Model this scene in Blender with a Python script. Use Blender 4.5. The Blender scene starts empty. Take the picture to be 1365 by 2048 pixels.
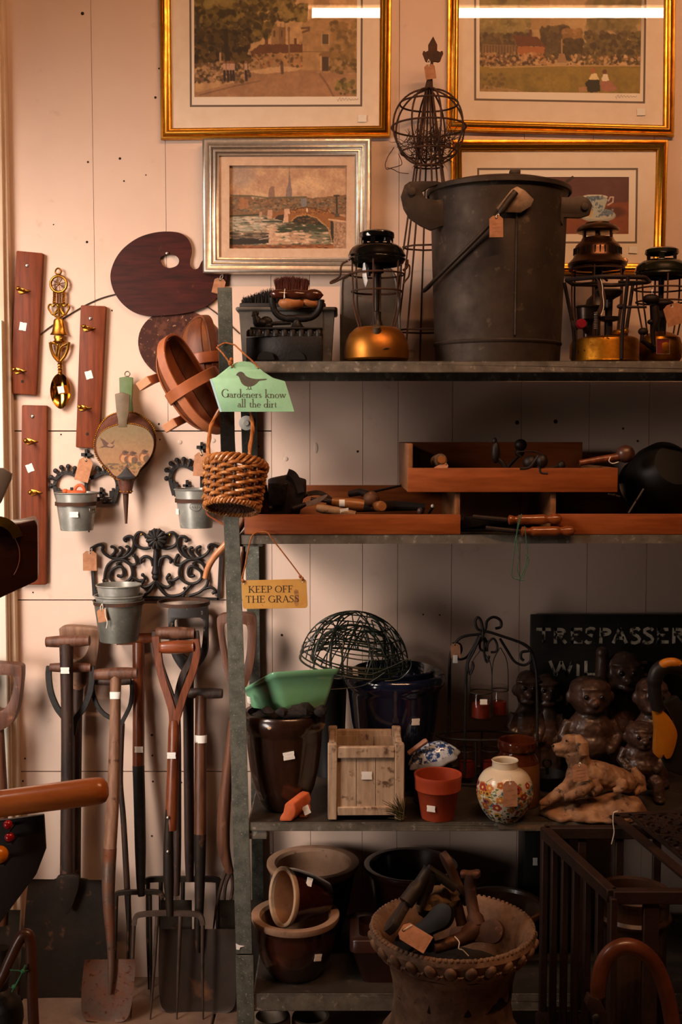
import bpy, bmesh, math, random
import numpy as np
from mathutils import Vector as V, Matrix as MX
from mathutils.geometry import tessellate_polygon
R = math.radians
PI = math.pi
rnd = random.Random(7)
C = bpy.context.scene.collection
F = 2318.0
PITCH = math.atan(160 / F)
CAMY, CAMH = -3.05, 1.475
_c, _s = math.cos(PITCH), math.sin(PITCH)
def ray(px, py):
 x, u, f = (px - 682.5) / F, (1024 - py) / F, 1.0
 return V((x, f * _c + u * _s, u * _c - f * _s))
def P(px, py, Y):
 d = ray(px, py); t = (Y - CAMY) / d.y
 return V((d.x * t, Y, CAMH + d.z * t))
def PZ(px, py, Z):
 d = ray(px, py); t = (Z - CAMH) / d.z
 return V((d.x * t, CAMY + d.y * t, Z))
def Zp(py, Y): return P(682, py, Y).z
def Xp(px, Y, py=1000): return P(px, py, Y).x
def S(Y): return (Y - CAMY) / F
YF, YB = -0.47, -0.03          # front and back plane of the shelving
def frame_of(d, up=V((0, 0, 1))):
 d = d.normalized()
 a = up if abs(d.dot(up)) < .95 else V((1, 0, 0))
 x = d.cross(a).normalized(); y = x.cross(d).normalized()
 return x, y
class MB:
 def __init__(s): s.v = []; s.f = []; s.m = []; s.mi = 0; s.col = None
 def add(s, vs, fs, T=None):
  o = len(s.v)
  for p in vs:
   p = V(p)
   s.v.append(T @ p if T is not None else p)
  for f in fs:
   s.f.append([i + o for i in f]); s.m.append(s.mi)
  return s
 def box(s, c, d, rot=None, T=None):
  x, y, z = d[0] / 2, d[1] / 2, d[2] / 2
  vs = [V((i, j, k)) for i in (-x, x) for j in (-y, y) for k in (-z, z)]
  if rot is not None: vs = [rot @ p for p in vs]
  vs = [p + V(c) for p in vs]
  return s.add(vs, [(0, 1, 3, 2), (4, 6, 7, 5), (0, 4, 5, 1), (2, 3, 7, 6), (0, 2, 6, 4), (1, 5, 7, 3)], T)
 def hull8(s, a, b):          # two quads a (front) and b (back), each 4 pts in the same order
  return s.add(list(a) + list(b), [(0, 1, 2, 3), (7, 6, 5, 4), (0, 4, 5, 1), (1, 5, 6, 2), (2, 6, 7, 3), (3, 7, 4, 0)])
 def tube(s, pts, r, n=8, closed=False, sq=1.0, up=V((0, 0, 1))):
  pts = [V(p) for p in pts]; k = len(pts)
  rs = r if isinstance(r, (list, tuple)) else [r] * k
  vs = []; fs = []
  px = None
  for i, p in enumerate(pts):
   if closed: d = pts[(i + 1) % k] - pts[i - 1]
   else: d = pts[min(i + 1, k - 1)] - pts[max(i - 1, 0)]
   if d.length < 1e-9: d = V((0, 0, 1))
   d.normalize()
   if px is None: x, y = frame_of(d, up)
   else:
    x = (px - d * px.dot(d))
    x = x.normalized() if x.length > 1e-6 else frame_of(d)[0]
    y = x.cross(d).normalized()
   px = x
   for j in range(n):
    a = 2 * PI * j / n
    vs.append(p + (x * math.cos(a) + y * math.sin(a) * sq) * rs[i])
  m = k if closed else k - 1
  for i in range(m):
   for j in range(n):
    a, b = i * n + j, i * n + (j + 1) % n
    c, d_ = ((i + 1) % k) * n + (j + 1) % n, ((i + 1) % k) * n + j
    fs.append((a, b, c, d_))
  if not closed:
   fs.append(tuple(reversed(range(n)))); fs.append(tuple(range((k - 1) * n, k * n)))
  return s.add(vs, fs)
 def ribbon(s, pts, w, t, nrm, closed=False):   # flat bar: width w lies across (nrm x dir), thickness t along nrm
  pts = [V(p) for p in pts]; k = len(pts); vs = []; fs = []
  ws = w if isinstance(w, (list, tuple)) else [w] * k
  for i, p in enumerate(pts):
   if closed: d = pts[(i + 1) % k] - pts[i - 1]
   else: d = pts[min(i + 1, k - 1)] - pts[max(i - 1, 0)]
   d.normalize()
   nn = nrm[i] if isinstance(nrm, (list, tuple)) and not isinstance(nrm, V) else V(nrm)
   a = nn.cross(d).normalized(); b = d.cross(a).normalized()
   W = ws[i] / 2
   vs += [p + a * W + b * t / 2, p - a * W + b * t / 2, p - a * W - b * t / 2, p + a * W - b * t / 2]
  m = k if closed else k - 1
  for i in range(m):
   for j in range(4):
    fs.append((i * 4 + j, i * 4 + (j + 1) % 4, ((i + 1) % k) * 4 + (j + 1) % 4, ((i + 1) % k) * 4 + j))
  if not closed: fs += [(3, 2, 1, 0), tuple(range((k - 1) * 4, k * 4))]
  return s.add(vs, fs)
 def lathe(s, prof, n=40, T=None, c=(0, 0, 0), sx=1, sy=1, a0=0, a1=2 * PI, wob=None):
  c = V(c); vs = []; fs = []; k = len(prof); full = abs(a1 - a0 - 2 * PI) < 1e-6
  m = n if full else n + 1
  for (r, z) in prof:
   for j in range(m):
    a = a0 + (a1 - a0) * j / n
    rr = r * (wob(a, z) if wob else 1)
    vs.append(V((rr * math.cos(a) * sx, rr * math.sin(a) * sy, z)) + (c if T is None else V((0, 0, 0))))
  for i in range(k - 1):
   for j in range(n if full else n):
    b = (j + 1) % m
    fs.append((i * m + j, i * m + b, (i + 1) * m + b, (i + 1) * m + j))
  return s.add(vs, fs, T)
 def prism(s, outer, holes=(), t=.01, fr=None, both=True):
  """outer/holes: lists of 3-D points on one plane; extruded by vector t (V) from there"""
  t = V(t) if not isinstance(t, (int, float)) else V((0, t, 0))
  loops = [[V(p) for p in l] for l in [outer] + list(holes)]
  flat = [p for l in loops for p in l]
  n = V((0, 0, 0)); L = loops[0]
  for i in range(len(L)):
   a, b = L[i], L[(i + 1) % len(L)]
   n += V(((a.y - b.y) * (a.z + b.z), (a.z - b.z) * (a.x + b.x), (a.x - b.x) * (a.y + b.y)))
  n.normalize(); u, w = frame_of(n)
  l2 = [[V((p.dot(u), p.dot(w), 0)) for p in l] for l in loops]
  tris = tessellate_polygon(l2)
  N = len(flat); vs = flat + [p + t for p in flat]
  fs = [tuple(x) for x in tris] + [tuple(i + N for i in reversed(x)) for x in tris]
  o = 0
  for l in loops:
   k = len(l)
   for i in range(k):
    a, b = o + i, o + (i + 1) % k
    fs.append((a, b, b + N, a + N))
   o += k
  return s.add(vs, fs)
 def ell(s, c, r, rot=None, n=16, m=10):
  if isinstance(r, (int, float)): r = (r, r, r)
  vs = []; fs = []
  for i in range(m + 1):
   th = PI * i / m
   for j in range(n):
    a = 2 * PI * j / n
    p = V((r[0] * math.sin(th) * math.cos(a), r[1] * math.sin(th) * math.sin(a), r[2] * math.cos(th)))
    vs.append((rot @ p if rot is not None else p) + V(c))
  for i in range(m):
   for j in range(n):
    fs.append((i * n + j, (i + 1) * n + j, (i + 1) * n + (j + 1) % n, i * n + (j + 1) % n))
  return s.add(vs, fs)
 def build(s, name, mat, parent=None, bevel=0, seg=2, sharp=38, local=False, remesh=0, subsurf=0, noise=0, nscale=30, weld=True, fn=None, T=None):
  me = bpy.data.meshes.new(name)
  off = V((0, 0, 0))
  if parent is not None and not local: off = WL[parent]
  vs = [(T @ p if T is not None else p) - off for p in s.v]
  me.from_pydata(vs, [], s.f)
  me.polygons.foreach_set('material_index', s.m)
  bm = bmesh.new(); bm.from_mesh(me)
  if weld: bmesh.ops.remove_doubles(bm, verts=bm.verts, dist=1e-6)
  bmesh.ops.dissolve_degenerate(bm, edges=bm.edges, dist=1e-7)
  bmesh.ops.recalc_face_normals(bm, faces=bm.faces)
  if bevel:
   es = [e for e in bm.edges if len(e.link_faces) == 2 and e.calc_face_angle(0) > R(sharp)]
   bmesh.ops.bevel(bm, geom=es, offset=bevel, segments=seg, affect='EDGES', profile=.5, clamp_overlap=True)
  bm.to_mesh(me); bm.free()
  o = bpy.data.objects.new(name, me); C.objects.link(o)
  if remesh or subsurf:
   if remesh:
    md = o.modifiers.new('r', 'REMESH'); md.mode = 'VOXEL'; md.voxel_size = remesh
    ms = o.modifiers.new('s', 'SMOOTH'); ms.factor = .5; ms.iterations = 4
   if subsurf:
    md = o.modifiers.new('s', 'SUBSURF'); md.levels = subsurf; md.render_levels = subsurf
   dg = bpy.context.evaluated_depsgraph_get()
   m2 = bpy.data.meshes.new_from_object(o.evaluated_get(dg))
   o.modifiers.clear(); o.data = m2; bpy.data.meshes.remove(me); me = m2
  if noise:
   from mathutils import noise as NZ
   me.update()
   ns = [v.normal.copy() for v in me.vertices]
   for v, nn in zip(me.vertices, ns):
    v.co += nn * noise * NZ.noise((v.co + off) * nscale)
  if fn:
   for v in me.vertices: v.co = fn(v.co)
  mats = mat if isinstance(mat, (list, tuple)) else [mat]
  me.materials.clear()
  for m_ in mats: me.materials.append(m_)
  if sharp is not None:
   me.shade_smooth()
   me.set_sharp_from_angle(angle=R(sharp))
  me.update()
  if parent is not None:
   o.parent = parent; WL[o] = V(WL[parent]) if not local else V((0, 0, 0))
  else: WL[o] = V((0, 0, 0))
  return o
WL = {}
def thing(name, label, cat, loc=(0, 0, 0), group=None):
 o = bpy.data.objects.new(name, None); C.objects.link(o); o.empty_display_size = .03
 o.location = V(loc); o['label'] = label; o['category'] = cat
 if group: o['group'] = group
 WL[o] = V(loc)
 return o
def tag(o, label, cat, group=None):
 o['label'] = label; o['category'] = cat
 if group: o['group'] = group
 return o
def struct(o, kind='structure'):
 o['kind'] = kind; return o
def xf(root, M):           # turn a thing (root at its loc) by rotation matrix about its own base
 root.rotation_euler = M.to_euler()
def arc(c, r, a0, a1, n=16, ax=V((1, 0, 0)), ay=V((0, 0, 1)), ry=None):
 c = V(c); ry = r if ry is None else ry
 return [c + ax * (r * math.cos(R(a0 + (a1 - a0) * i / n))) + ay * (ry * math.sin(R(a0 + (a1 - a0) * i / n))) for i in range(n + 1)]
def ring(c, r, n=32, ax=V((1, 0, 0)), ay=V((0, 1, 0)), ry=None):
 return arc(c, r, 0, 360, n, ax, ay, ry)[:-1]
def smooth_pts(pts, n=6, closed=False):      # Catmull-Rom
 pts = [V(p) for p in pts]; k = len(pts); out = []
 rng = range(k if closed else k - 1)
 for i in rng:
  if closed: a, b, c, d = pts[i - 1], pts[i], pts[(i + 1) % k], pts[(i + 2) % k]
  else: a, b, c, d = pts[max(i - 1, 0)], pts[i], pts[i + 1], pts[min(i + 2, k - 1)]
  for j in range(n):
   t = j / n
   out.append(.5 * ((2 * b) + (c - a) * t + (2 * a - 5 * b + 4 * c - d) * t * t + (3 * b - a - 3 * c + d) * t ** 3))
 if not closed: out.append(pts[-1])
 return out
def PP(lst, Y): return [P(x, y, Y) for x, y in lst]
def PS(lst, Y, n=6, closed=False): return smooth_pts(PP(lst, Y), n, closed)
def lin(c):
 if isinstance(c, str):
  c = c.lstrip('#'); c = [int(c[i:i + 2], 16) / 255 for i in (0, 2, 4)]
 return tuple(x / 12.92 if x <= .04045 else ((x + .055) / 1.055) ** 2.4 for x in c) + (1,)
MATS = {}
def mat(name, c1, c2=None, scale=20, stretch=(1, 1, 1), detail=5, lo=.35, hi=.65, rough=.5, rough2=None, metal=0, bump=0, bscale=None,
  c3=None, s3=60, lo3=.6, hi3=.7, coat=0, spec=.5, trans=0, ior=1.45, emit=None, estr=0, dist=0, alpha=1, vcol=None):
 if name in MATS: return MATS[name]
 m = bpy.data.materials.new(name); m.use_nodes = True; nt = m.node_tree; N = nt.nodes; L = nt.links
 b = N['Principled BSDF']
 b.inputs['Base Color'].default_value = lin(c1); b.inputs['Roughness'].default_value = rough; b.inputs['Metallic'].default_value = metal
 b.inputs['Specular IOR Level'].default_value = spec; b.inputs['IOR'].default_value = ior
 b.inputs['Coat Weight'].default_value = coat; b.inputs['Coat Roughness'].default_value = .08
 b.inputs['Transmission Weight'].default_value = trans; b.inputs['Alpha'].default_value = alpha
 if emit: b.inputs['Emission Color'].default_value = lin(emit); b.inputs['Emission Strength'].default_value = estr
 tc = N.new('ShaderNodeTexCoord'); mp = N.new('ShaderNodeMapping'); L.new(tc.outputs['Object'], mp.inputs['Vector'])
 mp.inputs['Scale'].default_value = stretch
 def noi(sc, dt=detail, vec=mp, ds=dist):
  n = N.new('ShaderNodeTexNoise'); n.inputs['Scale'].default_value = sc; n.inputs['Detail'].default_value = dt
  n.inputs['Roughness'].default_value = .62; n.inputs['Distortion'].default_value = ds
  L.new(vec.outputs[0], n.inputs['Vector']); return n
 def mr(src, a, bb, x, y):
  r = N.new('ShaderNodeMapRange'); r.inputs[1].default_value = a; r.inputs[2].default_value = bb
  r.inputs[3].default_value = x; r.inputs[4].default_value = y; L.new(src, r.inputs[0]); return r
 col = None; n1 = None
 if vcol:
  a = N.new('ShaderNodeVertexColor'); a.layer_name = vcol; col = a.outputs[0]
 if c2:
  n1 = noi(scale); r = mr(n1.outputs['Fac'], lo, hi, 0, 1)
  mx = N.new('ShaderNodeMix'); mx.data_type = 'RGBA'
  if col is None: mx.inputs[6].default_value = lin(c1)
  else: L.new(col, mx.inputs[6])
  mx.inputs[7].default_value = lin(c2)
  L.new(r.outputs[0], mx.inputs[0]); col = mx.outputs[2]
  if rough2 is not None:
   r2 = mr(n1.outputs['Fac'], lo, hi, rough, rough2); L.new(r2.outputs[0], b.inputs['Roughness'])
 if c3:
  n3 = noi(s3, 3, tc_map(N, L, tc)); r = mr(n3.outputs['Fac'], lo3, hi3, 0, 1)
  mx = N.new('ShaderNodeMix'); mx.data_type = 'RGBA'
  if col is None: mx.inputs[6].default_value = lin(c1)
  else: L.new(col, mx.inputs[6])
  mx.inputs[7].default_value = lin(c3); L.new(r.outputs[0], mx.inputs[0]); col = mx.outputs[2]
 if col is not None: L.new(col, b.inputs['Base Color'])
 if bump:
  nb = noi(bscale or scale * 2, 6)
  bp = N.new('ShaderNodeBump'); bp.inputs['Strength'].default_value = min(1, bump); bp.inputs['Distance'].default_value = .004
  L.new(nb.outputs['Fac'], bp.inputs['Height']); L.new(bp.outputs[0], b.inputs['Normal'])
 MATS[name] = m
 return m
def tc_map(N, L, tc):
 mp = N.new('ShaderNodeMapping'); L.new(tc.outputs['Object'], mp.inputs['Vector'])
 mp.inputs['Location'].default_value = (3.1, 1.7, 5.3); return mp
def glassmat(name, tint=(1, 1, 1), rough=0.0, mixt=.0, ior=1.45):
 """thin glazing: mostly see-through with a mirror reflection by Fresnel"""
 if name in MATS: return MATS[name]
 m = bpy.data.materials.new(name); m.use_nodes = True; nt = m.node_tree; N = nt.nodes; L = nt.links
 N.remove(N['Principled BSDF']); out = N['Material Output']
 t = N.new('ShaderNodeBsdfTransparent'); t.inputs[0].default_value = tuple(tint) + (1,)
 g = N.new('ShaderNodeBsdfGlossy'); g.inputs['Roughness'].default_value = rough
 f0 = N.new('ShaderNodeFresnel'); f0.inputs[0].default_value = ior; ge = N.new('ShaderNodeNewGeometry')
 f = N.new('ShaderNodeMix'); L.new(ge.outputs['Backfacing'], f.inputs[0]); L.new(f0.outputs[0], f.inputs[2]); f.inputs[3].default_value = 0.0
 mx = N.new('ShaderNodeMixShader'); L.new(f.outputs[0], mx.inputs[0]); L.new(t.outputs[0], mx.inputs[1]); L.new(g.outputs[0], mx.inputs[2])
 L.new(mx.outputs[0], out.inputs[0]); MATS[name] = m
 return m
M_ = {}
def defmats():
 k = M_
 k['wood_hook'] = mat('wood_hook', '#7c3a1a', '#5e2a12', scale=14, stretch=(6, 6, .5), rough=.55, bump=.05, spec=.25)
 k['brass'] = mat('brass', '#c8923a', '#8a5a20', scale=25, rough=.22, rough2=.4, metal=1)
 k['brass_dull'] = mat('brass_dull', '#b0761f', '#6e4212', scale=18, rough=.38, rough2=.55, metal=1, c3='#3a2410', s3=90, lo3=.64, hi3=.7)
 k['screw'] = mat('screw', '#a8a098', rough=.35, metal=1)
 k['paper_white'] = mat('paper_white', '#e9e4dc', rough=.7)
 k['ink'] = mat('ink', '#3b2a26', rough=.8)
 k['kraft'] = mat('kraft', '#b98360', '#a06e4e', scale=60, rough=.85)
 k['string_white'] = mat('string_white', '#e4d8c4', rough=.9)
 k['twine'] = mat('twine', '#b06a36', '#84491f', scale=200, rough=.9)
 k['dark_wood'] = mat('dark_wood', '#47170d', '#2a0c07', scale=10, stretch=(1, 1, 9), rough=.5, spec=.22, c3='#6a2c1c', s3=40, lo3=.66, hi3=.8)
 k['iron_black'] = mat('iron_black', '#2b2624', '#1c1817', scale=60, rough=.55, metal=.3, bump=.15, bscale=250)
 k['iron_rust'] = mat('iron_rust', '#3a2c24', '#55331f', scale=30, rough=.75, metal=.3, bump=.3, bscale=160)
 k['galv'] = mat('galv', '#a9a9a2', '#84867e', scale=16, rough=.34, rough2=.46, metal=.45, c3='#c2c2ba', s3=50, lo3=.6, hi3=.72)
 k['galv_post'] = mat('galv_post', '#6a6a60', '#4b4d44', scale=40, rough=.5, rough2=.65, metal=.35, c3='#a09e90', s3=260, lo3=.62, hi3=.68, bump=.15, bscale=300)
 k['galv_shelf'] = mat('galv_shelf', '#7d766b', '#595349', scale=24, rough=.5, metal=.3, c3='#aaa294', s3=60, lo3=.58, hi3=.72, bump=.1)
 k['galv_dark'] = mat('galv_dark', '#4a3f36', '#332a24', scale=9, rough=.52, rough2=.7, metal=.55, c3='#6d5e4e', s3=25, lo3=.62, hi3=.75, bump=.12, bscale=50)
 k['terracotta'] = mat('terracotta', '#b8502c', '#a04020', scale=30, rough=.75, bump=.05)
 k['terra_orange'] = mat('terra_orange', '#d06a3c', '#b9552c', scale=40, rough=.75, bump=.1, bscale=120)
 k['gold'] = mat('gold', '#d8a040', '#b8822e', scale=40, stretch=(1, 1, 1), rough=.3, rough2=.4, metal=1, c3='#8a5418', s3=110, lo3=.7, hi3=.76)
 k['silver_gilt'] = mat('silver_gilt', '#d8d0c6', '#b6aa9c', scale=40, rough=.32, rough2=.45, metal=.9)
 k['tool_dark'] = mat('tool_dark', '#3e2a20', '#1f1512', scale=16, stretch=(4, 4, .6), rough=.55, bump=.25, bscale=40, c3='#6a4632', s3=35, lo3=.62, hi3=.75)
 k['tool_mid'] = mat('tool_mid', '#6e4530', '#4a2c1e', scale=16, stretch=(5, 5, .5), rough=.5, bump=.18, bscale=40, c3='#8a5e44', s3=40, lo3=.62, hi3=.75)
 k['tool_red'] = mat('tool_red', '#7d4022', '#54270f', scale=14, stretch=(6, 6, .5), rough=.38, coat=.15, bump=.1, bscale=40)
 k['tool_pale'] = mat('tool_pale', '#8f6a50', '#6d4a36', scale=16, stretch=(5, 5, .5), rough=.55, bump=.18, bscale=40, c3='#4c3022', s3=30, lo3=.66, hi3=.74)
 k['steel_dark'] = mat('steel_dark', '#33291f', '#241c18', scale=9, rough=.5, rough2=.7, metal=.6, c3='#66432c', s3=22, lo3=.6, hi3=.72, bump=.15, bscale=80)
 k['steel_rust'] = mat('steel_rust', '#6a5a50', '#7c4a30', scale=14, rough=.42, rough2=.75, metal=.55, c3='#5a3020', s3=70, lo3=.58, hi3=.68, bump=.2, bscale=90)
 k['black_gloss'] = mat('black_gloss', '#0d0c0b', rough=.12, coat=.5)
 k['trug'] = mat('trug', '#a0582e', '#7c3c1a', scale=12, stretch=(3, 3, 1), rough=.5, coat=.1, bump=.08)
 k['trug_dark'] = mat('trug_dark', '#6e3a1c', '#4c2410', scale=12, stretch=(3, 3, 1), rough=.55, bump=.1)
 k['trug_pale'] = mat('trug_pale', '#c8906a', '#a86e48', scale=14, rough=.65)
 k['wicker'] = mat('wicker', '#b9773a', '#80481e', scale=60, rough=.42, coat=.25, c3='#dcaa72', s3=70, lo3=.56, hi3=.7)
 k['wicker_dark'] = mat('wicker_dark', '#4a2814', '#2c170c', scale=60, rough=.6)
 k['oak_orange'] = mat('oak_orange', '#9a5226', '#7c3c16', scale=10, stretch=(.8, 5, 7), rough=.4, coat=.15, bump=.05)
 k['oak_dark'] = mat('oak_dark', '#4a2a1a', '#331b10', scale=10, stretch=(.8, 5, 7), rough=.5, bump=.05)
 k['mint'] = mat('mint', '#94c49a', '#8abb92', scale=60, rough=.6)
 k['mint_edge'] = mat('mint_edge', '#a4c4c4', rough=.6)
 k['sign_ink'] = mat('sign_ink', '#5c5648', '#4c4638', scale=100, rough=.8)
 k['sign_tan'] = mat('sign_tan', '#c89a4e', '#b8843c', scale=14, rough=.55, c3='#a8683a', s3=50, lo3=.68, hi3=.74)
 k['letter_black'] = mat('letter_black', '#2c2018', rough=.7)
 k['glass'] = glassmat('glass_pane')
 k['lamp_glass'] = glassmat('lamp_glass', (.93, .9, .88), .02)
 k['straw'] = mat('straw', '#4a3020', '#2c1a10', scale=100, rough=.9)
defmats()
def sticker(parent, c, w=.022, h=.016, rot=0, nrm=V((0, -1, 0)), name='price_sticker'):
 c = V(c); n = V(nrm).normalized()
 x = V((0, 0, 1)).cross(-n); x = x.normalized() if x.length > .01 else V((1, 0, 0))
 z = (-n).cross(-x).normalized()
 if z.z < 0: z = -z
 x, z = x * math.cos(R(rot)) + z * math.sin(R(rot)), z * math.cos(R(rot)) - x * math.sin(R(rot))
 b = MB()
 e = .15
 pl = [(-.5, -.5), (.5, -.5), (.5, -.2), (.46, 0), (.5, .2), (.5, .5), (.1, .5), (-.1, .5), (-.5, .5), (-.5, .2), (-.46, 0), (-.5, -.2)]
 b.prism([c + x * (u * w) + z * (v * h) + n * .0012 for u, v in pl], t=-n * .001)
 b.mi = 1
 for (u, v, a, d) in ((-.1, .26, .2, .2), (.13, .26, .14, .2), (-.3, -.18, .09, .3), (-.14, -.18, .13, .34), (.06, -.18, .14, .34), (.26, -.18, .13, .34)):
  q = c + x * (u * w) + z * (v * h) + n * .0013
  b.prism([q + x * (i * a * w / 2) + z * (j * d * h / 2) for i, j in ((-1, -1), (1, -1), (1, 1), (-1, 1))], t=n * .0003)
 return b.build(name, [M_['paper_white'], M_['ink']], parent, sharp=None)
def price_tag(parent, c, w=.026, h=.05, rot=0, nrm=V((0, -1, 0)), knot=None, name='price_tag', lines=4, seed=0):
 """c = hole position at the top of the tag"""
 r_ = random.Random(seed)
 c = V(c); n = V(nrm).normalized(); x0 = V((0, 0, 1)).cross(-n).normalized(); z0 = V(x0).cross(n).normalized()
 if z0.z < 0: z0 = -z0
 x = x0 * math.cos(R(rot)) + z0 * math.sin(R(rot)); z = z0 * math.cos(R(rot)) - x0 * math.sin(R(rot))
 b = MB()
 def q(u, v, o=0): return c + x * (u * w) + z * (v * h) + n * o
 hole = [c + x * (math.cos(a) * w * .09) + z * (math.sin(a) * w * .09) for a in [2 * PI * i / 10 for i in range(10)]]
 b.prism([q(-.5, -.9), q(.5, -.9), q(.5, -.04), q(.26, .1), q(-.26, .1), q(-.5, -.04)], [hole], t=n * .001)
 b.mi = 1
 for i in range(lines):
  v = -.26 - .56 * i / max(1, lines - 1)
  L = r_.uniform(.5, .8); pts = []
  for k in range(13):
   pts.append(q(-L / 2 + L * k / 12 + r_.uniform(-.02, .02), v + r_.uniform(-.035, .035), .0013))
  b.ribbon(pts, w * .022, .0003, n)
 o = b.build(name, [M_['kraft'], M_['ink']], parent, sharp=None)
 if knot is not None:
  s = MB(); k = V(knot); mid = (c + k) / 2
  s.tube(smooth_pts([c - n * .001, c + n * .003, mid + n * .004 + x * .003, k], 4), .0009, 5)
  s.tube(smooth_pts([c - n * .001, mid + n * .002 - x * .003, k], 4), .0009, 5)
  s.build('string', M_['string_white'], o)
 return o
def rivets(b, pts, r=.003, n=V((0, -1, 0))):
 for p in pts: b.ell(p, (r, r, r), n=8, m=5)
TUBE = 160; WIN = 11.7; AMB = .005; FILL = 3.3
# ================= setting
def build_room():
 wallm = mat('wall_paint', '#dcc2b0', '#d5b9a6', scale=3, rough=.62, bump=.05, bscale=140, c3='#c3aa92', s3=14, lo3=.66, hi3=.8)
 groove = mat('groove_dark', '#8a6f5a', rough=.9)
 xs = [-1.6] + [P(x, 800, 0).x for x in (193, 336, 543, 620, 726, 797, 906, 1044, 1180, 1300)] + [1.7]
 b = MB(); z0, z1 = -.02, 3.3
 for i in range(len(xs) - 1):
  g = .0006
  a, c = xs[i] + g, xs[i + 1] - g
  low = i < 3     # left bays are faced with wide horizontal boards below
  segs = [(z0, z1)]
  if low: segs = [(z0, Zp(1543, 0) - .0015), (Zp(1543, 0) + .0015, Zp(1200, 0) - .0015), (Zp(1200, 0) + .0015, Zp(862, 0) - .0015), (Zp(862, 0) + .0015, z1)]
  for k, (u, w) in enumerate(segs):
   aa, cc = a, c
   if low and k < 3 and i < 3:      # no vertical seam in the wide boards
    aa = xs[i] if i else a; cc = xs[i + 1] if i < 2 else c
   b.hull8([V((aa, 0, u)), V((cc, 0, u)), V((cc, 0, w)), V((aa, 0, w))], [V((aa, .018, u)), V((cc, .018, u)), V((cc, .018, w)), V((aa, .018, w))])
 w = b.build('wall_back', wallm, None, sharp=30); struct(w)
 bk = MB(); bk.box((.05, .026, 1.64), (3.3, .012, 3.32)); o = bk.build('backing', groove, w); struct(o)
 h = MB()
 holes = [(165, 27, 4), (7, 163, 3.5), (311, 195, 3), (318, 137, 2), (240, 317, 3), (176, 324, 2.5), (248, 362, 2), (292, 350, 1.5), (107, 449, 1.5), (174, 484, 3),
    (224, 621, 2), (122, 869, 2), (318, 848, 2.5), (320, 879, 2), (38, 1163, 3), (66, 1185, 2), (178, 1063, 2), (50, 1517, 2.5), (46, 1562, 2.5), (304, 1470, 3), (305, 1511, 2.5),
    (306, 1563, 2.5), (304, 1672, 2.5), (363, 1565, 2), (716, 903, 3), (846, 905, 2.5), (1035, 845, 5), (1112, 843, 5), (1247, 857, 2.5), (1276, 882, 2.5), (564, 1270, 3), (847, 1229, 2), (880, 1230, 2), (518, 893, 2)]
 for x, y, r in holes:
  p = P(x, y, -.0005); h.ell(p, (r * .0011, .0016, r * .0011), n=8, m=6)
 o = h.build('nail_hole', mat('hole_dark', '#2c1d16', rough=.9), w); struct(o);
 sc = MB()
 for x, y in ((360, 884), (427, 881), (632, 896), (498, 915), (572, 918)):
  sc.ell(P(x, y, -.001), (.006, .0012, .006 if x < 600 else .014), n=10, m=6)
 o = sc.build('filler_spot', mat('filler', '#cdb8a6', rough=.7), w); struct(o)
 fm = mat('floor_stone', '#8a6f5c', '#6d5546', scale=6, rough=.8, bump=.3, bscale=40, c3='#54402f', s3=9, lo3=.6, hi3=.75)
 f = MB(); rr = random.Random(3)
 y = .02
 while y > -4.2:
  d = .36; x = -1.7 - rr.random() * .4
  while x < 1.8:
   wd = rr.uniform(.38, .6)
   f.box((x + wd / 2, y - d / 2, -.02), (wd - .006, d - .006, .04)); x += wd
  y -= d
 struct(f.build('floor', fm, None, bevel=.003, seg=1))
 fb = MB(); fb.box((0, -2.1, -.035), (4.2, 4.4, .03)); struct(fb.build('floor_bed', groove, None))
 ce = MB(); ce.box((.05, -2.1, 3.33), (4.4, 4.4, .05)); struct(ce.build('ceiling', mat('ceiling_paint', '#8a7460', '#7c6854', scale=3, rough=.8), None))
 tm = mat('trim_paint', '#d8c2aa', '#cbb298', scale=8, rough=.5, bump=.03)
 t = MB()
 xa = lambda y, x: P(x, y, -.02).x
 def strip(mb, tl, tr, br, bl, y0, y1):
  q = [P(*tl, y0), P(*tr, y0), P(*br, y0), P(*bl, y0)]
  mb.hull8(q, [V((p.x, y1, p.z)) for p in q])
 strip(t, (-60, -60), (6, -60), (44, 1960), (-60, 1960), -.03, -.0005)
 o = t.build('trim_1', tm, None, bevel=.003); struct(o)
 t2 = MB(); strip(t2, (-60, -60), (-2, -60), (29, 1960), (-60, 1960), -.045, -.0305)
 struct(t2.build('bead', tm, o, bevel=.003))
 t3 = MB(); strip(t3, (-90, 640), (3, 640), (17, 1600), (-90, 1600), -.0600, -.0455)
 wn = t3.build('window_1', mat('white_gloss', '#f2ead8', rough=.35), None, bevel=.002); struct(wn)
build_room()
cb = MB(); cb.tube(PS([(20, 790), (30, 735), (78, 672), (130, 635), (180, 606), (225, 590), (275, 584), (345, 590), (400, 606), (440, 632), (480, 668)], -.0035, 6), .0016, 6)
tag(cb.build('cable', mat('cable_black', '#3c2c22', rough=.6)), 'thin dark cable running in an arc across the cream wall boards', 'cable')
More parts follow.
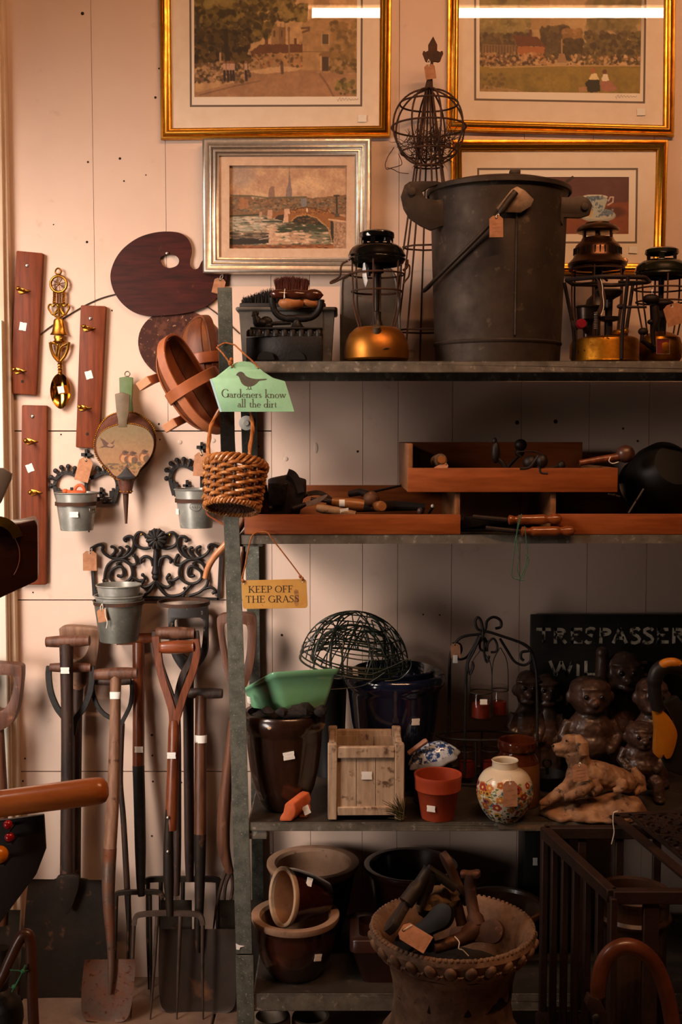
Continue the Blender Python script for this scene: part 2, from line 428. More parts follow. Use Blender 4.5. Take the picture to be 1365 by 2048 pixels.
# ================= shelving unit
def build_rack():
 rk = thing('shelving_unit', 'galvanised steel shelving unit holding all the pots and lamps', 'shelving', P(468, 1000, YF))
 gm, sm = M_['galv_post'], M_['galv_shelf']
 def post(name, L, Rr, yf, depth, side=-1):
  b = MB(); t = .003
  for i in range(len(L) - 1):
   q = [P(*L[i], yf), P(*Rr[i], yf), P(*Rr[i + 1], yf), P(*L[i + 1], yf)]
   b.hull8(q, [p + V((0, t, 0)) for p in q])
   e = [q[0], q[0] + V((t, 0, 0)), q[3] + V((t, 0, 0)), q[3]]
   b.hull8([p + V((0, t, 0)) for p in e], [p + V((0, depth, 0)) for p in e])
  return b.build(name, gm, rk, bevel=.0008, seg=1)
 fp = post('post', [(435, 575), (441, 880), (449, 1080), (460, 1450), (472, 1908)], [(464, 575), (470, 880), (480, 1080), (493, 1450), (505, 1908)], YF - .004, .04)
 post('post', [(472, 1911), (475, 2090)], [(507, 1911), (510, 2090)], YF - .006, .05)
 post('post', [(479, 745), (482, 830), (489, 1060), (500, 1400), (507, 1985)], [(511, 745), (514, 830), (518, 1060), (521, 1400), (531, 1985)], YB + .005, .02)
 post('post', [(1872, 575), (1872, 2090)], [(1904, 575), (1904, 2090)], YF - .004, .04)
 wz = MB(); wz.lathe([(0, -.001), (.019, -.001), (.019, .0015), (.008, .0025), (.007, .007), (0, .007)], 24, T=MX.Translation(P(493, 846, YB - .001)) @ MX.Rotation(R(90), 4, 'X'))
 wz.build('washer', M_['galv'], rk)
 lb = MB(); p = P(479, 1892, YF - .0065)
 lb.prism([p + V((x * .001, 0, z * .001)) for x, z in ((-8, 6), (0, 2), (12, 0), (2, -3), (0, -9), (-7, -8))], t=V((0, -.0006, 0)))
 lb.build('torn_label', M_['paper_white'], rk, sharp=None)
 ZS = {}
 def shelf(k, px0, ytop, ylip, ret=.012, px1=1900):
  zt, zb = Zp(ytop, YF), Zp(ylip, YF); ZS[k] = zt + .0007
  x0, x1 = P(px0, ytop, YF).x, P(px1, ytop, YF).x
  b = MB()
  b.box(((x0 + x1) / 2, YF + .0015, (zt + zb) / 2), (x1 - x0, .003, zt - zb))            # front lip
  b.box(((x0 + x1) / 2, YF + ret / 2, zb + .0015), (x1 - x0, ret, .003))
  b.box(((x0 + x1) / 2, YB - .0015, (zt + zb) / 2), (x1 - x0, .003, zt - zb))
  b.box((x0 + .0015, (YF + YB) / 2, (zt + zb) / 2), (.003, YB - YF, zt - zb))
  o = b.build('shelf', sm, rk, bevel=.001, seg=1)
  b = MB(); b.box(((x0 + x1) / 2, (YF + YB) / 2 + .001, zt - .0012), (x1 - x0 - .004, YB - YF - .004, .0024)); b.build('deck', mat('deck_grime', '#3e352c', '#2a231d', scale=10, rough=.6, metal=.2, c3='#5c5042', s3=24, lo3=.6, hi3=.75, bump=.1), o)
  return o
 shelf(1, 496, 722, 745)
 shelf(2, 478, 1070, 1087)
 shelf(3, 497, 1645, 1662)
 shelf(4, 507, 1988, 2022)
 for px, py, dx in ((502, 1083, 24), (515, 1665, 20)):
  br = MB(); p = P(px, py, YF + .0185); br.box(p, (dx * 2 * S(YF), .03, .02)); br.build('bracket', sm, rk, bevel=.001)
 tp = MB(); p0, p1 = P(998, 1654, YF), P(1114, 1654, YF)
 tp.box(((p0.x + p1.x) / 2, YF - .0004, p0.z), (p1.x - p0.x, .0008, .010)); tp.build('tape_strip', mat('old_tape', '#85705c', '#6d5a48', scale=60, rough=.7), rk)
 return rk, ZS
RACK, ZS = build_rack()
# ================= writing: stroke letters built as thin solid bars
def glyphs(serif=True):
 a, t, hs = (.13, .05, .045) if serif else (.2, .2, 0)
 G = {}
 def S_(x, w=.3, y=0):        # serif foot centred on x
  return [([(x - w / 2, y + hs / 2), (x + w / 2, y + hs / 2)], hs)] if serif else []
 def top(x, w=.3, y=1): return [([(x - w / 2, y - hs / 2), (x + w / 2, y - hs / 2)], hs)] if serif else []
 def stem(x, y0=0, y1=1, both=True): return [([(x, y0), (x, y1)], a)] + (S_(x, .3, y0) + (top(x, .3, y1) if both else []))
 def ell(cx, cy, rx, ry, a0=0, a1=360, n=24, th=a, tn=t):
  pts = []; w = []
  for i in range(n + 1):
   A = R(a0 + (a1 - a0) * i / n); pts.append((cx + rx * math.cos(A), cy + ry * math.sin(A))); w.append(tn + (th - tn) * abs(math.cos(A)) ** 1.5)
  return [(pts, w)]
 tick = lambda x, y0, y1: [([(x, y0), (x, y1)], t)] if serif else []
 G['K'] = (.8, stem(.17) + [([(.2, .4), (.66, .97)], t), ([(.34, .55), (.7, .02)], a)] + top(.64, .24) + S_(.7, .24))
 G['E'] = (.68, stem(.17) + [([(.1, 1 - t / 2), (.6, 1 - t / 2)], t), ([(.17, .52), (.46, .52)], t), ([(.1, t / 2), (.62, t / 2)], t)] + tick(.58, .8, 1) + tick(.45, .43, .61) + tick(.6, 0, .2))
 G['F'] = (.64, stem(.17) + [([(.1, 1 - t / 2), (.58, 1 - t / 2)], t), ([(.17, .5), (.44, .5)], t)] + tick(.56, .8, 1) + tick(.43, .41, .59))
 bowl = [([(.17, 1 - t / 2), (.34, 1 - t / 2)], t)] + ell(.34, .74, .22, .26 - t / 2, 90, -90, 12) + [([(.34, .48 + t / 2), (.17, .48 + t / 2)], t)]
 G['P'] = (.62, stem(.17) + bowl)
 G['R'] = (.74, stem(.17) + bowl + [([(.36, .5), (.64, .02)], a)] + S_(.68, .18))
 G['O'] = (.86, ell(.43, .5, .36, .5 - t / 2))
 G['T'] = (.7, stem(.35, both=False) + [([(.03, 1 - t / 2), (.67, 1 - t / 2)], t)] + tick(.05, .78, 1) + tick(.65, .78, 1))
 G['H'] = (.86, stem(.17) + stem(.69) + [([(.17, .52), (.69, .52)], t)])
 G['G'] = (.84, ell(.43, .5, .36, .5 - t / 2, 40, 330, 20) + [([(.72, .02 if serif else .1), (.72, .44)], a)] + top(.72, .28, .46) + ([([(.45, .42), (.72, .42)], t)] if not serif else []))
 G['A'] = (.76, [([(.1, .02), (.38, .98)], t if serif else a), ([(.38, 1), (.68, .02)], a), ([(.2, .34), (.57, .34)], t)] + S_(.1, .2) + S_(.68, .24))
 sp = [(.5, .84), (.42, .95), (.28, .97), (.13, .87), (.13, .72), (.26, .58), (.42, .46), (.5, .3), (.46, .12), (.3, .03), (.15, .06), (.07, .18)]
 n = len(sp); G['S'] = (.58, [(sp, [t + (a - t) * (math.sin(PI * i / (n - 1)) ** 2) for i in range(n)])] + tick(.5, .76, .98) + tick(.07, .02, .24))
 G['W'] = (1.1, [([(.05, 1), (.3, .02)], a), ([(.3, .02), (.54, .95)], t), ([(.54, .95), (.78, .02)], a), ([(.78, .02), (1.04, 1)], t)])
 G['I'] = (.34, stem(.17)); G['L'] = (.62, stem(.17) + [([(.1, t / 2), (.58, t / 2)], t)])
 G['B'] = (.66, stem(.17) + bowl + ell(.36, .26, .24, .26 - t / 2, 90, -90, 12) + [([(.36, t / 2), (.17, t / 2)], t)])
 if serif:
  x = .46; A2 = .095
  def st(X, y1): return [([(X, 0), (X, y1)], A2)] + S_(X, .22) + [([(X - .12, y1 - .05), (X, y1 - .01)], .04)]
  hump = lambda X, w: [([(X, .3), (X + w * .3, .42), (X + w * .62, .44), (X + w * .92, .38), (X + w, .26)], [.04, .05, .06, .09, A2]), ([(X + w, .28), (X + w, 0)], A2)] + S_(X + w, .2)
  G['a'] = (.44, [([(.08, .36), (.16, .44), (.27, .43), (.32, .34), (.32, .1), (.36, .03), (.43, .05)], [.08, .05, .06, .09, A2, .07, .04])] + ell(.19, .14, .13, .13, 40, 330, 14, .08, .04))
  G['r'] = (.36, st(.12, x) + [([(.12, .28), (.2, .42), (.31, .41)], [.04, .05, .1])])
  G['d'] = (.52, ell(.22, .22, .17, .22, 0, 360, 18, A2, .04) + [([(.4, 0), (.4, 1)], A2), ([(.28, .95), (.4, .99)], .04), ([(.4, .03), (.5, .03)], .05)])
  G['e'] = (.44, ell(.22, .23, .17, .22, 0, 320, 18, A2, .04) + [([(.07, .25), (.39, .25)], .04)])
  G['n'] = (.54, st(.12, x) + hump(.12, .28))
  G['s'] = (.36, [([(.29, .36), (.2, .44), (.09, .38), (.1, .29), (.24, .2), (.3, .1), (.2, .02), (.06, .09)], [.05, .05, .08, .09, .1, .08, .05, .05])])
  G['k'] = (.52, st(.12, 1) + [([(.14, .2), (.36, .43)], .045), ([(.22, .28), (.43, .02)], A2)] + S_(.44, .18) + top(.38, .2, x))
  G['o'] = (.47, ell(.23, .22, .18, .22, 0, 360, 18, A2, .04))
  G['w'] = (.74, [([(.08, .45), (.23, .02)], A2), ([(.23, .02), (.38, .43)], .045), ([(.36, .45), (.51, .02)], A2), ([(.51, .02), (.66, .44)], .045)] + top(.08, .2, x) + top(.36, .2, x) + top(.66, .16, x))
  G['l'] = (.26, st(.12, 1)); G['i'] = (.26, st(.12, x) + [([(.08, .68), (.16, .68)], .09)])
  G['t'] = (.32, [([(.14, .6), (.14, .1), (.19, .03), (.29, .05)], [.05, A2, .08, .04]), ([(.03, .43), (.28, .43)], .045)])
  G['h'] = (.54, st(.12, 1) + hump(.12, .28))
 return G
GS, GN = glyphs(True), glyphs(False)
def writing(b, text, x0, x1, base, h, o, ux, uz, n, G, t=.0004, sp=None):
 """letters between x0..x1 (metres along ux from o), baseline at base, cap height h; n = outward normal"""
 tot = sum(.32 if ch == ' ' else G[ch][0] for ch in text); k = (x1 - x0) / tot; cx = x0
 for ch in text:
  if ch == ' ': cx += .32 * k; continue
  w, st = G[ch]
  for pts, wd in st:
   q = [o + ux * (cx + u * k) + uz * (base + v * h) + n * t * .5 for u, v in pts]
   ws = [i * h for i in wd] if isinstance(wd, list) else wd * h
   b.ribbon(q, ws, t, n)
  cx += w * k
# ================= painted pictures: pigment per vertex on a fine flat panel
def nz(h, w, s, seed, o=3):
 g = np.random.RandomState(seed); out = np.zeros((h, w)); amp = 1; tot = 0
 for k in range(o):
  gh, gw = max(2, int(h / s) + 2), max(2, int(w / s) + 2)
  a = g.rand(gh, gw); ys = np.linspace(0, gh - 1.001, h); xs = np.linspace(0, gw - 1.001, w)
  y0 = ys.astype(int); x0 = xs.astype(int); fy = (ys - y0)[:, None]; fx = (xs - x0)[None]
  fy = fy * fy * (3 - 2 * fy); fx = fx * fx * (3 - 2 * fx)
  q = a[y0][:, x0] * (1 - fy) * (1 - fx) + a[y0 + 1][:, x0] * fy * (1 - fx) + a[y0][:, x0 + 1] * (1 - fy) * fx + a[y0 + 1][:, x0 + 1] * fy * fx
  out += q * amp; tot += amp; amp *= .55; s = max(1.2, s / 2)
 return out / tot
def hx(c): c = c.lstrip('#'); return np.array([int(c[i:i + 2], 16) / 255 for i in (0, 2, 4)])
class Pic:
 def __init__(s, x0, y0, x1, y1, step, base):
  s.x0, s.y0, s.st = x0, y0, step; s.w = int((x1 - x0) / step) + 1; s.h = int((y1 - y0) / step) + 1
  s.X, s.Y = np.meshgrid(np.linspace(x0, x1, s.w), np.linspace(y0, y1, s.h)); s.a = np.tile(hx(base), (s.h, s.w, 1)).astype(float); s.k = 0
 def n(s, sc, o=3): s.k += 1; return nz(s.h, s.w, sc / s.st, 11 + s.k, o)
 def put(s, m, c, al=1.0):
  m = np.clip(m, 0, 1)[..., None] * al; s.a = s.a * (1 - m) + hx(c) * m
 def poly(s, pts, c, al=1.0, jit=0):
  X, Y = s.X, s.Y
  if jit: X = X + (s.n(6) - .5) * jit; Y = Y + (s.n(6) - .5) * jit
  m = np.zeros(X.shape, bool); k = len(pts)
  for i in range(k):
   (xa, ya), (xb, yb) = pts[i], pts[(i + 1) % k]
   if ya == yb: continue
   m ^= ((ya > Y) != (yb > Y)) & (X < (xb - xa) * (Y - ya) / (yb - ya) + xa)
  s.put(m.astype(float), c, al)
 def el(s, cx, cy, rx, ry, c, al=1.0, jit=0, soft=.1):
  X, Y = s.X, s.Y
  if jit: X = X + (s.n(8) - .5) * jit; Y = Y + (s.n(8) - .5) * jit
  d = np.sqrt(((X - cx) / rx) ** 2 + ((Y - cy) / ry) ** 2); s.put((1 - d) / soft + .5, c, al)
 def line(s, pts, wd, c, al=1.0):
  for (xa, ya), (xb, yb) in zip(pts[:-1], pts[1:]):
   L = max(1e-6, (xb - xa) ** 2 + (yb - ya) ** 2); t = np.clip(((s.X - xa) * (xb - xa) + (s.Y - ya) * (yb - ya)) / L, 0, 1)
   d = np.hypot(s.X - xa - t * (xb - xa), s.Y - ya - t * (yb - ya)); s.put((wd / 2 - d) / s.st + .5, c, al)
 def mottle(s, sc, amt, box=None):
  q = (s.n(sc, 4) - .5) * amt; s.a = np.clip(s.a * (1 + q[..., None]), 0, 1)
 def dabs(s, n, box, r, cols, al=.8, asp=1.0):
  g = np.random.RandomState(90 + s.k); s.k += 1
  for i in range(n):
   cx, cy = g.uniform(box[0], box[2]), g.uniform(box[1], box[3]); rr = g.uniform(.5, 1.3) * r
   j0, j1 = int((cx - rr * asp - s.x0) / s.st), int((cx + rr * asp - s.x0) / s.st) + 2; i0, i1 = int((cy - rr - s.y0) / s.st), int((cy + rr - s.y0) / s.st) + 2
   j0, i0 = max(j0, 0), max(i0, 0)
   if j1 <= j0 or i1 <= i0: continue
   sl = np.s_[i0:i1, j0:j1]
   d = ((s.X[sl] - cx) / (rr * asp)) ** 2 + ((s.Y[sl] - cy) / rr) ** 2; m = (np.clip((1 - d) * 2, 0, 1) * al)[..., None]
   s.a[sl] = s.a[sl] * (1 - m) + hx(cols[g.randint(len(cols))]) * m
 def panel(s, name, quad, parent, y, rough=.55, grid=None):
  """quad: world corners TL,TR,BR,BL"""
  me = bpy.data.meshes.new(name); h, w = s.h, s.w
  u = np.linspace(0, 1, w)[None, :, None]; v = np.linspace(0, 1, h)[:, None, None]
  q = [np.array(p) for p in quad]
  co = (q[0] * (1 - u) + q[1] * u) * (1 - v) + (q[3] * (1 - u) + q[2] * u) * v
  if grid is not None: co = grid(co)
  co = (co - np.array(WL[parent])).reshape(-1, 3)
  i = np.arange(h * w).reshape(h, w)
  f = np.stack([i[:-1, :-1], i[1:, :-1], i[1:, 1:], i[:-1, 1:]], -1).reshape(-1, 4)
  me.from_pydata(co.tolist(), [], f.tolist())
  c = s.a.reshape(-1, 3); l = np.where(c <= .04045, c / 12.92, ((c + .055) / 1.055) ** 2.4)
  at = me.color_attributes.new('pigment', 'FLOAT_COLOR', 'POINT'); at.data.foreach_set('color', np.concatenate([l, np.ones((len(l), 1))], 1).astype(np.float32).ravel())
  me.materials.append(mat('pigment_%d' % int(rough * 100), '#888888', rough=rough, vcol='pigment')); me.shade_smooth()
  o = bpy.data.objects.new(name, me); C.objects.link(o); o.parent = parent; WL[o] = V(WL[parent]); return o
# ================= framed pictures
def rect_sweep(b, quad, prof):
 """mitred moulding: quad TL,TR,BR,BL (world, on the wall), prof = (inset, height) pairs in metres"""
 TL, TR, BR, BL = quad; ux = (TR - TL).normalized(); uz = (TL - BL).normalized(); n = V((0, -1, 0)); vs = []; fs = []
 for i, h in prof:
  vs += [TL + ux * i - uz * i + n * h, TR - ux * i - uz * i + n * h, BR - ux * i + uz * i + n * h, BL + ux * i + uz * i + n * h]
 for k in range(len(prof) - 1):
  for j in range(4): fs.append((k * 4 + j, k * 4 + (j + 1) % 4, (k + 1) * 4 + (j + 1) % 4, (k + 1) * 4 + j))
 b.add(vs, fs)
def framed(label, quad_px, prof, fmat, matq, lineq, picq, pic, glass=True, signature=None, stick=None, liner=None, rough=.6, Y0=-.004):
 q = [P(x, y, Y0) for x, y in quad_px]
 t = thing('framed_picture', label, 'picture', (q[2] + q[3]) / 2, 'framed pictures on the wall')
 b = MB(); rect_sweep(b, q, prof); b.build('frame', fmat, t, sharp=50)
 ins = prof[-1][0]; n = V((0, -1, 0))
 ux = (q[1] - q[0]).normalized(); uz = (q[0] - q[3]).normalized()
 def at(px, py, h): p = P(px, py, Y0 - h); return p
 def slab(nm, pxq, h, th, m):
  z = MB(); f = [at(x, y, h) for x, y in pxq]; z.hull8(f, [p + V((0, th, 0)) for p in f]); return z.build(nm, m, t, sharp=30)
 def hole(nm, out, inn, h, th, m):
  z = MB(); o = [at(x, y, h) for x, y in out]; i = [at(x, y, h) for x, y in inn]
  for k in range(4):
   a, b_, c, d = o[k], o[(k + 1) % 4], i[(k + 1) % 4], i[k]
   z.hull8([a, b_, c, d], [p + V((0, th, 0)) for p in (a, b_, c, d)])
  return z.build(nm, m, t, sharp=30)
 mcol = mat('mount_board', '#ecdcc8', '#e6d4be', scale=30, rough=.85)
 cream = mat('mount_cream', '#f0e4d2', rough=.85)
 if liner: hole('liner', matq, picq, .012, .006, liner)
 else:
  hole('mount', matq, lineq, .0055, .0012, mcol)
  d = 4
  li = [(lineq[0][0] + d, lineq[0][1] + d), (lineq[1][0] - d, lineq[1][1] + d), (lineq[2][0] - d, lineq[2][1] - d), (lineq[3][0] + d, lineq[3][1] - d)]
  hole('mount_line', lineq, li, .0052, .0012, mat('mount_grey', '#77685c', rough=.85))
  m2 = hole('inner_mount', li, picq, .0048, .0012, cream)
  if signature:
   sg = MB(); x0, y0 = signature; pts = []
   for i in range(26):
    pts.append(at(x0 + i * 1.7, y0 + 5 * math.sin(i * 1.7) * math.exp(-i * .06) + rnd.uniform(-1, 1), .0050))
   sg.ribbon(pts, .0007, .0002, n); sg.build('signature', M_['ink'], t, sharp=None)
 pic.panel('picture', [at(x, y, .003) for x, y in picq], t, None, rough)
 if glass:
  g = MB(); f = [at(x, y, .0072) for x, y in matq]; g.hull8(f, [p + V((0, .0012, 0)) for p in f]); g.build('glass', M_['glass'], t, sharp=30)
 if stick: sticker(t, at(stick[0], stick[1], .0076), .022, .017, rot=stick[2])
 return t
goldp = [(0, 0), (0, .010), (.002, .014), (.006, .0145), (.0075, .0125), (.009, .015), (.011, .019), (.015, .0215), (.019, .0195), (.021, .015), (.0225, .0145), (.025, .0135), (.027, .012), (.029, .009), (.029, .005)]
p1 = Pic(389, -150, 714, 194, 1.3, '#c9a06c')
def paint_street(p):
 sky = p.n(60); p.put(sky, '#b99468', .6); p.put(p.n(30) - .2, '#d8b684', .4)
 p.poly([(500, 100), (590, 108), (600, 80), (640, 95), (640, 140), (500, 140)], '#8a6a48', .5, 10)
 p.poly([(543, 52), (571, 54), (572, 90), (543, 90)], '#a07c54'); p.poly([(559, 54), (571, 54), (572, 90), (559, 90)], '#7c5c3c', .7)
 for x in (544, 553, 562, 570): p.line([(x, 46), (x, 54)], 1.6, '#8a6a48')
 for x in (549, 564): p.line([(x, 62), (x, 72)], 3, '#5c4430')
 p.poly([(500, 104), (520, 88), (606, 88), (608, 106), (560, 112), (505, 112)], '#6c452c', 1, 5); p.poly([(510, 108), (606, 104), (606, 132), (510, 130)], '#a88052', 1, 5)
 p.dabs(90, (498, 108, 606, 134), 3.5, ['#5a4630', '#c09460', '#7c5c3c', '#b8784c', '#463a26'], .8)
 p.line([(578, 60), (579, 128)], 3, '#8e6e4c'); p.el(578, 58, 3, 5, '#8e6e4c')
 for x in (530, 588): p.poly([(x, 76), (x + 6, 76), (x + 6, 90), (x, 90)], '#6c4630')
 p.poly([(605, 46), (615, 42), (628, 34), (714, 34), (714, 146), (606, 146)], '#b08a5c', 1, 3); p.poly([(628, -60), (650, -60), (660, 10), (640, 20), (628, 34)], '#a98458')
 p.mottle(14, .25); p.line([(604, 56), (618, 55), (618, 60), (606, 64)], 4, '#6c5038'); p.line([(606, 103), (690, 104)], 2, '#8a6844')
 p.poly([(645, 68), (657, 68), (657, 88), (645, 88)], '#5e4a38'); p.line([(644, 66), (644, 90)], 1.5, '#c8a878'); p.line([(658, 66), (658, 90)], 1.5, '#c8a878')
 p.el(652, 110, 14, 6, '#8a6844'); p.poly([(645, 114), (657, 114), (657, 142), (645, 142)], '#4c3a2c'); p.line([(642, 113), (642, 142)], 3, '#c4a070')
 p.dabs(160, (664, 40, 714, 140), 7, ['#7c6238', '#96743f', '#6a5430', '#a98450'], .7); p.dabs(60, (660, 122, 714, 150), 5, ['#8c7040', '#5c4a2a', '#b08a58'], .8)
 p.poly([(389, 194), (389, 186), (470, 165), (505, 146), (560, 134), (606, 140), (640, 146), (714, 150), (714, 194)], '#a87e5a', 1, 3)
 p.put((p.Y > 140) * (p.n(26) - .3) * 1.6, '#8c6850', .5); p.put((p.Y > 146) * (p.n(14) - .45) * 2, '#c49a70', .5)
 p.poly([(500, 142), (560, 132), (606, 136), (590, 142), (520, 148)], '#cda678', .9, 3); p.line([(640, 148), (655, 170), (668, 194)], 4, '#7a5a40', .7)
 p.poly([(662, 168), (714, 150), (714, 190), (690, 184)], '#a8845a', .9, 4); p.dabs(40, (672, 160, 714, 190), 5, ['#6e6434', '#8a7a40', '#564a2a'], .8)
 p.dabs(1100, (389, -150, 500, 78), 10, ['#5a4a22', '#473a1c', '#6f5c2a', '#7d682f', '#3a2e18', '#665426'], .85)
 p.dabs(500, (389, -150, 560, 10), 10, ['#6f5f2c', '#8a7638', '#594a24', '#96824a'], .75)
 for cx, cy, r in ((480, 60, 40), (440, 90, 50), (510, 30, 40), (550, 15, 40), (590, 25, 24), (415, 60, 40), (520, 60, 24)):
  p.dabs(130, (cx - r, cy - r * .7, cx + r, cy + r * .6), 6, ['#5f4f26', '#7a6630', '#4a3c1e', '#8a7238', '#3c3018'], .75)
 p.dabs(60, (560, 10, 612, 40), 5, ['#8a7440', '#a08648'], .6)
 p.dabs(420, (389, 60, 500, 128), 6, ['#3c2e1c', '#2f2416', '#54421f', '#664c26', '#46361e'], .85)
 p.line([(452, 60), (455, 128)], 8, '#34271a'); p.line([(395, 30), (397, 60)], 7, '#3f3a30'); p.line([(441, 106), (441, 128)], 4, '#b08c64')
 p.dabs(260, (389, 126, 500, 165), 4, ['#7c5c40', '#5a4430', '#9a7450', '#6a5230', '#b08a60', '#46382a'], .85)
 for x in (449, 456, 462, 467, 492): p.line([(x, 128), (x, 146)], 6, '#c09880'); p.line([(x, 142), (x + 1, 160)], 5, '#3a2c26'); p.el(x, 124, 2.6, 3, '#8a5c40')
 p.line([(564, 127), (565, 146)], 6, '#6a5040'); p.el(564, 125, 2.4, 3, '#5a3c2c'); p.line([(520, 162), (470, 172), (400, 190)], 3, '#6e5440', .6)
 p.mottle(5, .16)
paint_street(p1)
framed('large gold-framed print of a village street with a big tree and church tower', [(318, -190), (785, -190), (781, 276), (323, 281)], goldp, M_['gold'],
  [(341, -168), (762, -168), (760, 256), (343, 258)], [(378, -161), (727, -161), (725, 213), (380, 214)], [(388, -150), (715, -150), (714, 193), (389, 194)], p1, signature=(675, 199), stick=(725, 237, 0))
p2 = Pic(958, -150, 1290, 187, 1.3, '#b99a6a')
def paint_green(p):
 p.put(p.n(70) - .1, '#a88a5c', .7); p.put(p.n(30) - .3, '#cdb080', .5)
 p.dabs(500, (958, -150, 1060, 70), 10, ['#857444', '#6f6038', '#97864c', '#a08e58'], .6); p.dabs(420, (1180, -150, 1290, 60), 11, ['#7c6c3e', '#8c7a48', '#6a5c38'], .6)
 p.poly([(1064, -30), (1102, -32), (1103, 60), (1064, 60)], '#a88658', .9)
 for x in (1066, 1084, 1101): p.line([(x, -40), (x, -26)], 2, '#8a6a48')
 p.dabs(420, (958, 70, 1060, 130), 6, ['#5e4a2c', '#4c3c26', '#6e5a34', '#7c663c'], .8); p.dabs(360, (1086, 55, 1140, 118), 6, ['#5c4a2e', '#6c5a36', '#4e3e28'], .8)
 p.dabs(200, (1130, 60, 1168, 110), 5, ['#a8804e', '#96703f', '#86663c'], .8); p.dabs(200, (1130, 80, 1170, 120), 5, ['#5a4a2c', '#4a3c24'], .8)
 p.dabs(520, (1175, 65, 1290, 125), 6, ['#5e4e30', '#6e5c36', '#4c3e28', '#7a673c'], .8)
 p.poly([(1024, 72), (1076, 74), (1094, 95), (1040, 94)], '#6c4028', 1, 2); p.poly([(1036, 94), (1092, 95), (1092, 116), (1036, 122)], '#a86838', 1, 2); p.poly([(1060, 60), (1066, 60), (1066, 76), (1060, 76)], '#6c4028')
 p.poly([(965, 90), (1036, 92), (1036, 130), (960, 132)], '#8c6c4a', .8, 3)
 for x in range(962, 1036, 6): p.line([(x, 94), (x, 128)], 1.6, '#5a4630' if x % 12 else '#c8a880')
 p.dabs(220, (960, 108, 1110, 134), 3.5, ['#4e3c26', '#b48a58', '#78603a', '#c8a070', '#5e3a26'], .85); p.dabs(160, (1140, 110, 1290, 132), 3.5, ['#bf9664', '#6c5632', '#8a6c42', '#d4ae80', '#4e3e28'], .85)
 p.line([(1127, 80), (1128, 128)], 2.5, '#b89468'); p.poly([(1122, 108), (1133, 108), (1138, 126), (1117, 126)], '#a07c56')
 p.poly([(958, 138), (1040, 133), (1290, 130), (1290, 187), (958, 187)], '#8a7434', 1, 3); p.put((p.Y > 136) * (p.n(24) - .3) * 1.8, '#a68a3c', .7); p.put((p.Y > 150) * (p.n(14) - .45) * 2, '#6c5a2a', .6)
 p.line([(980, 138), (1110, 133), (1290, 131)], 2.5, '#c09a68'); p.poly([(958, 172), (1000, 178), (1060, 187), (958, 187)], '#b08c60', .8, 6)
 p.dabs(60, (958, 150, 1010, 180), 4, ['#6c5a2e', '#8a7040'], .7)
 p.poly([(1184, 158), (1190, 148), (1200, 148), (1206, 162), (1186, 166)], '#e4cf9a', 1, 1); p.el(1192, 142, 5, 6, '#a8683c'); p.poly([(1176, 168), (1184, 160), (1206, 160), (1208, 184), (1182, 186)], '#33301e', 1, 2)
 p.poly([(1210, 158), (1214, 149), (1222, 149), (1226, 164), (1212, 166)], '#e8dcc0', 1, 1); p.el(1216, 144, 4.5, 5, '#6c4630'); p.poly([(1208, 164), (1228, 162), (1244, 178), (1230, 184), (1210, 182)], '#a8705a', 1, 2); p.poly([(1163, 176), (1180, 174), (1180, 184), (1164, 185)], '#b08458')
 p.mottle(5, .14)
paint_green(p2)
framed('large gold-framed print of a village green with two seated figures', [(897, -190), (1352, -190), (1347, 275), (893, 264)], goldp, M_['gold'],
  [(914, -168), (1334, -168), (1327, 251), (913, 243)], [(949, -161), (1296, -161), (1291, 207), (949, 201)], [(959, -150), (1287, -150), (1281, 187), (960, 183)], p2, signature=(1232, 193), stick=(1283, 224, -1))
p3 = Pic(458, 330, 695, 498, .9, '#c49c78')
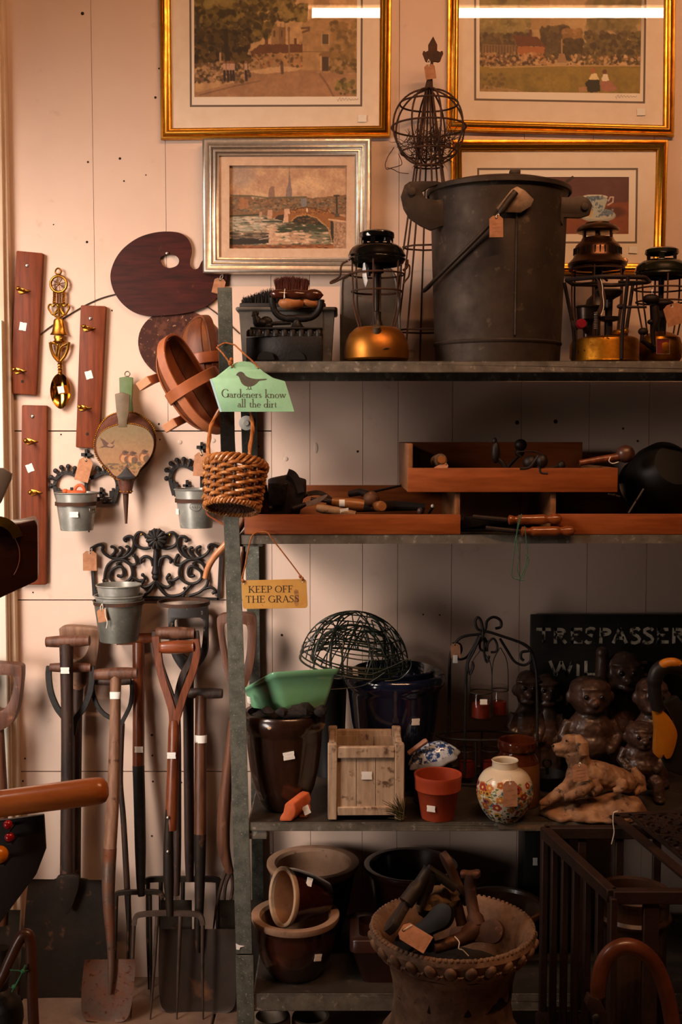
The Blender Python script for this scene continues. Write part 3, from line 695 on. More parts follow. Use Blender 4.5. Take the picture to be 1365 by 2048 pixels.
def paint_bridge(p):
 k = 5.25; Zc = lambda x, y: (450 + x / k, 320 + y / k); q = lambda *l: [Zc(*i) for i in l]
 p.put(p.n(30) * 1.2, '#a8826a', .7); p.put((p.n(16) - .4) * 2.4, '#d8b890', .6); p.el(*Zc(170, 160), 26, 22, '#9a8a80', .6, 8, .6); p.el(*Zc(900, 250), 40, 16, '#dcb890', .6, 8, .6); p.put((p.n(12) - .55) * 3, '#8f6e5a', .4)
 p.poly(q((640, 380), (650, 300), (668, 230), (678, 90), (690, 210), (706, 300), (704, 385)), '#84716a', 1, 1.5); p.line(q((680, 75), (682, 140)), 1.2, '#84716a'); p.poly(q((455, 390), (462, 300), (490, 268), (520, 275), (525, 390)), '#8a6a58', 1, 2)
 p.poly(q((40, 385), (120, 370), (250, 365), (290, 410), (440, 400), (640, 385), (860, 385), (920, 400), (1170, 370), (1280, 360), (1280, 570), (40, 590)), '#7c5c42', 1, 3)
 p.dabs(420, (*Zc(45, 400), *Zc(1275, 540)), 2.2, ['#5a4836', '#8c6a48', '#6c5a44', '#a07850', '#4a4438', '#74705c'], .8, 1.4); p.poly(q((150, 400), (240, 410), (250, 500), (150, 520)), '#a86e48', .8, 4); p.poly(q((800, 405), (860, 400), (860, 490), (810, 490)), '#7f8288', .8, 2); p.line(q((60, 370), (280, 375), (440, 395), (860, 385)), 3, '#565440', .8)
 p.poly(q((40, 585), (360, 570), (480, 600), (700, 660), (1150, 660), (1150, 900), (40, 900)), '#7d7058', 1, 3)
 p.dabs(520, (*Zc(45, 600), *Zc(1150, 890)), 2.0, ['#a08e78', '#59604a', '#c8a88c', '#3c4434', '#6c7258', '#8a7660', '#d4b498'], .8, 3.4); p.dabs(160, (*Zc(450, 730), *Zc(900, 880)), 2.2, ['#dcbc9c', '#c49c7c', '#b48a6c'], .8, 3); p.dabs(120, (*Zc(560, 680), *Zc(1100, 760)), 2, ['#2c3a2a', '#34422f', '#453a28'], .8, 4)
 p.dabs(90, (*Zc(50, 600), *Zc(420, 740)), 2, ['#b8ac98', '#8c907c', '#d0b8a0'], .7, 3.5); p.line(q((50, 590), (350, 575)), 3, '#3a3c2a')
 p.poly(q((660, 560), (700, 520), (860, 490), (1000, 520), (1160, 570), (1280, 600), (1280, 640), (1150, 640), (1140, 760), (1090, 700), (1000, 630), (880, 580), (760, 590), (700, 650), (660, 650)), '#8c5a30', 1, 1.5)
 p.poly(q((700, 655), (760, 595), (870, 582), (980, 625), (1050, 690), (900, 670)), '#2c261c', 1, 1); p.dabs(60, (*Zc(740, 610), *Zc(1000, 670)), 2, ['#4a3826', '#2a2418', '#7c5430'], .8, 2)
 p.line(q((680, 530), (860, 492), (1000, 518), (1170, 575)), 2, '#5a3a22'); p.line(q((700, 640), (760, 585), (870, 570), (980, 610), (1090, 710), (1130, 840)), 2, '#b07a44'); p.dabs(80, (*Zc(690, 505), *Zc(1150, 570)), 1.6, ['#6c3f20', '#b27a44', '#4c2e1a'], .9)
 p.poly(q((480, 560), (640, 520), (640, 560), (520, 610), (470, 620)), '#8a5a34', 1, 1); p.poly(q((520, 620), (560, 580), (620, 570), (620, 640)), '#3a2c20', 1, 1)
 p.poly(q((625, 510), (680, 510), (690, 560), (665, 570), (670, 660), (610, 660), (630, 570)), '#cca284', 1, 2); p.poly(q((450, 525), (500, 525), (495, 620), (445, 620)), '#bc9274', 1, 2); p.poly(q((362, 540), (390, 540), (388, 600), (360, 600)), '#b08a6c', 1, 2); p.line(q((400, 650), (560, 645), (600, 650)), 3, '#2f4038')
 p.poly(q((1150, 620), (1280, 640), (1280, 940), (1155, 930)), '#a88468', 1, 2); p.dabs(90, (*Zc(1165, 650), *Zc(1270, 930)), 2, ['#8a6a52', '#c4a084', '#7a5c46'], .7); p.line(q((1100, 625), (1280, 650)), 3, '#d0a888'); p.poly(q((1120, 640), (1150, 650), (1150, 900), (1120, 780)), '#2f2a20', 1, 1)
 p.line(q((1180, 370), (1185, 560)), 3, '#2c2a22'); p.line(q((1155, 372), (1205, 372)), 3, '#2c2a22'); p.poly(q((1160, 560), (1215, 560), (1215, 600), (1160, 600)), '#4c4436'); p.el(*Zc(868, 525), 2, 4, '#e0c49c')
 p.poly(q((40, 830), (460, 790), (465, 880), (40, 900)), '#2a241c', 1, 3); p.dabs(80, (*Zc(50, 770), *Zc(460, 830)), 2, ['#6c5a48', '#8a7460', '#3c342a'], .8, 4); p.line(q((360, 840), (460, 820)), 1.5, '#b8a894'); p.poly(q((470, 690), (520, 690), (480, 880), (460, 880)), '#c8a68a', .8, 3)
 p.poly(q((40, 900), (1150, 890), (1150, 945), (40, 945)), '#7a4a2c', 1, 3); p.dabs(80, (*Zc(50, 905), *Zc(1140, 940)), 1.6, ['#a8683a', '#5c3a26', '#94603c'], .8, 5); p.line(q((960, 910), (1000, 925), (1040, 915), (1080, 930)), 1.2, '#3a2418')
 p.mottle(3, .2)
paint_bridge(p3)
silverp = [(0, 0), (0, .022), (.002, .027), (.006, .0285), (.010, .028), (.015, .0265), (.0185, .024), (.020, .0255), (.0225, .0255), (.024, .023), (.028, .021), (.030, .0225), (.033, .0225), (.0345, .020), (.038, .018), (.042, .0175), (.042, .012)]
framed('silver-framed oil painting of an arched river bridge and spire', [(407, 281), (743, 280), (742, 549), (408, 549)], silverp, M_['silver_gilt'],
  [(439, 313), (711, 312), (710, 518), (440, 518)], None, [(459, 331), (694, 331), (693, 497), (459, 497)], p3, glass=False, Y0=-.016, liner=mat('liner_linen', '#d4b69c', '#c9a98c', scale=60, rough=.8), rough=.5)
p4 = Pic(970, 354, 1258, 468, 1.2, '#5e3630')
def paint_cup(p):
 p.put(p.n(50), '#6c4640', .8); p.put(p.n(24) - .4, '#4a2a26', .7); p.poly([(970, 420), (1100, 416), (1258, 404), (1258, 468), (970, 468)], '#8a4a2c', .9, 6); p.put((p.Y > 418) * (p.n(14) - .3), '#a45c34', .7); p.el(1225, 424, 26, 10, '#4c2820', .7, 4, .5)
 p.el(1196, 431, 36, 13, '#a8aaa0', 1, 0, .08); p.el(1195, 428, 34, 11, '#c4c2b0', 1); p.el(1205, 424, 22, 7, '#6a7c8c', .9, 3); p.dabs(50, (1180, 418, 1226, 434), 2.2, ['#4c6478', '#b8bcb0', '#5c7488'], .8)
 p.line([(1217, 402), (1221, 394), (1227, 394), (1226, 404), (1216, 410)], 2.2, '#dcc8b8')
 p.poly([(1163, 396), (1175, 390), (1200, 390), (1216, 398), (1208, 420), (1196, 432), (1178, 432), (1168, 420)], '#b4bcae', 1); p.el(1190, 394, 26, 5, '#d4d0bc', 1); p.el(1190, 396, 22, 4, '#8e9c98', .9); p.dabs(70, (1168, 394, 1206, 424), 2.2, ['#5a7288', '#4c6078', '#c8ccbc', '#7c909c'], .8); p.dabs(40, (1174, 392, 1205, 400), 2, ['#4c6078', '#566c80'], .8)
 p.el(1180, 424, 5, 10, '#d09a40', .7); p.mottle(8, .12)
paint_cup(p4)
framed('gold-framed print of a blue and white teacup behind the metal bin', [(901, 281), (1335, 281), (1328, 550), (903, 549)], goldp, M_['gold'],
  [(921, 303), (1313, 302), (1308, 530), (922, 530)], [(955, 336), (1277, 336), (1275, 487), (956, 487)], [(970, 354), (1259, 354), (1258, 468), (971, 468)], p4, stick=(1267, 500, 2))
# ================= hook boards
def hook_board(q, hooks, screw, hole, stick, label, dz):
 A = [P(x, y, -.0195) for x, y in q]
 t = thing('hook_board', label, 'coat hooks', V(((A[2].x + A[3].x) / 2, -.002, (A[2].z + A[3].z) / 2)), 'wooden boards with brass coat hooks')
 b = MB(); b.hull8(A, [p + V((0, .0185, 0)) for p in A]); b.build('board', M_['wood_hook'], t, bevel=.0035, seg=2)
 for i, (hx_, hy) in enumerate(hooks):
  c = P(hx_, hy, -.0195); h = MB()
  ring_ = [c + V((x * .0012, -.0005, z * .0012)) for x, z in ((-13, 1), (-12, 5), (-8, 7), (-2, 6), (6, 3), (14, 1), (14, -1), (6, -3), (-2, -6), (-8, -7), (-12, -5))]
  h.prism(ring_, t=V((0, -.003, 0)))
  h.build('hook_plate', M_['brass'], t, bevel=.001)
  h = MB()
  h.tube(smooth_pts([c + V((.000, -.003, .0)), c + V((.004, -.014, -.001)), c + V((.002, -.026, -.002)), c + V((-.004, -.034, .001))], 4), [.0045, .0042, .004, .0037, .0036, .0034, .0033, .0033, .0034, .0036, .004, .0046, .005], 10)
  h.ell(c + V((-.005, -.036, .002)), .0062, n=12, m=8)
  h.build('hook', M_['brass'], t)
 s = MB(); s.ell(P(*screw, -.020), (.005, .0018, .005), n=14, m=6); s.build('screw', M_['screw'], t)
 s = MB(); s.ell(P(*screw, -.0212), (.0016, .001, .0016), n=8, m=4); s.ell(P(*hole, -.0192), (.0045, .0012, .0045), n=12, m=5); s.build('screw_hole', mat('hole_dark', ''), t)
 sticker(t, P(stick[0], stick[1], -.0197), .021, .018, rot=stick[2])
 return t
hook_board([(32, 501), (86, 506), (72, 791), (20, 787)], [(48, 582), (40, 742)], (54, 531), (45, 763), (46, 653, -80), 'upper left wooden hook board with two brass hooks beside the brass spoon', 0)
hook_board([(161, 610), (212, 612), (198, 897), (151, 895)], [(178, 657), (170, 816)], (181, 637), (175, 868), (178, 750, 75), 'wooden hook board hanging between the brass spoon and the bellows', 0)
hook_board([(43, 810), (94, 811), (92, 1170), (40, 1170)], [(63, 883), (72, 985)], (65, 833), (70, 1120), (60, 936, 70), 'lowest wooden hook board, its foot behind the dark brown case', 0)
# ================= brass love spoon
def love_spoon():
 k = 6.61; q = lambda *l: [(80 + x / k, 520 + y / k) for x, y in l]
 t = thing('love_spoon', 'ornate brass spoon with wheel and heart handle on the wall', 'spoon', P(118, 817, -.004))
 Y = -.014; m = M_['brass']
 b = MB(); b.tube(PS(q((240, 110), (275, 130), (280, 160), (262, 188), (225, 188), (205, 160), (212, 128)), Y, 4, True), .0022, 8, closed=True); b.build('hanging_loop', m, t)
 c = P(80 + 248 / k, 520 + 318 / k, Y); r = 105 / k * S(Y)
 b = MB(); b.tube(ring(c, r, 32, V((1, 0, 0)), V((0, 0, 1))), .0036, 10, closed=True); b.ell(c, (.004, .004, .004), n=12, m=8)
 for i in range(8):
  a = PI * i / 4 + .2; b.tube([c, c + V((math.cos(a) * r, 0, math.sin(a) * r))], .0011, 6)
 b.build('wheel', m, t)
 b = MB()
 for xs in (190, 315): b.tube(PS(q((xs, 420), (xs + 3, 470), (xs, 520), (xs - 2, 570)), Y), [.0042 + .0009 * math.sin(i * 2.1) for i in range(19)], 8)
 b.tube(PS(q((230, 430), (228, 570)), Y, 3), .0016, 6); b.tube(PS(q((272, 430), (274, 570)), Y, 3), .0016, 6); b.tube(PS(q((170, 570), (250, 585), (335, 570)), Y, 4), .0026, 8)
 b.build('ladder', m, t)
 b = MB()
 for cx, dx in ((175, 1), (325, 1)):
  h = [(0, 20), (25, -5), (50, 0), (60, 35), (40, 80), (0, 130), (-40, 80), (-60, 35), (-50, 0), (-25, -5)]
  b.tube(PS([(80 + (cx + x * 1.05) / k, 520 + (595 + y) / k) for x, y in h], Y, 4, True), .0026, 8, closed=True)
 b.tube(PS(q((190, 725), (250, 690), (310, 725), (250, 760)), Y, 3, True), .003, 8, closed=True); b.tube(PS(q((250, 600), (250, 760)), Y, 3), .003, 8); b.build('hearts', m, t)
 z = lambda y: P(118, 520 + y / k, Y).z; cx = P(80 + 255 / k, 700, Y).x; u = S(Y) / k
 b = MB(); T = MX.Translation((cx, Y, 0)) @ MX.Diagonal((1, .55, 1, 1))
 b.lathe([(.001, z(765)), (50 * u, z(775)), (68 * u, z(800)), (76 * u, z(880)), (92 * u, z(950)), (118 * u, z(985)), (112 * u, z(990)), (60 * u, z(975))], 24, T=T)
 for x in (225, 285): b.ell(P(80 + x / k, 520 + 1040 / k, Y), 26 * u, n=12, m=8)
 b.lathe([(62 * u, z(1000)), (70 * u, z(1020)), (60 * u, z(1060)), (95 * u, z(1085)), (60 * u, z(1100))], 20, T=MX.Translation((cx, Y, 0)) @ MX.Diagonal((1, .4, 1, 1))); b.build('bell', m, t)
 b = MB(); b.tube(PS(q((135, 1090), (150, 1180), (185, 1270), (245, 1340)), Y), .0042, 8); b.tube(PS(q((385, 1085), (365, 1190), (330, 1270), (275, 1340)), Y), .0042, 8)
 b.tube(PS(q((135, 1095), (230, 1120), (225, 1200), (215, 1270), (250, 1340)), Y), .0034, 8); b.tube(PS(q((270, 1120), (262, 1200), (285, 1150), (340, 1120), (385, 1090)), Y), .0036, 8); b.tube(PS(q((262, 1200), (250, 1280), (255, 1340)), Y), .0035, 8); b.build('openwork', m, t)
 b = MB(); a = P(80 + 262 / k, 520 + 1335 / k, Y); e = P(80 + 270 / k, 520 + 1520 / k, Y)
 for ph in (0, PI):
  b.tube([a.lerp(e, i / 24) + V((math.cos(i * .62 + ph) * .0032, math.sin(i * .62 + ph) * .0032, 0)) for i in range(25)], .0034, 8)
 b.build('twisted_stem', m, t)
 c = P(80 + 275 / k, 520 + 1735 / k, Y); rx, rz = 132 * u, 232 * u; b = MB(); vs = []; fs = []; n = 32; rows = 9
 for s_ in (0, 1):
  for i in range(rows):
   f = i / (rows - 1)
   for j in range(n):
    A = 2 * PI * j / n; pt = abs(math.sin(A)) ** 2
    xx = rx * math.cos(A) * f * (1 - .22 * max(0, -math.sin(A)) ** 3) ; zz = rz * math.sin(A) * f
    dy = (1 - f * f) * .012
    vs.append(c + V((xx, (dy if s_ else dy + .0016) - .006, zz)))
 for s_ in (0, 1):
  o = s_ * rows * n
  for i in range(rows - 1):
   for j in range(n): fs.append((o + i * n + j, o + i * n + (j + 1) % n, o + (i + 1) * n + (j + 1) % n, o + (i + 1) * n + j))
 o = (rows - 1) * n
 for j in range(n): fs.append((o + j, o + (j + 1) % n, o + rows * n + (j + 1) % n, o + rows * n + j))
 b.add(vs, fs); b.build('bowl', mat('brass_bright', '#d49a3c', rough=.12, metal=1), t)
 sticker(t, c + V((.001, -.001, .004)), .018, .016, rot=80)
love_spoon()
# ================= palettes
def zmap(x0, y0, k): return lambda pts: [(x0 + x / k, y0 + y / k) for x, y in pts]
z3 = zmap(0, 440, 2.967)
def palettes():
 Y = -.012
 o = PS(z3([(655, 335), (670, 265), (705, 200), (755, 148), (825, 103), (905, 77), (985, 68), (1062, 75), (1108, 102), (1132, 143), (1138, 190), (1128, 235), (1129, 268), (1150, 291), (1178, 284), (1202, 240), (1250, 210), (1310, 230), (1350, 300), (1335, 390), (1270, 480), (1180, 532), (1080, 556), (960, 568), (870, 568), (790, 545), (720, 490), (672, 415)]), Y, 4, True)
 h = PS(z3([(952, 235), (962, 215), (1005, 203), (1045, 213), (1063, 240), (1050, 270), (1005, 285), (968, 270)]), Y, 4, True)
 t = thing('artist_palette', 'dark red mahogany artist palette with thumb hole, upper of the two', 'palette', P(315, 630, -.003))
 b = MB(); b.prism(o, [h], t=V((0, .006, 0))); b.build('board', M_['dark_wood'], t, bevel=.001, seg=1)
 s = MB(); p = P(335.7, 508, -.004); s.tube([p + V((0, .003, 0)), p + V((0, -.012, 0))], .0022, 8); s.ell(p + V((0, -.013, 0)), (.0042, .0015, .0042), n=12, m=6); s.build('hanging_screw', M_['screw'], t)
 price_tag(t, P(441, 560, -.015), .030, .040, rot=14, knot=P(446, 548, -.013), seed=4)
 Y2 = -.004
 o = []
 for i in range(56):
  a = 2 * PI * i / 56; x = 262 * math.cos(a); y = 214 * math.sin(a); c, s_ = math.cos(.3), math.sin(.3)
  o.append((1078 + x * c - y * s_, 748 + x * s_ + y * c))
 o = PP(z3(o), Y2); h = PS(z3([(1085, 800), (1098, 775), (1130, 790), (1150, 820), (1140, 845), (1115, 850), (1092, 830)]), Y2, 3, True)
 pm = mat('palette_paint', '#3c1c12', '#5a3222', scale=30, rough=.55, spec=.2, lo=.5, hi=.6, c3='#a07a5c', s3=110, lo3=.64, hi3=.68)
 t = thing('artist_palette', 'paint-smeared brown artist palette half behind the wooden trugs', 'palette', P(363, 760, -.002))
 b = MB(); b.prism(o, [h], t=V((0, .003, 0))); b.build('board', pm, t)
 s = MB(); p = P(373.8, 700.5, -.004); s.ell(p, (.004, .002, .004), n=12, m=6); s.build('hanging_screw', M_['screw'], t)
 w = MB(); w.tube(smooth_pts([P(432, 687, -.01), P(425, 684, -.012), P(420, 690, -.012), P(428, 696, -.012), P(436, 690, -.012)], 4), .003, 6); w.build('paint_crust', M_['paper_white'], t)
palettes()
# ================= bellows
def bellows():
 q = zmap(180, 730, 6.207)
 t = thing('fireside_bellows', 'old painted fireside bellows with birds and green handles', 'bellows', P(253, 1046, -.004))
 green = mat('old_green', '#5c7446', '#46593a', scale=20, rough=.6, c3='#6e5a3c', s3=40, lo3=.62, hi3=.7)
 b = MB(); o = PP(q([(385, 162), (470, 148), (556, 160), (542, 440), (560, 620), (400, 620), (395, 440)]), -.006); b.prism(o, t=V((0, -.009, 0))); b.build('handle', green, t, bevel=.002)
 outl = [(330, 605), (240, 650), (160, 740), (105, 860), (78, 985), (100, 1110), (160, 1210), (250, 1310), (340, 1400), (590, 1400), (650, 1310), (740, 1220), (805, 1110), (838, 985), (838, 880), (810, 780), (740, 690), (640, 620), (560, 592), (430, 590)]
 inl = [(350, 752), (250, 785), (170, 835), (115, 905), (96, 985), (108, 1085), (160, 1190), (250, 1290), (350, 1385), (565, 1395), (640, 1290), (735, 1180), (788, 1085), (806, 980), (790, 890), (725, 805), (620, 757), (480, 735)]
 bo = PS(q(outl), -.005, 4, True); fo = PS(q(inl), -.062, 4, True)
 b = MB(); b.prism(bo, t=V((0, -.009, 0))); b.build('back_board', green, t, bevel=.0015)
 N = 96
 def resample(L, n):
  L = L + [L[0]]; d = [0]
  for i in range(1, len(L)): d.append(d[-1] + (L[i] - L[i - 1]).length)
  out = []; j = 0
  for i in range(n):
   s = d[-1] * i / n
   while d[j + 1] < s: j += 1
   f = (s - d[j]) / (d[j + 1] - d[j]); out.append(L[j].lerp(L[j + 1], f))
  return out
 def byang(L):
  c = sum(L, V((0, 0, 0))) / len(L); L = resample(L, 400); out = []
  for i in range(N):
   a = 2 * PI * i / N; out.append(min(L, key=lambda p: abs(((math.atan2(p.z - c.z, p.x - c.x) - a + PI) % (2 * PI)) - PI)))
  return out
 A, B = byang(bo), byang(fo); b = MB(); vs = []; fs = []; rows = 9
 cc = sum(A, V((0, 0, 0))) / N
 for i in range(rows):
  f = i / (rows - 1)
  for j in range(N):
   p = A[j].lerp(B[j], f); p.y = -.014 - .046 * f; d = (p - cc); d.y = 0; d.normalize()
   vs.append(p - d * (.004 * math.sin(f * PI) + .0025 * abs(math.sin(f * PI * 3))))
 for i in range(rows - 1):
  for j in range(N): fs.append((i * N + j, i * N + (j + 1) % N, (i + 1) * N + (j + 1) % N, (i + 1) * N + j))
 b.add(vs, fs); b.build('leather', mat('old_leather', '#6c4030', '#4c2a20', scale=40, rough=.55, bump=.3, bscale=150), t)
 b = MB()
 for j in range(0, N):
  b.ell(A[j] + V((0, -.011, 0)), (.0026, .002, .0026), n=6, m=4)
  if 8 < j < 42: b.ell(B[j] + V((0, .004, .002)), (.002, .0016, .002), n=6, m=4)
 b.build('studs', M_['brass_dull'], t)
 p = Pic(193, 846, 312, 958, .8, '#8e6a46'); kk = lambda x, y: (180 + x / 6.207, 730 + y / 6.207); qq = lambda *l: [kk(*i) for i in l]
 p.put((890 - p.Y) / 40 + .3, '#6f5f3e', .9); p.put((p.Y - 905) / 30, '#9a6c42', .6); p.put(p.n(16) - .3, '#7c5a38', .6)
 p.poly(qq((140, 900), (200, 930), (260, 985), (330, 920), (300, 985), (325, 1000), (300, 1030), (210, 1020), (130, 1030), (190, 1000)), '#4e3020', 1, 1); p.el(*kk(270, 995), 6, 3, '#8a6a50')
 for x, y in ((450, 1150), (545, 1160), (690, 1140)):
  p.el(*kk(x, y), 11, 11, '#7a4c2c', 1, 2); p.el(*kk(x - 8, y + 10), 7, 8, '#b07c4c', 1, 2); p.el(*kk(x + 25, y + 20), 6, 7, '#4a3424', .8, 2); p.el(*kk(x, y - 62), 5.5, 5, '#5c3a24'); p.el(*kk(x + 20, y - 68), 5, 2, '#3c281a')
 p.dabs(80, (*kk(200, 1210), *kk(720, 1290)), 2, ['#6c5a34', '#54422a', '#8a6c3e', '#4a3420'], .8, 2); p.poly(qq((440, 1290), (480, 1220), (500, 1240), (490, 1300)), '#4a3020'); p.dabs(40, (*kk(240, 1240), *kk(640, 1340)), 2.4, ['#7c5a30', '#5a3a22', '#8a6438'], .7); p.mottle(4, .15)
 ib = MB(); ib.prism(fo, t=V((0, .008, 0))); ib.build('front_board', mat('board_olive', '#6c5a3a', '#58482c', scale=30, rough=.6), t)
 xs = [(v_.x, v_.z) for v_ in fo]
 quad = [P(193, 846, -.0624), P(312, 846, -.0624), P(312, 958, -.0624), P(193, 958, -.0624)]
 pan = p.panel('painting', quad, t, None, .5)
 me = pan.data; bm = bmesh.new(); bm.from_mesh(me); loc = [(a - WL[t].x, c - WL[t].z) for a, c in xs]
 def inside(x, z):
  r = False; k = len(loc)
  for i in range(k):
   (xa, za), (xb, zb) = loc[i], loc[(i + 1) % k]
   if (za > z) != (zb > z) and x < (xb - xa) * (z - za) / (zb - za) + xa: r = not r
  return r
 bmesh.ops.delete(bm, geom=[v for v in bm.verts if not inside(v.co.x, v.co.z)], context='VERTS'); bm.to_mesh(me); bm.free()
 b = MB(); o = PP(q([(325, 362), (420, 340), (512, 375), (498, 600), (478, 690), (480, 775), (365, 775), (365, 690), (345, 600)]), -.0635); b.prism(o, t=V((0, .009, 0))); b.build('handle', mat('handle_olive', '#6e5c42', '#5a4a34', scale=30, rough=.55, c3='#4d5a38', s3=30), t, bevel=.002)
 b = MB(); b.prism(PS(q([(350, 1395), (400, 1340), (465, 1270), (530, 1340), (580, 1395), (470, 1420)]), -.066, 3, True), t=V((0, .004, 0)))
 b.build('nozzle_plate', M_['iron_black'], t, bevel=.001)
 b = MB(); zz = lambda y: P(253, 730 + y / 6.207, -.035).z; u = S(-.035) / 6.207
 b.lathe([(115 * u, zz(1385)), (98 * u, zz(1450)), (80 * u, zz(1540)), (68 * u, zz(1590)), (0, zz(1600))], 20, T=MX.Translation((P(180 + 466 / 6.207, 1000, -.035).x, -.035, 0))); b.build('socket', mat('old_leather', ''), t)
 b = MB()
 for i in range(11):
  a = 2 * PI * i / 11
  for y, r in ((1420, 108), (1565, 76)): b.ell(V((P(180 + 466 / 6.207, 1000, -.035).x + r * u * math.cos(a), -.035 + r * u * math.sin(a), zz(y))), .0022, n=6, m=4)
 b.build('studs', M_['brass_dull'], t)
 b = MB(); b.lathe([(38 * u, zz(1580)), (32 * u, zz(1700)), (15 * u, zz(1950)), (17 * u, zz(1962)), (6 * u, zz(1962))], 16, T=MX.Translation((P(180 + 462 / 6.207, 1000, -.035).x, -.035, 0))); b.build('nozzle', M_['iron_rust'], t)
 t.location.y -= .018
 b = MB(); c = P(257.5, 748.5, -.010); b.tube(ring(c, .0065, 20, V((1, 0, 0)), V((0, 0, 1))), .0016, 6, closed=True); b.build('hanging_ring', M_['screw'], t)
bellows()
# ================= crown shaped iron pot holders with galvanised pots
def pot_profile(r0, r1, h, th=.0012, lip=.0022):
 return [(0, .004), (r0 - .004, .004), (r0, 0), (r0 + .0006, .003), (r1, h - lip * 2), (r1 + lip, h - lip * 1.6), (r1 + lip * 1.5, h - lip * .7), (r1 + lip, h), (r1 - .0002, h - lip * .3), (r1 - th, h - lip * 2), (r0 - th, .006), (0, .0065)]
def metal_pot(label, c, r0, r1, h, name='metal_plant_pot', group=None, m=None, tilt=None):
 t = thing(name, label, 'pot', c, group)
 b = MB(); b.lathe(pot_profile(r0, r1, h), 44); b.build('pot_body', m or M_['galv'], t, local=True, sharp=45)
 if tilt is not None: t.rotation_euler = tilt
 return t
def crown_holder(dx, dy, label, Zt, pot_label, potc, strap):
 q0 = zmap(90 + dx, 880 + dy, 8.03); Y = -.008
 t = thing('iron_pot_holder', label, 'pot holder', P(172 + dx, 1008 + dy, -.003), 'iron crown pot holders')
 def mir(l): return [(1330 - x, y) for x, y in l]
 b = MB(); th = .006
 half = [(172, 820), (160, 730), (175, 650), (215, 580), (280, 535), (350, 522), (420, 535), (490, 570), (560, 600), (620, 612), (665, 615)]
 b.ribbon(PS(q0(half), Y, 3), .0105, th, V((0, -1, 0))); b.ribbon(PS(q0(mir(half)), Y, 3), .0105, th, V((0, -1, 0)))
 for l in ([(172, 815), (225, 1005)], mir([(172, 815), (225, 1005)])): b.ribbon(PP(q0(l), Y), .0115, th, V((0, -1, 0)))
 b.ribbon(PP(q0([(222, 925), (1108, 925)]), Y), .0035, th, V((0, -1, 0))); b.ribbon(PP(q0([(222, 1010), (1108, 1010)]), Y), .005, th, V((0, -1, 0)))
 for x in (665, 470, 330, 860, 1000): b.ribbon(PP(q0([(x, 920), (x, 1012)]), Y), .006, th, V((0, -1, 0)))
 b.ribbon(PP(q0([(665, 600), (665, 930)]), Y), .0085, th, V((0, -1, 0))); b.ribbon(PP(q0([(665, 150), (665, 600)]), Y), .0075, th, V((0, -1, 0))); b.ribbon(PP(q0([(582, 235), (748, 235)]), Y), .009, th, V((0, -1, 0)))
 for x in (430, 905):
  b.ribbon(PP(q0([(x, 760), (x, 930)]), Y), .0075, th, V((0, -1, 0))); b.ribbon(PP(q0([(x - 70, 850), (x + 70, 850)]), Y), .007, th, V((0, -1, 0)))
 for l in ([(205, 770), (250, 770), (250, 815), (290, 815), (290, 920), (215, 920)],): b.prism(PP(q0(l), Y + th / 2), t=V((0, -th, 0))); b.prism(PP(q0(mir(l)), Y + th / 2), t=V((0, -th, 0)))
 b.build('back_plate', M_['iron_black'], t, bevel=.0007, seg=1)
 b = MB()
 kn = [(100, 735), (100, 600), (170, 495), (265, 440), (375, 425), (480, 455)]; bs = [(175, 720), (190, 640), (235, 560), (295, 530), (370, 520), (450, 545)]
 for (a, c_) in zip(kn, bs):
  for l in ((a, c_), mir([a, c_])):
   p, r = P(*q0([l[0]])[0], Y), P(*q0([l[1]])[0], Y); b.tube([p, p.lerp(r, .55), r], [.0052, .0036, .0052], 8); b.ell(p, (.0066, .0048, .0066), n=12, m=8)
 b.build('crown_knobs', M_['iron_black'], t)
 b = MB(); pc = potc; n = 24; rr = strap[0]; zc = strap[1]
 pts = [V((pc.x + rr * math.cos(a), pc.y + rr * math.sin(a), zc)) for a in [PI - .1 + (PI + .2) * i / n for i in range(n + 1)]]
 pts = [V((pts[0].x, Y, zc))] + pts + [V((pts[-1].x, Y, zc))]
 b.ribbon(pts, .0095, .0016, [V((p.x - pc.x, p.y - pc.y, 0)).normalized() for p in pts]); b.build('strap', M_['iron_rust'], t)
 price_tag(t, P(*q0([(665, 330)])[0], -.022) if dx == 0 else P(404, 910, -.022), .038, .062, rot=14 if dx == 0 else 4, knot=P(*q0([(672, 285)])[0], -.013), seed=int(dx), nrm=V((-.1, -1, .1)))
 if dx == 0:
  s = MB(); s.ell(P(*q0([(718, 630)])[0], -.0125), (.003, .0015, .003), n=10, m=6); s.build('screw', M_['screw'], t)
 return t
Yp = -.078
def potspec(cx, ytop, xb0, xb1, ybot, w): return (P(cx, ybot, Yp), (xb1 - xb0) / 2 * S(Yp), w / 2 * S(Yp), Zp(ytop, Yp) - Zp(ybot, Yp))
c, r0, r1, h = potspec(154, 984, 124, 188, 1060, 84)
crown_holder(0, 0, 'black iron crown-shaped pot holder nearer the window', 0, '', c, (r0 + (r1 - r0) * .74 + .003, c.z + h * .70))
potL = metal_pot('galvanised pot in the crown holder nearer the window, holding a terracotta ornament', c, r0, r1, h, group='galvanised pots in crown holders')
sticker(potL, c + V((.004, -r0 - (r1 - r0) * .42 - .0012, h * .44)), .022, .014)
def emblem(root, c, r0, r1, h, ang, z):
 b = MB(); n = 22; rr = r0 + (r1 - r0) * z / h + .0008
 pts = [c + V((rr * math.cos(ang + .28 * math.cos(a)), rr * math.sin(ang + .28 * math.cos(a)), z + .010 * math.sin(a))) for a in [2 * PI * i / n for i in range(n)]]
 b.tube(pts, .0008, 5, closed=True)
 for s in range(5):
  a = ang + (s - 2) * .09; b.tube([c + V((rr * math.cos(a), rr * math.sin(a), z - .003)), c + V((rr * math.cos(a + .03), rr * math.sin(a + .03), z + .003))], .0006, 4)
 b.build('stamped_emblem', M_['galv'], root)
emblem(potL, c, r0, r1, h, -.35, h * .55)
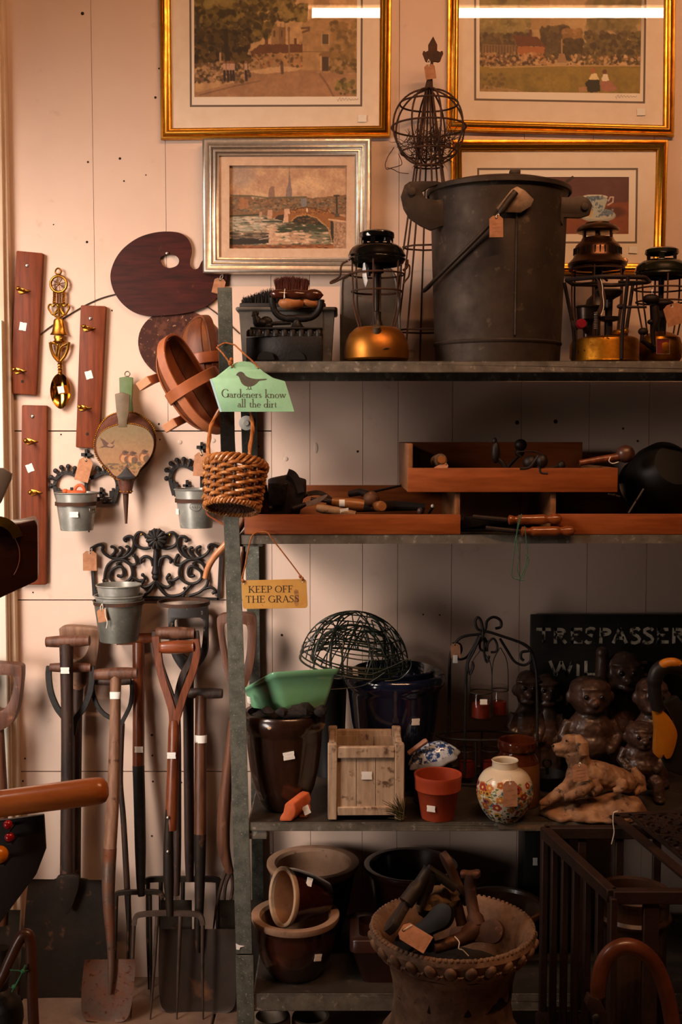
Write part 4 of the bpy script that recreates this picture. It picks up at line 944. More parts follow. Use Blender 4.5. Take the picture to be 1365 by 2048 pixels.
t = thing('terracotta_ornament', 'small orange terracotta ornament with loop handle in the metal pot', 'ornament', c + V((0, 0, h - .012)))
b = MB(); o = c + V((.004, -.006, h + .004)); b.tube(arc(o + V((.006, 0, -.003)), .013, -10, 190, 14, V((1, 0, 0)), V((0, 0, 1)), .017), .0042, 8); b.build('loop_handle', M_['terra_orange'], t)
b = MB(); b.ell(c + V((.002, -.008, h - .001)), (.026, .018, .006)); b.lathe([(0, -.016), (.018, -.016), (.024, -.002), (0, 0)], 20, T=MX.Translation(c + V((.002, -.006, h)))); b.ell(c + V((-.026, -.01, h + .002)), (.008, .008, .007)); b.ell(c + V((-.015, -.012, h + .001)), (.006, .006, .006)); b.build('body', M_['terra_orange'], t)
c, r0, r1, h = potspec(393, 977, 361, 425, 1055, 84)
crown_holder(231, -14.6, 'black iron crown-shaped pot holder beside the wicker basket', 0, '', c, (r0 + (r1 - r0) * .74 + .003, c.z + h * .70))
potR = metal_pot('galvanised pot in the crown holder, half hidden by the wicker basket', c, r0, r1, h, group='galvanised pots in crown holders')
emblem(potR, c, r0, r1, h, -1.5, h * .56); sticker(potR, c + V((-r0 - .004, -.018, h * .42)), .018, .014, nrm=V((-.9, -.5, 0)))
# ================= scrollwork iron wall planter with three nested pots
def scroll_planter():
 q = zmap(160, 1040, 4.55); Y = -.010
 t = thing('scroll_wall_planter', 'black cast-iron scrollwork wall planter with two pot rings', 'planter', P(311, 1200, -.003))
 m = M_['iron_black']; R_ = .0056
 def mir(l): return [(1384 - x, y) for x, y in l]
 b = MB()
 curves = [[(775, 165), (800, 128), (848, 115), (880, 150), (884, 205), (850, 243), (795, 260), (740, 250)],
    [(965, 195), (980, 172), (945, 150), (905, 160), (892, 215), (910, 280), (960, 330), (1020, 350), (1090, 345), (1150, 312), (1180, 272), (1172, 245), (1192, 225), (1232, 232), (1285, 264)],
    [(1110, 338), (1066, 295), (1064, 258), (1095, 240)], [(1045, 340), (1005, 295), (1000, 260), (1024, 248)], [(985, 330), (945, 285), (938, 250), (962, 238)],
    [(718, 420), (735, 355), (785, 332), (825, 355), (826, 388)], [(890, 318), (868, 372), (872, 402), (912, 410), (955, 378), (1012, 360), (1080, 372), (1128, 412), (1150, 470), (1160, 540)],
    [(975, 372), (922, 412), (905, 480), (920, 530), (960, 565), (1015, 582), (1075, 565), (1110, 520), (1100, 465), (1040, 425), (1000, 430), (985, 478), (1002, 512), (1040, 506)],
    [(1030, 385), (1045, 425)], [(695, 550), (740, 592), (795, 612), (828, 590), (805, 552), (850, 552), (905, 520)], [(805, 552), (792, 525), (812, 498)],
    [(692, 550), (730, 622), (790, 682), (860, 692), (930, 672), (980, 625), (1010, 592)], [(990, 690), (1080, 662), (1150, 602), (1170, 540)], [(1120, 632), (1190, 612), (1232, 640), (1205, 672)],
    [(940, 690), (960, 640), (945, 612)]]
 for l in curves:
  for ll in (l, mir(l)):
   b.tube(PS(q(ll), Y, 4), R_ if len(l) > 4 else R_ * .9, 8, sq=.8)
 for x, y, r in ((1095, 244, 15), (1024, 252, 12), (962, 242, 12), (965, 192, 14), (826, 388, 12), (893, 322, 18), (872, 362, 14), (1038, 506, 13), (812, 500, 18), (1045, 400, 14), (1232, 655, 18)):
  for l in ([(x, y)], mir([(x, y)])): b.ell(P(*q(l)[0], Y), r / 4.55 * S(Y), n=12, m=8)
 b.tube(PS(q([(692, 250), (692, 330), (690, 420), (690, 470), (690, 500), (690, 545)]), Y, 3), [.006, .006, .007, .008, .008, .008, .008, .009, .010, .011, .012, .011, .009, .0105, .009, .007], 10)
 b.build('scrollwork', m, t)
 b = MB(); n = V((0, -1, 0))
 for l in ([(1285, 255), (1262, 725)], [(103, 262), (130, 690)]): b.ribbon(PP(q(l), Y), .0075, .007, n)
 b.ribbon(PP(q([(1265, 718), (128, 690)]), Y), .006, .007, n); b.build('frame_bars', m, t)
 c = P(160 + 695 / 4.55, 1040 + 172 / 4.55, -.022); r = 94 / 4.55 * S(-.02); b = MB()
 b.ell(c + V((0, .006, 0)), (r, .010, r), n=32, m=8)
 for i in range(12):
  a = 2 * PI * i / 12 + .2; d = V((math.cos(a), 0, math.sin(a))); b.tube([c + d * r * .12 + V((0, -.006, 0)), c + d * r * .5 + V((0, -.007, 0)), c + d * r * .85 + V((0, -.002, 0)), c + d * r * .98 + V((0, .004, 0))], [.0025, .0045, .0058, .003], 8)
 b.ell(c + V((0, -.008, 0)), .005); b.build('rosette', m, t)
 for cx, cy, nm in ((238, 1204, 0), (367.5, 1205.5, 1)):
  b = MB(); Yr = -.085; p = P(cx, cy, Yr); rr = 54 * S(Yr) if nm else 52 * S(Yr)
  pts = ring(p, rr - .003, 40); b.ribbon(pts, .009, .003, [V((a.x - p.x, a.y - p.y, 0)).normalized() for a in pts], closed=True)
  b.box(V((p.x, (p.y + rr + Y) / 2, p.z)), (.012, abs(Y - p.y - rr) + .012, .006)); b.build('pot_ring', M_['iron_rust'], t)
 for px, py in ((313 - 30, 1069), (340, 1069.5)):
  b = MB(); b.ell(P(px, py, -.016), (.0034, .0016, .0034), n=12, m=6); b.build('screw', M_['brass'], t)
 price_tag(t, P(179.5, 1106, -.022), .036, .052, rot=0, knot=P(184, 1097, -.015), seed=9, lines=5)
 Yr = -.085; zr = P(238, 1204, Yr).z; cx = P(238, 1204, Yr).x; s = S(Yr)
 z0 = P(234, 1281, Yr).z; zt = P(238, 1199, Yr).z
 p1_ = metal_pot('lowest and largest of the three nested metal pots in the scroll planter', V((cx - .0012, Yr, z0)), 38 * s, 49 * s, zt - z0, group='nested pots in scroll planter', m=mat('galv_worn', '#7f8078', '#63635b', scale=14, rough=.5, rough2=.62, metal=.7, c3='#8f9088', s3=40))
 price_tag(p1_, V((cx - .032, Yr - 47 * s - .005, P(238, 1213, Yr).z)), .024, .033, rot=-8, knot=V((cx - .03, Yr - 47 * s - .004, P(238, 1200, Yr).z)), seed=12)
 st = MB(); w0 = V((cx - .022, Yr - 47 * s - .006, P(238, 1208, Yr).z)); st.tube(smooth_pts([w0, w0 + V((.001, -.002, -.02)), w0 + V((.005, -.002, -.035)), w0 + V((.002, 0, -.052))], 4), .0011, 6); st.build('string', M_['string_white'], p1_)
 zt2 = P(238, 1189, Yr).z; hh = .07
 metal_pot('middle of the three nested metal pots in the scroll planter', V((cx, Yr, zt2 - hh)), 35 * s, 47.5 * s, hh, group='nested pots in scroll planter')
 zt3 = P(238, 1168.5, Yr).z
 metal_pot('topmost of the three nested metal pots, its shiny inside showing', V((cx, Yr, zt3 - .074)), 34 * s, 43.5 * s, .074, group='nested pots in scroll planter')
scroll_planter()
# ================= garden tools leaning on the wall
GT = 'old garden tools leaning on the wall'
class Tool:
 """pixel outline of a leaning tool -> points on its own leaning plane (foot on the floor, head against the wall)"""
 def __init__(s, name, label, cat, pyt, Yt, pyb, foot_px, Yb=None):
  s.pt, s.Yt, s.pb = pyt, Yt, pyb
  s.Yb = PZ(foot_px, pyb, .002).y if Yb is None else Yb
  s.t = thing(name, label, cat, P(foot_px, pyb, s.Yb), GT)
 def Y(s, py): return s.Yt + (s.Yb - s.Yt) * (py - s.pt) / (s.pb - s.pt)
 def q(s, px, py, d=0): return P(px, py, s.Y(py) - d)
 def rod(s, name, pts, m, r, sm=5, n=12, d=0, sq=1):
  """pts = (px,py,radius px)"""
  k = len(pts); b = MB(); p3 = smooth_pts([s.q(p[0], p[1], d) for p in pts], sm)
  rr = []
  for i in range(k - 1):
   for j in range(sm): rr.append((pts[i][2] + (pts[i + 1][2] - pts[i][2]) * j / sm) * S(s.Y(pts[i][1])))
  rr.append(pts[-1][2] * S(s.Y(pts[-1][1])))
  b.tube(p3, rr, n, sq=sq, up=V((0, -1, 0))); return b.build(name, m, s.t, sharp=50)
 def bar(s, name, a, b_, r, m, d=0, bulge=1.12, ends=.9):
  A, B = s.q(*a, d), s.q(*b_, d); R0 = r * S(s.Y(a[1])); b = MB(); N = 14
  pr = [0, .82, .96] + [ends + (bulge - ends) * max(0, math.sin(PI * i / (N - 1))) ** .7 for i in range(N)] + [.96, .82, 0]
  ts = [0, .0, .012] + [.03 + .94 * i / (N - 1) for i in range(N)] + [.988, 1, 1]
  b.tube([A.lerp(B, t) for t in ts], [max(.0001, x * R0) for x in pr], 14); return b.build(name, m, s.t, sharp=50)
 def plate(s, name, out, hole, m, th, d=0, bev=.004, sm=4):
  b = MB(); o = smooth_pts([s.q(x, y, d + th / 2) for x, y in out], sm, True); h = [smooth_pts([s.q(x, y, d + th / 2) for x, y in hole], sm, True)] if hole else []
  b.prism(o, h, t=V((0, th, 0))); return b.build(name, m, s.t, bevel=bev, seg=2, sharp=50)
 def strap(s, name, pts, m, w, th, d=0):
  b = MB(); p = smooth_pts([s.q(x, y, d) for x, y in pts], 5)
  b.ribbon(p, w, th, V((0, -1, 0))); return b.build(name, m, s.t, bevel=.0012, seg=1)
 def blade(s, name, L, Rr, m, hollow=.012, th=.002, curl=.0, d=0):
  """L, Rr : left and right outline (px) top -> bottom; hollow = dish depth in m"""
  n, k = 24, 24; b = MB(); l = smooth_pts([V((x, y, 0)) for x, y in L], 8); r = smooth_pts([V((x, y, 0)) for x, y in Rr], 8)
  def at(L_, f):
   i = f * (len(L_) - 1); j = min(int(i), len(L_) - 2); return L_[j].lerp(L_[j + 1], i - j)
  vs = []; fs = []
  for side in (0, 1):
   for i in range(k + 1):
    f = i / k; a, c = at(l, f), at(r, f)
    for j in range(n + 1):
     u = j / n; p = a.lerp(c, u); e = (1 - (2 * u - 1) ** 2)
     y = s.Y(p.y) - d + hollow * e * (1 - .5 * f) - curl * (2 * u - 1) ** 4 + (th if side else 0) - (.012 * math.exp(-f * 9) * (1 - e) if hollow else 0)
     vs.append(P(p.x, p.y, y))
  W = (n + 1)
  for side in (0, 1):
   o = side * (k + 1) * W
   for i in range(k):
    for j in range(n): fs.append((o + i * W + j, o + i * W + j + 1, o + (i + 1) * W + j + 1, o + (i + 1) * W + j))
  o = (k + 1) * W
  for i in range(k):
   fs.append((i * W, (i + 1) * W, o + (i + 1) * W, o + i * W)); fs.append((i * W + n, (i + 1) * W + n, o + (i + 1) * W + n, o + i * W + n))
  for j in range(n):
   fs.append((j, j + 1, o + j + 1, o + j)); fs.append((k * W + j, k * W + j + 1, o + k * W + j + 1, o + k * W + j))
  b.add(vs, fs); return b.build(name, m, s.t)
 def tine(s, pts, m, d=0, r=4):
  k = len(pts); return s.rod('tine', [(x, y, r * (1 - .35 * i / (k - 1)) if i < k - 1 else r * .3) for i, (x, y) in enumerate(pts)], m, None, d=d, n=8)
 def stick(s, px, py, rpx, w=.022, h=.016, rot=0):
  sticker(s.t, s.q(px, py, rpx * S(s.Y(py)) + .001), w, h, rot)
m = M_
T = Tool('shovel', 'big square-mouthed shovel with dark T handle, tallest at the left', 'shovel', 1280, -.115, 1997, 130)
T.rod('shaft', [(132.6, 1286, 15), (133, 1310, 14), (134, 1400, 12.5), (135, 1500, 13), (134.5, 1640, 13.8), (134, 1745, 14.5), (134, 1775, 13)], m['tool_dark'], None)
T.bar('grip', (92, 1284), (180, 1281), 11, m['tool_mid'])
T.blade('blade', [(60, 1758), (54, 1785), (45, 1890), (34, 1997)], [(206, 1760), (210, 1790), (214, 1890), (222, 1997)], m['steel_dark'], .016)
T.plate('socket', [(118, 1752), (150, 1750), (158, 1762), (152, 1792), (134, 1830), (118, 1795), (112, 1765)], None, m['steel_dark'], .012, .016)
T.stick(130, 1341, 14)
T = Tool('spade', 'spade with pale worn wooden D grip directly behind the big shovel', 'spade', 1255, -.040, 1990, 152, -.048)
q = zmap(0, 1190, 2.73)
T.plate('grip', q([(330, 178), (400, 172), (530, 185), (541, 215), (533, 320), (508, 430), (455, 505), (425, 520), (385, 500), (350, 430), (330, 320), (325, 215)]), q([(372, 226), (430, 228), (490, 226), (488, 270), (470, 320), (438, 352), (405, 350), (385, 310)]), m['tool_pale'], .034, bev=.009)
T.rod('shaft', [(156, 1370, 12), (154, 1430, 11), (152, 1600, 11), (150, 1755, 12)], m['tool_dark'], None)
T.blade('blade', [(78, 1768), (76, 1880), (74, 1988)], [(192, 1768), (193, 1880), (194, 1988)], m['steel_dark'], .006)
T = Tool('garden_fork', 'tool with iron-strapped handle loop hidden behind the big shovel', 'fork', 1325, -.082, 1985, 140, -.088)
T.bar('grip', (100, 1335), (183, 1335), 9, m['tool_mid'])
for sx in (-1, 1): T.strap('strap', [(141 + sx * 42, 1332), (141 + sx * 43.5, 1352), (141 + sx * 39, 1385), (141 + sx * 27, 1415), (141 + sx * 10, 1440), (141 + sx * 5, 1470)], m['iron_black'], .016, .008)
T.rod('shaft', [(141, 1450, 9), (141, 1600, 9), (141, 1760, 9)], m['tool_dark'], None)
for x in (105, 130, 155, 178): T.tine([(x, 1765), (x, 1860), (x, 1980)], m['steel_dark'])
T.strap('fork_head', [(103, 1770), (112, 1762), (141, 1760), (170, 1762), (180, 1770)], m['steel_dark'], .012, .008)
T = Tool('edging_hoe', 'thin dark tool with looped iron handle behind the small shovel', 'hoe', 1355, -.062, 1960, 262, -.080)
q = zmap(0, 1190, 2.73)
T.bar('grip', q([(508, 470)])[0], q([(718, 470)])[0], 8, m['tool_dark'])
for l in ([(508, 465), (508, 530), (530, 600), (570, 650), (625, 680), (665, 700)], [(718, 465), (722, 530), (712, 600), (690, 650), (670, 690), (664, 720)]): T.strap('strap', q(l), m['iron_black'], .011, .008)
T.rod('shaft', [(244, 1448, 6), (241, 1560, 5.5), (247, 1640, 6), (255, 1785, 6.5), (261, 1900, 5), (262, 1958, 3)], m['tool_dark'], None)
T = Tool('garden_fork', 'T-handled fork with reddish shaft under the nested metal pots', 'fork', 1276, -.02, 2000, 285, -.135)
T.bar('grip', (233, 1281), (309, 1275), 10, m['tool_red'])
T.rod('shaft', [(277, 1285, 12.5), (277.5, 1400, 12), (277, 1520, 12), (277, 1533, 12)], m['tool_red'], None)
T.rod('socket', [(277, 1531, 12.3), (279, 1600, 12), (281, 1700, 11.5), (282, 1770, 9), (283, 1792, 7)], m['iron_black'], None)
T.strap('fork_head', [(231, 1796), (238, 1786), (283, 1784), (318, 1785), (326, 1796)], m['steel_dark'], .013, .009)
for x0, x1 in ((233, 228), (258, 255), (300, 303), (324, 328)): T.tine([(x0, 1790), ((x0 + x1) / 2, 1890), (x1, 1998)], m['steel_dark'], r=4.4)
T.stick(278, 1499, 12)
T = Tool('garden_fork', 'fork with black scuffed D handle at the back below the empty pot ring', 'fork', 1213, -.035, 1990, 380, -.070)
q = zmap(0, 1190, 2.73)
T.plate('grip', q([(922, 70), (935, 64), (1020, 62), (1118, 64), (1132, 85), (1133, 200), (1130, 320), (1090, 390), (1045, 430), (1010, 430), (960, 370), (930, 300), (922, 200), (917, 100)]), q([(950, 142), (1025, 128), (1105, 132), (1108, 220), (1095, 300), (1040, 345), (1010, 345), (965, 290), (952, 220)]), mat('black_paint_worn', '#241c18', '#181210', scale=30, rough=.45, c3='#6c6258', s3=60, lo3=.64, hi3=.7), .032, bev=.008)
T.rod('shaft', [(377, 1338, 12), (377, 1400, 11), (378, 1560, 10.5), (379, 1700, 10), (380, 1762, 8)], m['tool_dark'], None)
T.strap('fork_head', [(292, 1768), (300, 1759), (380, 1758), (432, 1759), (440, 1768)], m['steel_dark'], .014, .01)
for x in (296, 322, 366, 436): T.tine([(x, 1763), (x, 1870), (x + 2, 1988)], m['steel_dark'], r=4.6)
T = Tool('garden_fork', 'strapped D-handled tool with dark bar just behind the front fork', 'fork', 1262, -.085, 2000, 352, -.15)
T.bar('grip', (312, 1266), (390, 1267), 12, m['tool_mid'])
for l in ([(311, 1262), (311, 1285), (318, 1320), (331, 1360), (345, 1400), (352, 1440)], [(391, 1262), (393, 1285), (384, 1315), (366, 1350), (356, 1390), (353, 1440)]): T.strap('strap', l, m['tool_dark'], .017, .012)
T.rod('shaft', [(353, 1420, 8), (354, 1500, 9), (354, 1700, 9), (352, 1790, 8)], m['tool_dark'], None)
T.blade('blade', [(322, 1800), (322, 1900), (330, 1996)], [(384, 1800), (384, 1900), (376, 1996)], m['steel_dark'], .004)
T = Tool('garden_fork', 'front garden fork with orange split D handle and four long tines', 'fork', 1290, -.13, 2039, 350, -.228)
q = zmap(0, 1190, 2.73)
T.bar('grip', (318, 1295), (389, 1293), 12.2, mat('tool_orange', '#8a4424', '#66300f', scale=14, stretch=(1, 5, 5), rough=.35, coat=.2))
for l in ([(852, 225), (860, 290), (872, 380), (893, 470), (922, 560), (943, 640), (946, 740)], [(1068, 240), (1076, 320), (1050, 430), (1010, 530), (982, 620), (962, 690), (954, 760)]): T.strap('strap', q(l), m['tool_red'], .019, .014)
T.rod('shaft', [(348, 1440, 9), (348.5, 1462, 12.2), (347, 1520, 12.5), (344, 1600, 12.5), (342, 1660, 12)], m['tool_red'], None)
T.rod('socket', [(337.5, 1618, 6), (338, 1640, 8), (337, 1700, 10.5), (337.5, 1760, 11), (339, 1800, 8.5), (340, 1832, 7)], m['steel_dark'], None, d=.004)
T.strap('fork_head', [(268, 1850), (271, 1836), (282, 1829), (330, 1826), (390, 1828), (402, 1834), (406, 1850)], mat('steel_worn', '#5c4c42', '#473830', scale=20, rough=.5, metal=.55, bump=.15, bscale=80), .012, .010)
for l in ([(268, 1845), (265, 1920), (262, 2036)], [(315, 1832), (309, 1925), (301, 2039)], [(361, 1832), (357, 1935), (354, 2038)], [(406, 1845), (405, 1940), (407, 2040)]): T.tine(l, MATS['steel_worn'], r=4.6)
for py in (1636, 1704):
 b = MB(); b.ell(T.q(336, py, 11 * S(-.2) + .004), (.005, .003, .005), n=10, m=6); b.build('rivet', m['screw'], T.t)
T.stick(343, 1511, 12.5)
T = Tool('shovel', 'broad shovel with T handle standing against the rack post', 'shovel', 1384, -.09, 2028, 395, -.198)
T.bar('grip', (377, 1386), (446, 1387), 9.5, m['tool_dark'], bulge=1.15, ends=1.0)
T.rod('shaft', [(402, 1390, 12), (402, 1420, 11.5), (401, 1550, 12.5), (400.5, 1672, 12.5)], mat('tool_brown', '#6a4028', '#4a2a18', scale=16, stretch=(5, 5, .5), rough=.45, bump=.15, bscale=40), None)
T.rod('socket', [(400.5, 1668, 12.8), (400, 1740, 11.5), (399, 1810, 9.5), (397, 1850, 9), (396, 1905, 5)], m['steel_dark'], None, d=.002)
T.blade('blade', [(318, 1858), (317, 1930), (320, 2000), (330, 2021), (348, 2028)], [(471, 1858), (473, 1930), (472, 1995), (466, 2018), (452, 2028)], mat('steel_brown', '#43352c', '#2f2520', scale=7, rough=.5, metal=.5, c3='#7c5236', s3=10, lo3=.62, hi3=.75, bump=.15, bscale=60), .014)
b = MB(); pts = [T.q(402 + 12.6 * math.sin(a), 1477 + 2 * math.cos(a), 12.4 * S(-.11) * math.cos(a) + .001) for a in [-1.3 + 2.6 * i / 10 for i in range(11)]]
b.ribbon(pts, .020, .0006, [V((math.sin(a), -math.cos(a), 0)) for a in [-1.3 + 2.6 * i / 10 for i in range(11)]]); b.build('price_sticker', m['paper_white'], T.t)
T = Tool('shovel', 'small rusty-bladed shovel with pale T handle standing in front', 'shovel', 1346, -.125, 2044, 215)
T.bar('grip', (189, 1349), (276, 1346), 11.5, m['tool_mid'])
T.rod('shaft', [(231.5, 1352, 12), (231, 1400, 11), (229.5, 1500, 12), (226, 1600, 13), (221, 1680, 13.6), (220, 1702, 13.4)], m['tool_pale'], None)
T.rod('socket', [(220.5, 1696, 13.8), (217, 1765, 13.8), (218, 1820, 12), (221, 1870, 9.5), (222.5, 1915, 7.5), (222, 1950, 7), (220, 1990, 3)], m['steel_rust'], None)
T.blade('blade', [(169.5, 1919), (165, 1955), (162.5, 2000), (164, 2026), (172, 2040), (190, 2044)], [(272.5, 1918), (270, 1950), (265, 2000), (258, 2030), (248, 2042), (232, 2046)], m['steel_rust'], .012)
b = MB(); pts = [T.q(231 + 11.8 * math.sin(a), 1391, 11.6 * S(-.13) * math.cos(a) + .001) for a in [-1.2 + 2.4 * i / 10 for i in range(11)]]
b.ribbon(pts, .018, .0006, [V((math.sin(a), -math.cos(a), 0)) for a in [-1.2 + 2.4 * i / 10 for i in range(11)]]); b.build('price_sticker', m['paper_white'], T.t)
T = Tool('spade', 'spade with wooden D handle at the far left beside the window frame', 'spade', 1325, -.10, 1995, 20, -.14)
T.plate('grip', [(-46, 1332), (-20, 1327), (0, 1327), (38, 1331), (43.5, 1345), (40, 1385), (34, 1420), (24, 1445), (8, 1458), (-4, 1460), (-18, 1448), (-34, 1425), (-44, 1385), (-48, 1345)], [(-30, 1352), (0, 1350), (27, 1353), (26, 1375), (20, 1400), (6, 1420), (-8, 1420), (-22, 1400), (-29, 1375)], m['tool_mid'], .036, bev=.010)
T.rod('shaft', [(-2, 1440, 9), (-2, 1470, 11), (0, 1540, 13), (2, 1600, 14), (3, 1760, 14), (2, 1850, 10)], m['tool_mid'], None)
T.blade('blade', [(-40, 1818), (-38, 1900), (-30, 1992)], [(41, 1820), (36, 1900), (30, 1992)], m['steel_dark'], .008)
T = Tool('spade', 'spade with brown wooden D handle standing between the two rack posts', 'spade', 1226, -.10, 1990, 480, -.14)
T.plate('grip', [(438, 1232), (460, 1227), (500, 1228), (512, 1240), (512, 1290), (505, 1340), (494, 1372), (484, 1384), (470, 1384), (458, 1370), (446, 1330), (438, 1280), (434, 1245)], [(448, 1250), (475, 1250), (494, 1253), (494, 1300), (486, 1340), (474, 1352), (462, 1340), (452, 1300)], m['tool_mid'], .034, bev=.009)
T.rod('shaft', [(478, 1372, 11), (480, 1500, 11), (482, 1700, 11), (483, 1790, 11)], m['tool_dark'], None)
T.blade('blade', [(440, 1800), (440, 1900), (444, 1988)], [(524, 1800), (524, 1900), (520, 1988)], m['steel_dark'], .004)
T = Tool('cultivator', 'brown three-pronged cultivator tucked behind the front rack post', 'cultivator', 1440, -.135, 1860, 445, -.12)
T.rod('shaft', [(466, 1440, 8), (458, 1520, 10), (450, 1600, 13), (447, 1680, 13.5), (453, 1720, 11), (461, 1745, 8)], m['tool_mid'], None)
for l in ([(455, 1735), (443, 1770), (434, 1810), (427, 1858)], [(461, 1745), (450, 1780), (449, 1858)], [(462, 1740), (466, 1770), (460, 1810), (452, 1858)]): T.tine(l, m['tool_dark'], r=4.2)
# ================= things hung on the front post
def trug(label, c, a, n, half, wid, dep, mats, hscale=1.0, feet=True):
 """a long axis, n opening normal; boat of overlapping boards with rim, handle band and feet"""
 a = V(a).normalized(); n = (V(n) - a * V(n).dot(a)).normalized(); s = a.cross(n).normalized()
 t = thing('trug_basket', label, 'basket', c, 'wooden trug baskets')
 c = V(c); q = lambda u, v, w: c + a * u + s * v + n * w
 def hull(u, v):      # u -1..1 along, v -1..1 across (angle)
  prof = (1 - abs(u) ** 2.6) ** .5
  th = v * PI / 2
  return q(u * half, math.sin(th) * wid * (.25 + .75 * prof) * (1 if abs(u) < 1 else 0) * prof ** .35, -math.cos(th) * dep * (.15 + .85 * prof) + (abs(u) ** 3) * dep * .35)
 nb = 5
 for k in range(nb):
  b = MB(); v0, v1 = -1 + 2 * k / nb - .03, -1 + 2 * (k + 1) / nb + .03; vs = []; fs = []; N = 24; off = .0025 if k % 2 else 0
  for side in (0, 1):
   for i in range(N + 1):
    u = -1 + 2 * i / N
    for j in range(5):
     v = max(-1, min(1, v0 + (v1 - v0) * j / 4)); p = hull(u * .985, v); o = (p - c - a * (u * half)); d = o.normalized() if o.length > 1e-5 else -n
     vs.append(p + d * (off + (.0022 if side else 0)))
  for side in (0, 1):
   o = side * (N + 1) * 5
   for i in range(N):
    for j in range(4): fs.append((o + i * 5 + j, o + i * 5 + j + 1, o + (i + 1) * 5 + j + 1, o + (i + 1) * 5 + j))
  o = (N + 1) * 5
  for i in range(N):
   for j in (0, 4): fs.append((i * 5 + j, (i + 1) * 5 + j, o + (i + 1) * 5 + j, o + i * 5 + j))
  for j in range(4):
   for i in (0, N): fs.append((i * 5 + j, i * 5 + j + 1, o + i * 5 + j + 1, o + i * 5 + j))
  b.add(vs, fs); b.build('board', mats[0] if k % 2 else mats[1], t)
 b = MB(); N = 48; pts = []; nr = []
 for i in range(N):
  A = 2 * PI * i / N; cu = math.copysign(abs(math.cos(A)) ** .8, math.cos(A)); sv = math.copysign(abs(math.sin(A)) ** .8, math.sin(A))
  pts.append(q(cu * half * 1.02, sv * wid * 1.05, abs(cu) ** 3 * dep * .30)); nr.append((s * sv + a * cu * .6).normalized())
 b.ribbon(pts, .022, .006, nr, closed=True); b.build('rim', mats[2], t, bevel=.001, seg=1)
 b = MB(); N = 40; pts = []; nr = []
 for i in range(N):
  A = 2 * PI * i / N; w = math.sin(A)
  pts.append(q(.0, math.cos(A) * wid * 1.14, w * (dep * 1.10 if w < 0 else dep * 1.35 * hscale))); nr.append((s * math.cos(A) + n * w).normalized())
 b.ribbon(pts, .026, .005, nr, closed=True); b.build('handle_band', mats[3], t, bevel=.001, seg=1)
 if feet:
  for u in (-.5, .42):
   b = MB(); w = wid * 1.0; base = -dep * 1.06
   pl = [(-w, base - .030), (-w + .018, base - .030), (-w * .35, base - .012), (w * .35, base - .012), (w - .018, base - .030), (w, base - .030), (w, base + .006), (w * .5, base - .002), (-w * .5, base - .002), (-w, base + .006)]
   b.prism([q(u * half - .010, v, z) for v, z in pl], t=a * .020); b.build('foot', mats[4], t, bevel=.0015, seg=1)
 return t
Yc = -.40
ax = V((.52, 0.02, -.86)); fi = R(24)
n1 = V((.855 * math.cos(fi), -math.sin(fi), .51 * math.cos(fi)))
trug('nearer wooden trug basket with pale feet, hanging at a slant left of the post', P(384, 774, Yc), ax, n1, .120, .066, .050,
  [M_['trug'], M_['trug_dark'], mat('trug_rim', '#b06a42', '#945230', scale=14, rough=.5, coat=.1), mat('trug_band', '#a9623a', '#8c4c28', scale=14, rough=.5), M_['trug_pale']])
ax2 = V((.13, -.05, -.99)); fi = R(-38)
n2 = V((math.cos(fi), -math.sin(fi), .12))
trug('darker wooden trug basket behind the nearer one, seen from its underside', P(404, 722, -.235), ax2, n2, .105, .058, .045,
  [M_['trug_dark'], mat('trug_old', '#7e4622', '#5c3014', scale=12, rough=.5), M_['trug_dark'], M_['trug'], M_['trug']], feet=False)
